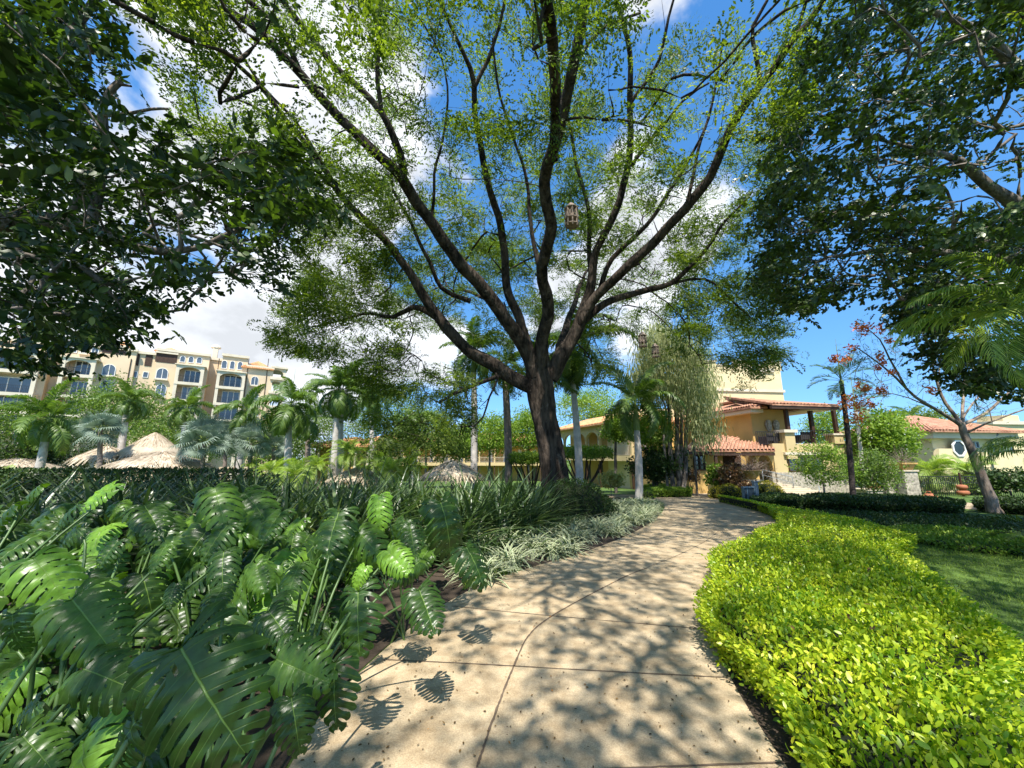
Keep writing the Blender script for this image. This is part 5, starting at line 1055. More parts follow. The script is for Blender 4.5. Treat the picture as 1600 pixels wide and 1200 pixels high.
# windows and doors
def grille(x0, y0, x1, y1, v):
    q = fv.rect(x0, y0, x1, y1, v); o = boxf(fv, 'window', M['glass'], vl, [(q[0], q[1], v-.05, v-.003, q[2], q[3])]); b = MB(); u0, u1, z0, z1 = q; t = .05
    b.box(u0-t, u1+t, v-.10, v-.053, z1, z1+t, fv.W).box(u0-t, u1+t, v-.10, v-.053, z0-t, z0, fv.W).box(u0-t, u0, v-.10, v-.053, z0, z1, fv.W).box(u1, u1+t, v-.10, v-.053, z0, z1, fv.W).box((u0+u1)/2-.03, (u0+u1)/2+.03, v-.10, v-.053, z0, z1, fv.W)
    for s in (-1, 1):
        c = (u0+u1)/2+s*(u1-u0)/4; w = (u1-u0)/5
        for k in range(3):
            zc_ = z0+(z1-z0)*(k+.5)/3; h = (z1-z0)/6; b.tube([fv.W(c+w*math.cos(a)*.9, v-.08, zc_+h*math.sin(a)) for a in np.linspace(0, 2*math.pi, 11)], .018, 4, False)
    subparent(b.build('grille', M['wood']), o)
grille(1084, 712, 1100, 734, -1.2)
q = fv.rect(1236, 713, 1262, 737, -1.8); w_ = window(fv, vl, 1231, 714, 1285, 737, -1.8, False, 'wood', 'glass', 3); boxf(fv, 'window_hood', M['trim'], vl, [(q[0]-.5, q[1]+1.6, -2.0, -1.803, q[3]+.1, q[3]+.28)])
q = fv.rect(1131, 708, 1158, 752, .9); boxf(fv, 'door', M['wood'], vl, [(q[0], q[1], .82, .897, zb, q[3])])
q = fv.rect(1188, 706, 1206, 752, .9); boxf(fv, 'door', M['wood'], vl, [(q[0], q[1], .82, .897, zb, q[3])])
# two oval carved plaques, wall lamp
for x in (1199.5, 1211.5):
    u, z = A(x, 665); b = MB(); b.prism([(u+.27*math.cos(a)*(1 if math.sin(a) > 0 else .85), z+.43*math.sin(a)) for a in np.linspace(0, 2*math.pi, 19)[:-1]], -.14, -.004, T=fv.W)
    b.prism([(u+.17*math.cos(a), z+.30*math.sin(a)) for a in np.linspace(0, 2*math.pi, 15)[:-1]], -.19, -.142, T=fv.W); o = b.build('wall_plaque', M['stone'], bevel=.02)
    tag(o, 'oval carved stone plaque on the terrace wall, the '+('left' if x < 1205 else 'right')+' one of the pair', 'plaque', 'carved plaques on the terrace wall')
b = MB(); u, z = A(1111, 709, -1.9)
for s in (-1, 1): b.tube([fv.W(u+s*.05*k, -2.0, z-.16*math.sin(k*.7)) for k in range(6)], .02, 5); b.lathe([(.03, 0), (.06, .05), (.045, .14), (.01, .16)], Vector(fv.W(u+s*.25, -2.0, z+.04)), 8)
b.tube([fv.W(u, -2.0, z), fv.W(u, -2.0, z+.55)], .012, 5); tag(b.build('hanging_lamp', M['iron'], smooth=True), 'small curly iron lamp under the porch eave beside the grilled window', 'lamp')
# steps and handrail
st = empty('stone_steps', fv.W(c0+1, -4, gz(25)), 'pale stone steps rising to the villa porch left of the stone base', 'steps'); n = 6; ztop = A(1200, 754, -1.9)[1]; zbot = A(1210, 773, -4)[1]
for i in range(n):
    z = ztop-(ztop-zbot)*i/n; boxf(fv, 'step', M['step'], st, [(c0-.7+.10*i, c1-.1+.33*i, -2.0-.36*(i+1), -2.0-.36*i-.003, zbot-.4, z)], .01)
b = MB()
for (x, y, v) in ((1186, 743, -2.0), (1200, 752, -3.0), (1223, 764, -4.0)): pass
ra = [fv.W(c0-.15, -2.1, ztop+.85), fv.W(c0+1.0, -3.2, ztop+.42), fv.W(c0+1.0, -3.2, ztop-.35)]
b.tube(ra, .025, 6); b.tube([fv.W(c0-.15, -2.1, ztop+.85), fv.W(c0-.15, -2.1, ztop)], .025, 6); b.tube([fv.W(c0-.15, -2.1, ztop+.5), fv.W(c0+1.0, -3.2, ztop+.07)], .018, 6)
b.tube([fv.W(c0+2.1, -3.9, ztop-.1), fv.W(c0+2.1, -3.9, ztop-.9)], .025, 6); setparent(b.build('handrail', M['grey'], smooth=True), st)
# terrace sofas
def sofa(px0, px1, v, label):
    u0, u1 = A(px0, 690, v)[0], A(px1, 690, v)[0]; z = zt if v < 0 and px0 < 1225 else zr; o = empty('wicker_sofa', fv.W((u0+u1)/2, v, z), label, 'sofa', 'dark wicker sofas on the terrace')
    boxf(fv, 'backrest', M['sofa'], o, [(u0+.1, u1-.1, v-.38, v-.26, z+.3, z+.85)], .03); boxf(fv, 'seat', M['sofa'], o, [(u0+.1, u1-.1, v-.257, v+.4, z+.18, z+.42)], .03); boxf(fv, 'armrest', M['sofa'], o, [(u0, u0+.098, v-.4, v+.4, z+.05, z+.64)], .02); boxf(fv, 'armrest', M['sofa'], o, [(u1-.098, u1, v-.4, v+.4, z+.05, z+.64)], .02)
sofa(1192, 1205, -1.1, 'narrow dark wicker armchair behind the terrace rail nearest the wall corner'); sofa(1206, 1228, -1.1, 'dark wicker sofa behind the rail between the armchair and the terrace pier'); sofa(1245, 1266, -.9, 'dark wicker sofa right of the terrace pier')

# --- cottage with the octagonal window
CY = 29; fc_ = Fr((P(1458, 700, CY).x, CY, 0), .16); ct = empty('cottage', fc_.W(3, 3, gz(CY)), 'pale cream cottage with octagonal window and red tile roof behind the leaning bare tree', 'building'); B_ = lambda x, y, v=0.0: fc_.at(x, y, v)
uz = B_(1500, 683)[1]; ur2 = B_(1578, 700)[0]; ul2 = B_(1417, 700, 1.6)[0]
boxf(fc_, 'wall', M['stucco_pale'], ct, [(0, ur2, 0, 7, -1.6, uz)]); boxf(fc_, 'wall', M['stucco_pale'], ct, [(ul2, -.004, 1.6, 7, -1.6, uz)])
q = B_(1462, 701)[1]; b = MB(); b.prism([(-.9, -1.6), (1.2, -1.6), (3.4, -1.6), (3.4, q), (.05, q), (0, q)], -.35, -.004, T=fc_.W); setparent(b.build('buttress', M['stucco_pale']), ct)
boxf(fc_, 'cornice', M['trim'], ct, [(ul2-.3, ur2+.3, -.45, -.003, uz-.12, uz+.30), (ul2-.3, -.46, -.44, 1.597, uz-.12, uz+.30)])
hip_roof(fc_, 'roof', M['tile'], ct, ul2, ur2, -.2, 7, uz+.42, 1.55, .6)
u, z = B_(1488, 700.5); rr = .52
oc = [(math.cos(math.pi/8+k*math.pi/4), math.sin(math.pi/8+k*math.pi/4)) for k in range(8)]
b = MB(); vs = []; 
for (r_, v_) in ((rr*1.25, -.43), (rr, -.43), (rr, -.36), (rr*1.25, -.352)): vs += [fc_.W(u+x*r_, v_, z+y*r_) for x, y in oc]
b.add(vs, [(k*8+i, k*8+(i+1) % 8, ((k+1) % 4)*8+(i+1) % 8, ((k+1) % 4)*8+i) for k in range(4) for i in range(8)]); ow = setparent(b.build('octagonal_window', M['grey']), ct)
ow.data.materials[0] = M['white']; b = MB(); b.prism([(u+x*rr*.99, z+y*rr*.99) for x, y in oc], -.38, -.355, T=fc_.W); subparent(b.build('pane', M['glassd']), ow)
for a in ((1521, 690, 1528, 700),): window(fc_, ct, *a, v=0, fm='grey', gm='glass', mull=0)
for a in ((1546, 692, 1556, 708),): window(fc_, ct, *a, v=0, fm='wood', gm='glass', mull=0)
b = MB(); u = B_(1540, 680)[0]; b.tube([fc_.W(u+.4, -.5, uz+.25), fc_.W(u, -.25, uz-.25), fc_.W(u-.1, -.06, uz-.6), fc_.W(u-.1, -.06, -1)], .06, 6); setparent(b.build('downpipe', M['grey'], smooth=True), ct)
b = MB(); b.lathe([(.12, 0), (.16, .12), (.08, .25), (.11, .36), (.02, .5)], Vector(fc_.W((ul2+ur2)/2-2.2, 3.4, uz+1.95)), 8); setparent(b.build('roof_finial', M['terracotta'], smooth=True), ct)
f4 = Fr((P(1560, 700, 36).x, 36, 0), .1); yb = empty('parapet_building', f4.W(4, 3, gz(36)), 'pale yellow flat-roofed building at the right edge behind the cottage', 'building')
q = f4.rect(1562, 664, 1700, 760); boxf(f4, 'wall', M['stucco_pale'], yb, [(q[0], q[1], 0, 8, -2, q[3])]); boxf(f4, 'parapet', M['trim'], yb, [(q[0]-.2, q[1]+.2, -.2, 8, q[3]+.003, q[3]+.3)]); boxf(f4, 'parapet_block', M['stucco_pale'], yb, [(q[0]+1.4, q[0]+3.2, .1, 2, q[3]+.303, q[3]+.9)])
window(f4, yb, 1572, 690, 1582, 706, 0, fm='wood', gm='glass', mull=0)

# --- stone pillars, gate and fence in front of the cottage
FY = 23.5; ff = Fr((P(1437, 780, FY).x, FY, 0), .05); C_ = lambda x, y, v=0.0: ff.at(x, y, v); zg2 = gz(FY)-.1
def pillar(x0, x1, ytop, label, cap=True, v=0):
    u0, u1 = C_(x0, 760, v)[0], C_(x1, 760, v)[0]; z = C_(x0, ytop, v)[1]; o = empty('stone_pillar', ff.W((u0+u1)/2, v, zg2), label, 'pillar', 'stone pillars of the gateway')
    boxf(ff, 'shaft', M['stone'], o, [(u0, u1, v, v+(u1-u0), zg2, z)], .02)
    if cap: boxf(ff, 'cap', M['step'], o, [(u0-.06, u1+.06, v-.06, v+(u1-u0)+.06, z+.003, z+.09)], .01)
    return z
zpp = pillar(1416, 1438, 737, 'stone pillar carrying the square clay planter'); pillar(1388, 1399, 741, 'narrow stone pillar left of the white car', v=.6); pillar(1353, 1378, 767, 'low broad stone pillar with a small clay pot on top', v=.4)
u0, u1 = C_(1408, 727)[0], C_(1433, 727)[0]; um = (u0+u1)/2; pb = empty('square_planter', ff.W(um, .4, zpp+.1), 'square tapered clay planter with a dry wispy shrub on the stone pillar', 'planter'); b = MB()
vs = [ff.W(um+sx*w, .42+sy*w, zz) for (w, zz) in ((.30, zpp+.1), (.42, zpp+.42), (.50, zpp+.44), (.50, zpp+.52)) for sx, sy in ((-1, -1), (1, -1), (1, 1), (-1, 1))]
b.add(vs, [(0, 1, 2, 3), (15, 14, 13, 12)]+[(k*4+i, k*4+(i+1) % 4, k*4+4+(i+1) % 4, k*4+4+i) for k in range(3) for i in range(4)]); setparent(b.build('pot', M['clay']), pb)
def wisps(root, c, n_, r, m, h=1.0, leaves=600, lsz=.06, name='wispy_stems'):
    ch = []; tips = []
    for i in range(n_):
        a = rs.uniform(0, 6.28); e = rs.uniform(.2, 1.4); L_ = r*rs.uniform(.5, 1.1); p = [np.array(c)]; d = np.array([math.cos(a)*math.cos(e), math.sin(a)*math.cos(e), math.sin(e)*h])
        for k in range(6): d = d+rs.normal(size=3)*.18+np.array([0, 0, -.07]); p.append(p[-1]+d/np.linalg.norm(d)*L_/6)
        ch.append((np.array(p), np.linspace(.016, .004, 7), 3)); tips += p[2:]
    setparent(tubes(ch, M['bark_pale'], name, None), root)
    if leaves:
        t = np.array(tips); o = t[rs.randint(len(t), size=leaves)]+rs.normal(size=(leaves, 3))*.09*r; V, F = scatter(*LEAF, o, rdir(leaves), rdir(leaves), lsz*rs.uniform(.6, 1.3, leaves)); setparent(link('foliage', npmesh('foliage', V, F, m)), root)
wisps(pb, ff.W(um, .42, zpp+.5), 46, 1.5, M['lf_bush'], .8, 700, .05)
pt = empty('small_pot', ff.W(C_(1370, 765, .6)[0], .7, C_(1370, 767, .6)[1]), 'small ornate terracotta pot on the low stone pillar', 'pot'); b = MB(); b.lathe([(.12, 0), (.26, .12), (.30, .26), (.22, .36), (.27, .42), (.2, .44)], Vector(ff.W(C_(1370, 765, .6)[0], .75, C_(1370, 767, .6)[1]+.005)), 14); setparent(b.build('pot_body', M['terracotta'], smooth=True), pt); b = MB(); b.lathe([(.19, 0), (.12, .10), (.02, .16)], Vector(ff.W(C_(1370, 765, .6)[0], .75, C_(1370, 767, .6)[1]+.44)), 10); setparent(b.build('soil_fill', M['soil']), pt)
def fence(x0, x1, ytop, ybot, name, label, v=0, step=.13, cat='fence'):
    u0, u1, z0, z1 = ff.rect(x0, ytop, x1, ybot, v); o = empty(name, ff.W((u0+u1)/2, v, z0), label, cat); b = MB(); b.box(u0, u1, v-.02, v+.02, z0, z0+.05, ff.W).box(u0, u1, v-.02, v+.02, z1-.05, z1, ff.W).box(u0, u1, v-.02, v+.02, z1-.42, z1-.38, ff.W); setparent(b.build('frame', M['iron']), o)
    b = MB(); k = int((u1-u0)/step)
    for i in range(k+1): x = u0+(u1-u0)*i/k; b.tube([ff.W(x, v, z0+.05), ff.W(x, v, z1-.05)], .016, 5)
    for i in range(k//2): x = u0+(u1-u0)*(i+.5)/(k//2); b.tube([ff.W(x+.10*math.cos(a), v, z1-.215+.12*math.sin(a)) for a in np.linspace(0, 6.28, 9)], .012, 4, False)
    setparent(b.build('bars', M['iron']), o); return o
fence(1440, 1536, 744, 782, 'iron_fence', 'black iron bar fence between the planter pillar and the leaning tree', .3); fence(1400, 1415, 748, 783, 'iron_gate', 'narrow dark iron gate in front of the white car', .5, cat='gate')
fence(1553, 1640, 742, 783, 'iron_fence', 'iron bar fence right of the leaning bare tree', .3); fence(1379, 1387, 752, 784, 'iron_fence', 'short iron fence panel between the low pillar and the narrow pillar', .6)
# white car seen through the gate
cx, cy = P(1404, 780, 27.5).x, 27.5; car = empty('parked_car', (cx, cy, gz(27.5)), 'white car partly seen between the stone pillars', 'car'); Z0 = gz(27.5); b = MB()
prof = [(-2.1, .35), (-2.15, .75), (-1.95, .95), (-1.1, 1.02), (-.55, 1.42), (.75, 1.45), (1.45, 1.02), (2.0, .95), (2.12, .7), (2.08, .35)]
b.prism([(x, z+Z0) for x, z in prof], cy, cy+1.7, T=lambda x, y, z: (cx+x, y, z)); setparent(b.build('body', M['car'], bevel=.06), car)
b = MB(); b.prism([(x, z+Z0) for x, z in [(-.98, 1.03), (-.5, 1.36), (.68, 1.38), (1.3, 1.03)]], cy-.012, cy-.003, T=lambda x, y, z: (cx+x, y, z)); setparent(b.build('side_window', M['glass']), car)
for s in (-1.35, 1.35):
    for yy in (-.02, 1.52):
        b = MB(); b.tube([(cx+s, cy+yy, Z0+.32), (cx+s, cy+yy+.2, Z0+.32)], .32, 18); wv = setparent(b.build('wheel', M['rubber']), car); b = MB(); b.tube([(cx+s, cy+yy-.02, Z0+.32), (cx+s, cy+yy-.003, Z0+.32)], .2, 14); subparent(b.build('rim', M['grey']), wv)
# orange ribbed pot and terracotta faces
px_, py_ = P(1453, 780, 22.6).x, 22.6; PZ0 = P(1453, 787, 22.6).z; rp = empty('round_pot', (px_, py_, gz(22.6)), 'squat ribbed orange clay pot at the foot of the iron fence', 'pot'); prof = [(.18, 0), (.34, .1), (.40, .26), (.34, .42), (.16, .50), (.17, .56), (.1, .56)]; n = 24; V = []; 
for (r_, z_) in prof:
    for i in range(n): a = i*2*math.pi/n; k = r_*(1+.07*abs(math.sin(a*4)) if r_ > .2 else 1); V.append((px_+k*math.cos(a), py_+k*math.sin(a), PZ0+z_))
F = [(j*n+i, j*n+(i+1) % n, (j+1)*n+(i+1) % n, (j+1)*n+i) for j in range(6) for i in range(n)]; b = MB().add(V, F+[tuple(range(n))[::-1]]); setparent(b.build('pot_body', M['terracotta'], smooth=True), rp); b = MB(); b.tube([(px_-.14, py_, PZ0+.54), (px_-.1, py_, PZ0+.67), (px_+.1, py_, PZ0+.67), (px_+.14, py_, PZ0+.54)], .025, 5); setparent(b.build('handle', M['terracotta'], smooth=True), rp)
b = MB(); b.lathe([(.3, 0), (.25, .1), (.2, PZ0-gz(22.6))], (px_, py_, gz(22.6)), 10); setparent(b.build('stand', M['stone']), rp)
tx, tz_ = C_(1504, 766, -.4); te = empty('clay_totem', ff.W(tx, -.4, zg2), 'stack of pierced terracotta bowls on a post before the fence', 'garden sculpture'); b = MB(); b.tube([ff.W(tx, -.4, zg2), ff.W(tx, -.4, tz_+1.0)], .05, 8); setparent(b.build('post', M['wood']), te)
for k, rr_ in enumerate((.22, .29, .25)): b = MB(); b.lathe([(.05, 0), (rr_*.8, .04), (rr_, .16), (rr_*.85, .27), (.06, .3)], Vector(ff.W(tx, -.4, tz_-.62+k*.32)), 14); setparent(b.build('bowl', M['terracotta'], smooth=True), te)

# --- blue-grey sign board by the path
SY = 17.2; q0 = P(1160, 770, SY); q1 = P(1178, 770, SY); sg = empty('sign_board', (q1.x, SY, gz(SY)), 'blue-grey framed board with a thick side post standing in the hedge by the path', 'sign'); z0 = P(1165, 786, SY).z; z1 = P(1165, 762, SY).z; zp = P(1180, 752, SY).z
b = MB(); b.box(q1.x-.02, q1.x+.13, SY-.15, SY+.05, gz(SY), zp-.03); setparent(b.build('post', M['grey'], bevel=.01), sg); b = MB(); b.box(q1.x-.05, q1.x+.16, SY-.18, SY+.08, zp-.027, zp+.02); setparent(b.build('post_cap', M['grey'], bevel=.01), sg)
b = MB(); b.box(q0.x, q1.x-.023, SY-.10, SY+.0, z0, z1); fr_ = setparent(b.build('panel', M['signface']), sg)
b = MB(); f = .05; b.box(q0.x-.02, q1.x-.024, SY-.14, SY+.02, z1+.003, z1+.06).box(q0.x-.02, q1.x-.024, SY-.14, SY+.02, z0-.05, z0-.003).box(q0.x-.02, q0.x-.003, SY-.14, SY+.02, z0, z1).box(q0.x+.13, q0.x+.17, SY-.13, SY-.103, z0, z1).box(q1.x-.06, q1.x-.024, SY-.13, SY-.103, z0, z1); setparent(b.build('frame', M['signblue']), sg)
b = MB(); b.box(q0.x+.10, q0.x+.14, SY-.08, SY-.02, gz(SY), z0-.051); setparent(b.build('leg', M['grey']), sg)
# tapered bowl planter with bougainvillea on its plinth
BY = 22.5; bx = P(1173, 745, BY).x; zt_ = P(1173, 735, BY).z; zb_ = P(1173, 749, BY).z; bo = empty('bowl_planter', (bx, BY, gz(BY)), 'wide orange clay bowl on a stone plinth with a wispy grey-pink shrub', 'planter'); b = MB(); b.lathe([(.24, 0), (.42, (zt_-zb_)*.55), (.46, (zt_-zb_)*.6), (.58, zt_-zb_), (.50, zt_-zb_+.01), (.44, (zt_-zb_)*.85)], (bx, BY, zb_), 24); setparent(b.build('bowl', M['clay'], smooth=False), bo)
b = MB(); b.lathe([(.45, 0), (.1, .04), (.02, .05)], (bx, BY, zt_-.12), 20); setparent(b.build('soil_fill', M['soil']), bo); b = MB(); b.box(bx-.34, bx+.34, BY-.34, BY+.34, gz(BY), zb_-.08).box(bx-.4, bx+.4, BY-.4, BY+.4, zb_-.077, zb_-.003); setparent(b.build('plinth', M['stone'], bevel=.01), bo)
M['lf_pinkgrey'] = leafmat('leaf_pink_grey', (.16, .13, .09), (.42, .26, .24), .3, .6, .3, (1.2, 1, .9), 1.5)
wisps(bo, (bx, BY, zt_-.08), 90, 1.35, M['lf_pinkgrey'], .55, 1500, .045)

# --- hanging carved lanterns in the rain tree
def lantern(px, py, Y, h, label, up):
    c = P(px, py, Y); r = h*.23; o = empty('hanging_lantern', c, label, 'lantern', 'carved lanterns hanging in the rain tree'); n = 8
    b = MB(); b.lathe([(r*.15, h*.52), (r*.35, h*.48), (r*.95, h*.30), (r*1.0, h*.27), (r*.2, h*.27)], c, 12); setparent(b.build('cap', M['lantern'], smooth=False), o)
    b = MB(); 
    for k in range(n):                   # pierced body: posts and crossing slats
        a = 2*math.pi*k/n; a2 = 2*math.pi*(k+1)/n; p = lambda aa, z: (c[0]+r*.92*math.cos(aa), c[1]+r*.92*math.sin(aa), c[2]+z*h)
        b.tube([p(a, .27), p(a, -.42)], r*.10, 4); b.tube([p(a, .25), p(a2, -.12)], r*.06, 4); b.tube([p(a2, .25), p(a, -.12)], r*.06, 4)
    setparent(b.build('pierced_body', M['lantern']), o)
    b = MB()
    for z in (.26, -.13, -.36): b.lathe([(r*.98, 0), (r*1.06, .01*h), (r*1.06, .035*h), (r*.98, .045*h)], (c[0], c[1], c[2]+z*h), 12)
    b.lathe([(r*.5, 0), (r*.5, h*.34)], (c[0], c[1], c[2]-.12*h), 10); setparent(b.build('ring', M['lantern']), o)
    b = MB(); b.tube([(c[0], c[1], c[2]+h*.5), (c[0], c[1], c[2]+h*.5+up)], .004, 4); setparent(b.build('cord', M['iron']), o)
lantern(893, 338, 10.5, .88, 'pale carved lantern lit by the sun, hanging high right of the central limb', .5)
lantern(1004, 532, 12.5, .60, 'dark carved lantern hanging left of the weeping tree top', 1.0)
lantern(1024, 549, 13.5, .58, 'dark round-topped lantern half hidden in weeping foliage', .9)
# --- thatched shelters
def thatch_hut(px, Y, ztop_py, r, hgt, label, tiers=1, posts=True, group=None, drop=0):
    top = P(px, ztop_py, Y); g0 = gz(Y); o = empty('thatched_hut', (top.x, Y, g0), label, 'thatched hut'); z = top.z; 
    b = MB(); b.lathe([(r*.02, 0), (r*.4, -hgt*.36), (r*.8, -hgt*.72), (r*.97, -hgt*.98), (r*.85, -hgt*.98), (r*.3, -hgt*.4)], top, 24); rf = setparent(b.build('roof', M['thatch'], smooth=True), o)
    n = int(1500*r*r/4); a = rs.uniform(0, 2*math.pi, n); f = rs.uniform(0, 1, n)**.6; rr = r*(.03+.95*f); zz = -hgt*(f**1.0)*(.80+.18*f)
    oo = np.stack([top.x+rr*np.cos(a), top.y+rr*np.sin(a), z+zz+.05], 1); d = np.stack([np.cos(a), np.sin(a), -hgt/r*(.9+.9*f)], 1)+rs.normal(size=(n, 3))*.12; V, F = scatter(np.array([(0, .05, 0), (1, .03, 0), (1, -.03, 0), (0, -.05, 0)]), np.array([(0, 1, 2, 3)]), oo, d, np.stack([np.cos(a), np.sin(a), np.ones(n)], 1), rs.uniform(.3, .7, n))
    subparent(link('thatch', npmesh('thatch', V, F, M['thatch'])), rf)
    b = MB(); b.tube([(top.x, Y, g0), (top.x, Y, z-.3)], .09, 8); setparent(b.build('pole', M['bark_pale']), o)
    return o
thatch_hut(243, 27, 676, 1.95, 1.65, 'shaggy thatched hut with a pointed cone roof right of the second palm')
thatch_hut(255, 25, 705, 2.6, .9, 'wide low thatched roof just behind the dark hedge, under the cone roof')
thatch_hut(168, 26, 697, 1.6, .9, 'smooth pale thatched roof at the left between two palm trunks')
thatch_hut(708, 22, 718, 1.75, .95, 'low pale thatched shelter below the gallery, left of the tall straight palm')
thatch_hut(560, 24, 730, 1.8, .8, 'thatched roof mostly hidden behind the feathery date palms'); thatch_hut(28, 30, 716, 3.0, 1.0, 'thatched roof at the far left behind the hedge')
# ------------------------------------------------------------ palms
def frond_mesh(name, n_pairs, L, ll, lw, droop, seed, m, hang=.6, sweep=.9, stemless=.12, vee=.35):
    """one feather frond: arching rachis along +x, leaflets on both sides"""
    r = np.random.RandomState(seed); V = []; F = []; K = 14; pts = []; p = np.array([0., 0, 0]); e = 1.05*(1-droop*.3)
    for i in range(K+1): pts.append(p.copy()); e -= droop*1.9/K*(.5+i/K); p = p+np.array([math.cos(e), 0, math.sin(e)])*L/K
    pts = np.array(pts); tv, tf = tube_arr(pts, np.linspace(.022, .005, K+1)*L/2.5, 4); V += tv.tolist(); F += tf.tolist()
    for i in range(n_pairs):
        t = stemless+(1-stemless)*(i+.5)/n_pairs; k = t*K; a = int(min(k, K-1)); q = pts[a]+(pts[a+1]-pts[a])*(k-a); tg = pts[min(a+1, K)]-pts[a]; tg = tg/np.linalg.norm(tg)
        l0 = ll*math.sin(math.pi*min(1, .18+.80*t))**.7
        for s in (-1, 1):
            l = l0*r.uniform(.8, 1.1); d = tg*(sweep*.6+.5*t)+np.array([0, s*(1.0-.3*t), 0])+np.array([-tg[2], 0, tg[0]])*vee*r.uniform(.3, 1.5); d = d/np.linalg.norm(d)
            o = len(V); w = lw*r.uniform(.8, 1.1)/2; wd = tg*w; m1 = q+d*l*.45; hg = hang*r.uniform(.7, 1.3); m2 = q+d*l*.8+np.array([0, 0, -hg*l*.28]); e1 = q+d*l*.95+np.array([0, 0, -hg*l*.6])
            V += [q-wd*.5, q+wd*.5, m1-wd, m1+wd, m2-wd*.8, m2+wd*.8, e1-wd*.1, e1+wd*.1]; F += [(o, o+1, o+3, o+2), (o+2, o+3, o+5, o+4), (o+4, o+5, o+7, o+6)]
    return npmesh(name, np.array(V), np.array(F), m)
FR = [frond_mesh('frond', 52, 2.6, .66, .075, dr, s, M['lf_palm'], hg) for s, dr, hg in ((1, .75, .7), (2, 1.0, .9), (3, .55, .5), (4, 1.25, 1.0))]
FRD = [frond_mesh('frond', 34, 1.0, .36, .03, dr, s, M['lf_feather'], .3, 1.1, .08, .2) for s, dr in ((5, .8), (6, 1.0), (7, .55))]
M['trunk_pale'] = mat('palm_trunk_pale', (.45, .41, .37), .85, .22, 4, .3, 14)
M['trunk_brown'] = mat('palm_trunk_brown', (.20, .16, .13), .9, .3, 6, .6, 16)
M['trunk_dark'] = mat('palm_trunk_dark', (.045, .035, .03), .9, .4, 6, .8, 14)
M['crownshaft'] = mat('crownshaft_green', (.20, .26, .07), .5, .15, 3, spec=.4); M['crownshaft_yellow'] = mat('crownshaft_yellow', (.42, .38, .08), .5, .2, 3, spec=.4)
def palm(name, label, base, top, Y, w0, w1, fr=FR, scale=1.0, nf=14, trunk='trunk_pale', shaft='crownshaft', group='royal palms', shaftl=.9, spear=True, cat='palm', lo=-.5, dead=0, basez=None):
    b = P(base[0], base[1], Y); b.z = gz(Y)-.1 if basez is None else basez; t = P(top[0], top[1], Y); root = empty(name, b, label, cat, group)
    K = 12; pts = []; rad = []
    for i in range(K+1):
        f = i/K; p = b.lerp(t, f)+Vector((math.sin(f*3.1)*.05, 0, 0)); pts.append(tuple(p)); bulge = 1+.10*math.sin(f*math.pi)
        rad.append((w0*(1-f)+w1*f)/2*bulge*(1.25 if i == 0 else 1))
    tp, tr = resample(pts, rad, .18); tr = tr*(1+.045*(np.arange(len(tr)) % 2)); V, F = tube_arr(tp, tr, 12); setparent(link('trunk', npmesh('trunk', V, F, M[trunk], True)), root)
    e = t
    if shaftl > 0:
        e = t+Vector((0, 0, shaftl*scale)); V, F = tube_arr([t-Vector((0, 0, .02)), t+Vector((0, 0, .15*scale)), t+Vector((0, 0, shaftl*.6*scale)), e], [w1*.55, w1*.62, w1*.42, w1*.22], 10); setparent(link('crownshaft', npmesh('crownshaft', V, F, M[shaft], True)), root)
    for i in range(nf):
        a = i*2.39996+rs.uniform(-.25, .25); el = 1.38-(1.38-lo)*((i+.5)/nf)**.85+rs.uniform(-.1, .1); me = fr[(rs.randint(len(fr)) if el > .2 else (1 if len(fr) < 4 else 3))]
        o = link('frond', me, root); s = scale*rs.uniform(.85, 1.12)*(1 if el > -.2 else .85)
        o.matrix_world = Matrix.Translation(e-b+Vector((0, 0, -.12*scale*i/nf))) @ Matrix.Rotation(a, 4, 'Z') @ Matrix.Rotation(-(el-.75), 4, 'Y') @ Matrix.Rotation(rs.uniform(-.5, .5), 4, 'X') @ Matrix.Scale(s, 4)
    if spear: V, F = tube_arr([e, e+Vector((.02, 0, 1.1*scale)), e+Vector((.05, 0, 2.1*scale))], [.035, .02, .004], 5); setparent(link('spear_leaf', npmesh('spear_leaf', V, F, M['crownshaft'])), root)
    return root
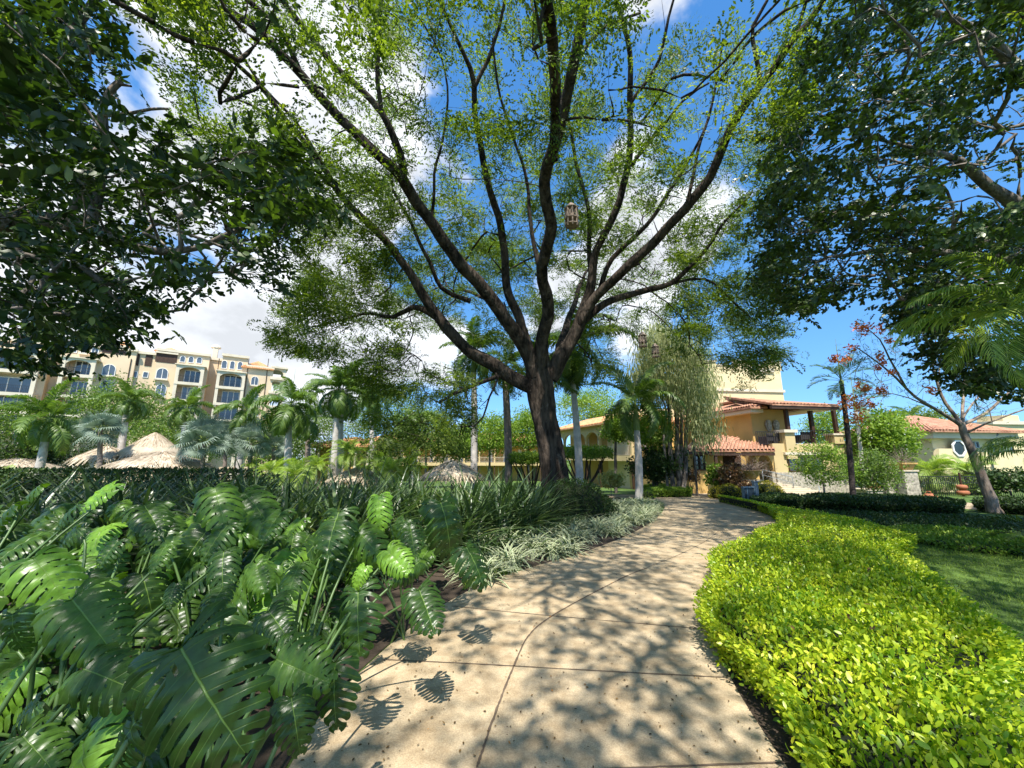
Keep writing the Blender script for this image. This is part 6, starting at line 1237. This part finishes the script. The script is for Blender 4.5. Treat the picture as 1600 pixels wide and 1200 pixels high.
PALMS = [((60, 735), (70, 690), 25, .42, .38, 1.05, 15, 'trunk_pale', 'bushy royal palm farthest left, in front of the apartment hotel'),
 ((183, 730), (197, 648), 27, .42, .34, .75, 13, 'trunk_pale', 'royal palm with a leaning bent pale trunk left of the cone thatch'),
 ((281, 728), (289, 662), 28, .42, .32, .80, 13, 'trunk_pale', 'royal palm just right of the cone-roofed thatched hut'),
 ((373, 728), (380, 665), 29, .40, .34, .85, 12, 'trunk_pale', 'royal palm with a yellow crownshaft and ragged leaning fronds'),
 ((449, 748), (451, 665), 26, .46, .36, 1.05, 14, 'trunk_pale', 'full-crowned royal palm with grey trunk right of the hotel end'),
 ((481, 735), (481, 680), 32, .40, .34, .9, 12, 'trunk_brown', 'shorter pinkish-trunked palm between the two tall pale palms'),
 ((519, 752), (526, 642), 25, .40, .32, 1.0, 14, 'trunk_pale', 'tall royal palm of the close pair left of centre, left trunk'),
 ((528, 752), (533, 640), 25.8, .40, .30, .95, 12, 'trunk_pale', 'tall royal palm of the close pair left of centre, right trunk'),
 ((583, 735), (580, 640), 36, .40, .34, .95, 12, 'trunk_pale', 'palm half hidden among the trees left of the hanging branches'),
 ((647, 735), (646, 680), 36, .42, .36, .9, 10, 'trunk_pale', 'palm with pale trunk showing under the dark hanging foliage'),
 ((740, 760), (740, 582), 24, .40, .32, .95, 13, 'trunk_pale', 'tall slim royal palm left of the great trunk with sky behind its crown'),
 ((795, 765), (790, 600), 25, .44, .42, .9, 11, 'trunk_brown', 'palm with rough spotted trunk directly left of the great trunk'),
 ((907, 765), (894, 588), 20, .40, .27, 1.25, 14, 'trunk_pale', 'tall pale palm right of the great trunk with long hanging fronds'),
 ((998, 775), (995, 672), 21, .40, .28, 1.1, 13, 'trunk_pale', 'straight pale palm beside the block hedge with a bright green crown')]
for i, (b, t, Y, w0, w1, sc, nf, tk, lab) in enumerate(PALMS):
    palm('royal_palm', lab, b, t, Y, w0, w1, FR, sc*1.08, nf+2, tk, 'crownshaft_yellow' if i in (3, 6) else 'crownshaft', lo=-1.0 if i in (12,) else -.45, shaftl=1.35)
FRK = [frond_mesh('frond', 26, 1.5, .42, .04, dr, s, M['lf_palm'], .25, 1.3, .3, .5) for s, dr in ((8, .35), (9, .6))]
palm('slender_palm', 'slender dark-trunked palm with short stiff upright fronds in front of the villa', (1333, 788), (1315, 600), 16, .20, .15, FRK, .85, 13, 'trunk_dark', 'crownshaft', 'slender palms on the right', .25, True, lo=-.3)
palm('slender_palm', 'smaller pale-trunked palm behind the dark slender palm', (1346, 745), (1337, 640), 26, .22, .2, FRK, 1.2, 11, 'trunk_pale', 'crownshaft', 'slender palms on the right', .4, True, lo=-.6)
palm('slender_palm', 'distant palm crown above the plumeria right of the slender palms', (1420, 745), (1424, 655), 55, .3, .28, FR, 1.0, 11, 'trunk_brown', 'crownshaft', 'slender palms on the right', .4, True)
palm('slender_palm', 'faint distant palm just left of the cottage roof', (1388, 745), (1391, 662), 60, .3, .28, FR, .95, 11, 'trunk_brown', 'crownshaft', 'slender palms on the right', .4, True)
# areca fronds reaching in from the right edge, their trunk outside the picture
FRA = [frond_mesh('frond', 40, 2.4, .55, .042, dr, s, leafmat('leaf_areca', (.12, .20, .03), (.36, .44, .12), .4, .38, .45, None, .7), .8, 1.1, .15, .1) for s, dr in ((21, .8), (22, 1.1))]
def fan_palm_root(name, label, base, Y, z, frs, meshes, cat='palm', tw=.16, trunk='trunk_brown'):
    b = P(base[0], base[1], Y); b.z = gz(Y); root = empty(name, b, label, cat); V, F = tube_arr([b, b+Vector((.02, 0, z*.5)), b+Vector((0, 0, z))], [tw, tw*.8, tw*.6], 10); setparent(link('trunk', npmesh('trunk', V, F, M[trunk], True)), root)
    for (a, el, s, k) in frs:
        o = link('frond', meshes[k % len(meshes)], root); o.matrix_world = Matrix.Translation(Vector((0, 0, z))) @ Matrix.Rotation(a, 4, 'Z') @ Matrix.Rotation(-(el-.75), 4, 'Y') @ Matrix.Rotation(rs.uniform(-.3, .3), 4, 'X') @ Matrix.Scale(s, 4)
    return root
fan_palm_root('areca_palm', 'palm at the right edge with long arching feather fronds over the dark tree', (1690, 760), 5.6, 3.7, [(3.0, .75, .78, 0), (3.4, .35, .78, 1), (2.7, .45, .78, 0), (3.9, .6, .8, 1), (2.2, .7, .75, 0), (3.2, 1.2, .75, 0), (3.3, -.15, .65, 1), (0, .6, 1, 0), (1.2, .7, 1, 1), (5, .6, 1, 0)], FRA)
fan_palm_root('young_palm', 'low palm at the right edge with glossy fronds in front of the cottage', (1668, 790), 9.5, 1.75, [(3.1, .75, .7, 0), (3.5, .4, .66, 1), (2.7, .35, .66, 0), (2.9, .9, .6, 1), (4.0, .8, .6, 0), (3.3, .0, .6, 1), (.5, .5, 1, 0), (1.6, .7, .9, 1)], FRA, tw=.1)
fan_palm_root('young_palm', 'dark spiky low palm at the right edge on the lawn', (1660, 900), 6.2, .25, [(a, .6+.3*math.sin(a*3), .42, int(a*7)) for a in np.linspace(0, 6, 12)], [frond_mesh('frond', 30, 2.2, .5, .045, .6, 31, M['lf_dark'], .2)], tw=.1)
# silver fan palms
def fan_mesh(seed, n=30, R_=1.0):
    r = np.random.RandomState(seed); V = []; F = []
    for i in range(n):
        a = (i/(n-1)-.5)*4.6; l = R_*r.uniform(.85, 1.05)*(1-.12*abs(a)/2.3); w = .038*R_; d = np.array([math.cos(a), math.sin(a), 0]); s = np.array([-math.sin(a), math.cos(a), 0]); z = .10*abs(math.sin(a)); o = len(V)
        q = [(.05, .3, 0), (.55, 1.0, .12), (.82, .7, .06), (1.0, .1, -.10-.15*r.rand())]
        for (t, ww, zz) in q: c = d*l*t+np.array([0, 0, zz*R_+z*t*R_*.5]); V += [c-s*w*ww, c+s*w*ww]
        for k in range(3): F.append((o+2*k, o+2*k+1, o+2*k+3, o+2*k+2))
    return npmesh('fan_leaf', np.array(V), np.array(F), M['lf_silver'])
FAN = [fan_mesh(s) for s in (1, 2, 3)]
def silver_palm(px, py, base, Y, R_, nf, label):
    c = P(px, py, Y); b = P(base, 760, Y); b.z = gz(Y); root = empty('silver_fan_palm', b, label, 'palm', 'silver fan palms'); V, F = tube_arr([b, b.lerp(c, .5), c], [.16, .13, .12], 10); setparent(link('trunk', npmesh('trunk', V, F, M['trunk_brown'], True)), root); st = []
    for i in range(nf):
        a = i*2.39996; el = 1.35-2.1*((i+.5)/nf)+rs.uniform(-.15, .15); L_ = R_*rs.uniform(.40, .60); d = Vector((math.cos(a)*math.cos(el), math.sin(a)*math.cos(el), math.sin(el))); e = c+d*L_; st.append((np.array([c, c+d*L_*.5+Vector((0, 0, .04)), e]), np.array([.03, .022, .016]), 4))
        o = link('fan_leaf', FAN[i % 3], root); s = R_*.58*rs.uniform(.85, 1.1); o.matrix_world = Matrix.Translation(e-b) @ Matrix.Rotation(a, 4, 'Z') @ Matrix.Rotation(-el, 4, 'Y') @ Matrix.Rotation(rs.uniform(-1.3, 1.3), 4, 'X') @ Matrix.Scale(s, 4)
    setparent(tubes(st, M['crownshaft'], 'stalks', None), root)
silver_palm(157, 672, 157, 24, 1.35, 22, 'silver fan palm left of the bent-trunk royal palm'); silver_palm(318, 690, 318, 24.5, 1.6, 26, 'largest silver fan palm, right of the cone thatch'); silver_palm(392, 692, 390, 26, 1.45, 24, 'silver fan palm with drooping leaves behind the yellow-shafted palm'); silver_palm(352, 680, 352, 29, 1.3, 20, 'silver fan palm between the other two, farther back'); silver_palm(428, 700, 428, 30, 1.2, 18, 'small silver fan palm at the right end of the silver group')
# pygmy date palms
for (px, py, Y, s, lab) in ((428, 738, 22, 1.0, 'leftmost feathery date palm of the yellow-green row'), (462, 742, 20, 1.05, 'feathery date palm second from the left, close to the front'), (400, 728, 26, .8, 'small feathery date palm at the foot of the silver palms'), (497, 728, 24, .9, 'feathery date palm left of the twin palm trunks'), (545, 706, 23, 1.1, 'tallest feathery date palm, right of the twin palm trunks'),
                         (590, 720, 23, 1.05, 'feathery date palm in the middle of the right half of the row'), (612, 735, 21, .95, 'low feathery date palm in front on the right half of the row'), (640, 728, 24, 1.0, 'feathery date palm at the right end of the yellow-green row'), (572, 738, 25, .9, 'hazy feathery date palm between the two larger ones'), (20, 745, 24, .8, 'small feathery palm at the far left edge')):
    palm('date_palm', lab, (px, 765), (px, py), Y, .16, .14, FRD, s*1.15, 26, 'trunk_brown', group='feathery date palms behind the bed', shaftl=0, spear=False, lo=-.3)
for (px, py, lab) in ((1455, 742, 'cycad-like date palm behind the fence left of the totem'), (1513, 742, 'stout date palm behind the fence right of the totem')):
    palm('date_palm', lab, (px, 775), (px, py-5), 26, .4, .45, FRD, 1.7, 30, 'trunk_brown', group='date palms behind the fence', shaftl=0, spear=False, lo=-.4)

# ------------------------------------------------------------ trees of the middle distance
def bush_tree(name, label, px, py, Y, rx, rz, m, n_cl=40, leaf=.12, per=60, trunk_px=None, trunk_r=.12, bark='bark_grey', group=None, ry=None, cat='tree', flat=False, flowers=None, density=1.0):
    c = np.array(P(px, py, Y)); ry = ry or rx; bx_ = P(trunk_px if trunk_px else px, 750, Y); b = Vector((bx_.x, Y, gz(Y)-.05)); root = empty(name, b, label, cat, group)
    v = rdir(n_cl)*(rs.uniform(.15, 1, n_cl)**.4)[:, None]; v *= (1+.22*np.array([mnoise.noise(Vector(q)*2.1+Vector((px, 0, 0))) for q in v]))[:, None]
    cl = c+v*np.array([rx, ry, rz])*.86; cl[:, 2] = np.maximum(cl[:, 2], b.z+.3)
    top = Vector((c[0], c[1], c[2]-rz*.35)); mid = Vector((b.x*.8+c[0]*.2, Y, b.z*.5+top.z*.5)); s0 = resample([b, mid, top], [trunk_r, trunk_r*.8, trunk_r*.5], .4)
    ch, en, tg, ct = grow([s0], cl, origin=s0[0][len(s0[0])//2], wander=.3, rtip=.012, power=.42, step=.6); wood('trunk', s0[0], s0[1], M[bark], root, 9, .15); setparent(tubes([(p, np.minimum(r, trunk_r*.7), n) for p, r, n in ch], M[bark], 'branches', None), root)
    per = int(per*density*1.6); leaf *= 1.35; n = n_cl*per; cr = max(.25, min(rx, rz)*.36); o = np.repeat(cl, per, 0)+rs.normal(size=(n, 3))*np.array([cr, cr, cr*.7])*.6
    V, F = scatter(*LEAF, o, rdir(n, -.1), rdir(n, .9), leaf*rs.uniform(.6, 1.3, n)); setparent(link('crown', npmesh('crown', V, F, m)), root)
    if flowers: k = int(n*.02); i = rs.randint(0, n, k); V, F = scatter(*LEAF, o[i]+np.array([0, -.1, .1]), rdir(k, .5), rdir(k, 1), .12*rs.uniform(.8, 1.3, k)); setparent(link('flowers', npmesh('flowers', V, F, flowers)), root)
    return root
BT = [('leafy_tree', 'bright green rounded tree in front of the hotel behind the cone thatch', 195, 640, 40, 4.2, 3.4, 'lf_bush', 110, .17, 70), ('leafy_tree', 'broad green tree spreading low between hotel and thatched huts', 270, 690, 38, 5.0, 3.0, 'lf_bush', 110, .16, 70),
 ('leafy_tree', 'dense green tree at the far left edge below the hotel balconies', 0, 680, 30, 2.8, 2.6, 'lf_bush', 90, .14, 70), ('leafy_tree', 'dark tree at the left behind the bushy palm', 110, 700, 34, 3.6, 2.0, 'lf_dark', 80, .14, 70), ('leafy_tree', 'dark low tree behind the silver palms', 420, 690, 42, 4.0, 3.0, 'lf_bush', 90, .16, 60),
 ('leafy_tree', 'yellowish tree between the hotel end and the first tall palm', 480, 670, 44, 3.6, 3.4, 'lf_bush', 80, .16, 50), ('leafy_tree', 'open tree with visible branches behind the twin palms', 545, 665, 48, 4.4, 3.0, 'lf_bush', 60, .16, 45),
 ('leafy_tree', 'bright mid-height tree behind the pavilion roof', 610, 640, 46, 4.6, 4.6, 'lf_bush', 110, .16, 55), ('leafy_tree', 'dense olive tree in front of the gallery', 665, 672, 36, 3.2, 2.6, 'lf_bush', 90, .15, 70), ('leafy_tree', 'sunlit yellow-green tree between the two tall palm trunks left of the great trunk', 765, 678, 34, 2.4, 1.9, 'lf_bright', 80, .14, 70),
 ('leafy_tree', 'sunlit yellow-green tree just left of the great trunk', 826, 672, 36, 2.4, 2.2, 'lf_bright', 80, .14, 70), ('leafy_tree', 'olive tree at the left end of the gallery', 718, 690, 38, 2.6, 1.9, 'lf_bush', 70, .15, 70), ('leafy_tree', 'bright tree rising behind the wing roof', 925, 640, 52, 5.4, 3.4, 'lf_bright', 120, .18, 60),
 ('leafy_tree', 'light green tree in front of the right end of the wing', 962, 668, 27, 1.0, 1.1, 'lf_bright', 34, .13, 60), ('leafy_tree', 'loose light tree between the straight palm and the weeping tree', 1020, 670, 25, 1.6, 1.5, 'lf_bright', 60, .13, 55), ('leafy_tree', 'low dark shrubbery under the weeping tree', 1025, 725, 25, 1.9, 1.1, 'lf_dark', 70, .13, 70),
 ('leafy_tree', 'tall green tree behind the terrace posts', 1290, 672, 42, 2.4, 2.4, 'lf_bright', 70, .15, 60), ('leafy_tree', 'tree crown behind the plumeria left of the cottage roof', 1425, 660, 45, 5.0, 1.8, 'lf_bush', 90, .16, 60), ('leafy_tree', 'hedge-like tree behind the white car', 1400, 740, 33, 3.0, 1.6, 'lf_bush', 80, .14, 70)]
for (nm, lab, px, py, Y, rx, rz, m, n_, lf, per) in BT: bush_tree(nm, lab, px, py, Y, rx, rz, M[m], n_, lf, per, group='trees of the middle distance')
bush_tree('plumeria_tree', 'round bright tree dotted with white flowers left of the cottage', 1380, 682, 26, 1.75, 1.9, M['lf_bright'], 90, .15, 70, flowers=M['flower_white'])
bush_tree('feathery_shrub', 'light airy shrub in front of the villa stone base', 1285, 725, 19, 1.35, 1.05, M['lf_bright'], 60, .075, 70, trunk_r=.05, cat='shrub', density=.8)
bush_tree('feathery_shrub', 'light airy shrub just right of the slender dark palm trunk', 1362, 735, 21, 1.3, 1.2, M['lf_bush'], 50, .085, 70, trunk_r=.05, cat='shrub')
bush_tree('yellow_shrub', 'small yellow variegated shrub at the foot of the wing columns', 954, 749, 24, .7, .45, leafmat('leaf_yellow_shrub', (.3, .32, .08), (.55, .52, .22), .3, .5, .3, None, 1), 24, .12, 40, trunk_r=.03, cat='shrub')
bush_tree('fern_clump', 'bright green feathery clump left of the croton by the sign', 1122, 742, 22.5, .75, .6, M['lf_bright'], 30, .13, 50, trunk_r=.03, cat='shrub')
bush_tree('croton_shrub', 'dark pink and orange-leaved croton in front of the bowl planter', 1140, 742, 21.8, .5, .42, M['lf_croton'], 34, .16, 46, trunk_r=.03, cat='shrub')
bush_tree('croton_shrub', 'small reddish croton by the porch window', 1078, 742, 25.5, .55, .3, M['lf_croton'], 16, .12, 36, trunk_r=.03, cat='shrub')
bush_tree('croton_shrub', 'mixed gold and dark red bush at the end of the narrow path', 1168, 760, 20.6, .45, .25, M['lf_croton'], 14, .10, 36, trunk_r=.03, cat='shrub')
bush_tree('garden_shrub', 'low green shrub at the foot of the iron fence behind the totem', 1530, 765, 24.5, .9, .7, M['lf_bush'], 30, .13, 50, trunk_r=.04, cat='shrub')
bush_tree('garden_shrub', 'dark shrub right of the leaning tree by the white door', 1575, 750, 21, 1.2, .8, M['lf_dark'], 34, .13, 50, trunk_r=.04, cat='shrub')
# a far belt of trees closes the view between the buildings
far_c = []
for x in np.arange(-150, 150, 2.2): far_c.append((x, 95+rs.uniform(-6, 6)+abs(x)*.1, rs.uniform(-1, 1.6)))
far_c = np.array(far_c); per = 220; n = len(far_c)*per; o = np.repeat(far_c, per, 0)+rs.normal(size=(n, 3))*np.array([2.2, 2.0, 1.5]); V, F = scatter(*LEAF, o, rdir(n), rdir(n, .8), .75*rs.uniform(.5, 1.3, n)); tag(link('distant_woodland', npmesh('distant_woodland', V, F, M['lf_bush'])), 'belt of far trees low on the horizon behind the buildings', 'woodland', kind='stuff')
# flat-topped clipped trees before the wing
for (px, py, Y, rx, lab, tp) in ((912, 707, 24, 1.85, 'flat-topped clipped tree right of the great trunk in front of the wing', 912), (822, 716, 25, 1.25, 'flat-topped clipped tree just left of the great trunk', 832)):
    c = P(px, py, Y); b = Vector((P(tp, 750, Y).x, Y, gz(Y))); root = empty('flat_topped_tree', b, lab, 'tree', 'flat-topped clipped trees'); n = 5200; a = rs.uniform(0, 6.28, n); f = np.sqrt(rs.rand(n)); h = rs.uniform(-.36, .36, n)*(1-.3*f**3)+.08*np.sin(a*4+f*5)
    o = np.stack([c.x+rx*f*np.cos(a), c.y+rx*.7*f*np.sin(a), c.z+h], 1); V, F = scatter(*LEAF, o, rdir(n, .2), rdir(n, .8), .13*rs.uniform(.6, 1.3, n)); setparent(link('crown', npmesh('crown', V, F, M['lf_clip'])), root)
    ch = []
    for k in range(7):
        a = k*.9+.2; e = np.array([c.x+rx*.75*math.cos(a), c.y+rx*.5*math.sin(a), c.z-.2]); bb = np.array(b); m1 = bb+np.array([.08*math.cos(a), .08*math.sin(a), .35]); m2 = bb*.45+e*.55+np.array([0, 0, -.12]); ch.append((resample([bb+np.array([0, 0, -.05]), m1, m2, e], [.09, .07, .055, .03], .15)[0], resample([bb, m1, m2, e], [.09, .07, .055, .03], .15)[1], 6))
    ch = [(p, r[:len(p)] if len(r) >= len(p) else np.pad(r, (0, len(p)-len(r)), 'edge'), q) for p, r, q in ch]; setparent(tubes(ch, M['bark'], 'trunk', None), root)

# --- weeping tree beside the porch: many pale stems, hanging foliage
WY = 24; wr = empty('weeping_tree', (P(1060, 760, WY).x, WY, gz(WY)), 'tall weeping tree with several grey stems and pale drooping foliage left of the villa', 'tree')
sk = []
for (pts, r) in (([(1062, 770), (1060, 720), (1058, 660), (1050, 600), (1035, 560), (1028, 530)], .20), ([(1052, 770), (1048, 700), (1045, 640), (1030, 590), (1012, 560)], .15), ([(1068, 770), (1072, 700), (1075, 640), (1082, 590), (1085, 560)], .14), ([(1058, 770), (1066, 690), (1062, 620), (1060, 575), (1064, 545)], .13), ([(1043, 770), (1038, 690), (1040, 640), (1022, 600)], .10), ([(1078, 640), (1092, 610), (1108, 595)], .07)):
    s = traced([(a, b, WY+rs.uniform(-.5, .5), r*(1-.75*i/len(pts))) for i, (a, b) in enumerate(pts)], .3); s[0][0][2] = gz(WY)-.1; sk.append(s); wood('stem', s[0], s[1], M['bark_grey'], wr, 9, .25)
reg = [(985, 575), (1005, 525), (1030, 508), (1060, 520), (1085, 530), (1105, 560), (1112, 600), (1098, 640), (1080, 625), (1062, 640), (1040, 600), (1020, 620), (990, 610)]
at = skirt(reg, WY-2.4, WY+2.2, 170); at = np.vstack([at, skirt([(1080, 635), (1112, 640), (1116, 668), (1098, 680), (1082, 670)], WY-2.0, WY-.8, 16)])
ch, en, tg, ct = grow(sk, at, origin=np.array(P(1058, 620, WY)), wander=.3, rtip=.01, power=.42); setparent(tubes(ch, M['bark_grey'], 'branches', None), wr); c = en[ct <= 1]
n = len(c)*150; o = np.repeat(c, 150, 0)+rs.normal(size=(n, 3))*np.array([.42, .42, .42]); o[:, 2] -= rs.exponential(.2, n); d = rdir(n)*.30+np.array([0, 0, -1.]); V, F = scatter(np.array([(0, .09, 0), (1, .05, 0), (1, -.05, 0), (0, -.09, 0)]), np.array([(0, 1, 2, 3)]), o, d, rdir(n), .24*rs.uniform(.5, 1.4, n)); setparent(link('crown', npmesh('crown', V, F, M['lf_weep'])), wr)

# --- leaning bare tree with orange flowers on the right
FT = empty('flame_tree', P(1555, 795, 13.5), 'nearly bare pale tree leaning left with orange flowers at its twig ends', 'tree'); FT.location.z = gz(13.5)
tk = [(1562, 815, 13.5, .24), (1553, 795, 13.5, .16), (1540, 760, 13.5, .13), (1520, 710, 13.5, .115), (1505, 675, 13.5, .11), (1500, 660, 13.5, .09)]
fl = [[(1500, 664, 13.5, .10), (1470, 645, 13.3, .075), (1430, 620, 13.0, .06), (1400, 590, 12.7, .045), (1370, 565, 12.4, .03), (1335, 540, 12.2, .018)], [(1415, 605, 12.8, .05), (1390, 560, 12.6, .035), (1375, 530, 12.4, .025), (1350, 510, 12.2, .014)], [(1500, 662, 13.5, .09), (1478, 630, 13.6, .07), (1465, 600, 13.6, .055), (1455, 560, 13.5, .035), (1440, 520, 13.3, .02), (1420, 495, 13.2, .012)],
      [(1503, 660, 13.6, .08), (1505, 625, 13.8, .06), (1507, 590, 13.9, .045), (1495, 550, 14.0, .03), (1500, 520, 14, .02)], [(1505, 662, 13.6, .08), (1540, 645, 13.5, .065), (1575, 615, 13.3, .05), (1610, 580, 13.2, .035)], [(1512, 675, 13.4, .05), (1540, 662, 13.0, .04), (1600, 640, 12.6, .03)], [(1503, 655, 13.6, .05), (1520, 630, 13.6, .04), (1545, 605, 13.6, .025)], [(1480, 650, 13.4, .04), (1440, 630, 13.6, .03), (1395, 615, 13.8, .02), (1340, 618, 14, .012)], [(1465, 600, 13.6, .035), (1470, 560, 13.7, .025), (1468, 520, 13.7, .018)]]
sk = [traced(tk, .25)]; wood('trunk', sk[0][0], sk[0][1], M['bark_pale'], FT, 14, .18)
for lb in fl: s = traced(lb, .3); s = (s[0], s[1]*.72); sk.append(s); wood('limb', s[0], s[1], M['bark_pale'], FT, 8, .2)
at = skirt([(1300, 560), (1345, 500), (1400, 490), (1500, 500), (1540, 560), (1600, 580), (1600, 650), (1540, 660), (1440, 625), (1330, 640)], 11.6, 15, 190); ch, en, tg, ct = grow(sk, at, origin=np.array(P(1500, 660, 13.5)), wander=.25, rtip=.004, power=.36); setparent(tubes(ch, M['bark_pale'], 'twigs', None), FT)
fp_ = [(1343, 512, .22), (1352, 515, .2), (1376, 515, .16), (1332, 545, .2), (1390, 533, .14), (1322, 562, .16), (1305, 562, .15), (1376, 556, .14), (1380, 567, .14), (1395, 583, .14), (1352, 608, .2), (1378, 610, .18), (1325, 628, .32), (1342, 631, .26), (1338, 653, .28), (1362, 631, .18), (1456, 610, .15), (1340, 600, .12), (1462, 540, .12), (1372, 575, .1), (1423, 480, .12), (1436, 470, .14), (1455, 478, .12)]
oo = []; 
for (a, b, r) in fp_: c = np.array(P(a, b, rs.uniform(12.0, 12.8))); k = int(r*420); oo.append(c+rs.normal(size=(k, 3))*r*.45)
oo = np.vstack(oo); n = len(oo); V, F = scatter(*LEAF, oo, rdir(n), rdir(n), .09*rs.uniform(.6, 1.4, n)); setparent(link('flowers', npmesh('flowers', V, F, M['flower_orange'])), FT)
k = rs.randint(0, len(en), 420); oo = en[k]+rs.normal(size=(420, 3))*.15; V, F = scatter(SP[0][0], SP[0][1], oo, rdir(420), rdir(420, 1), .5*rs.uniform(.6, 1.1, 420)); setparent(link('leaves', npmesh('leaves', V, F, M['lf_bush'])), FT)
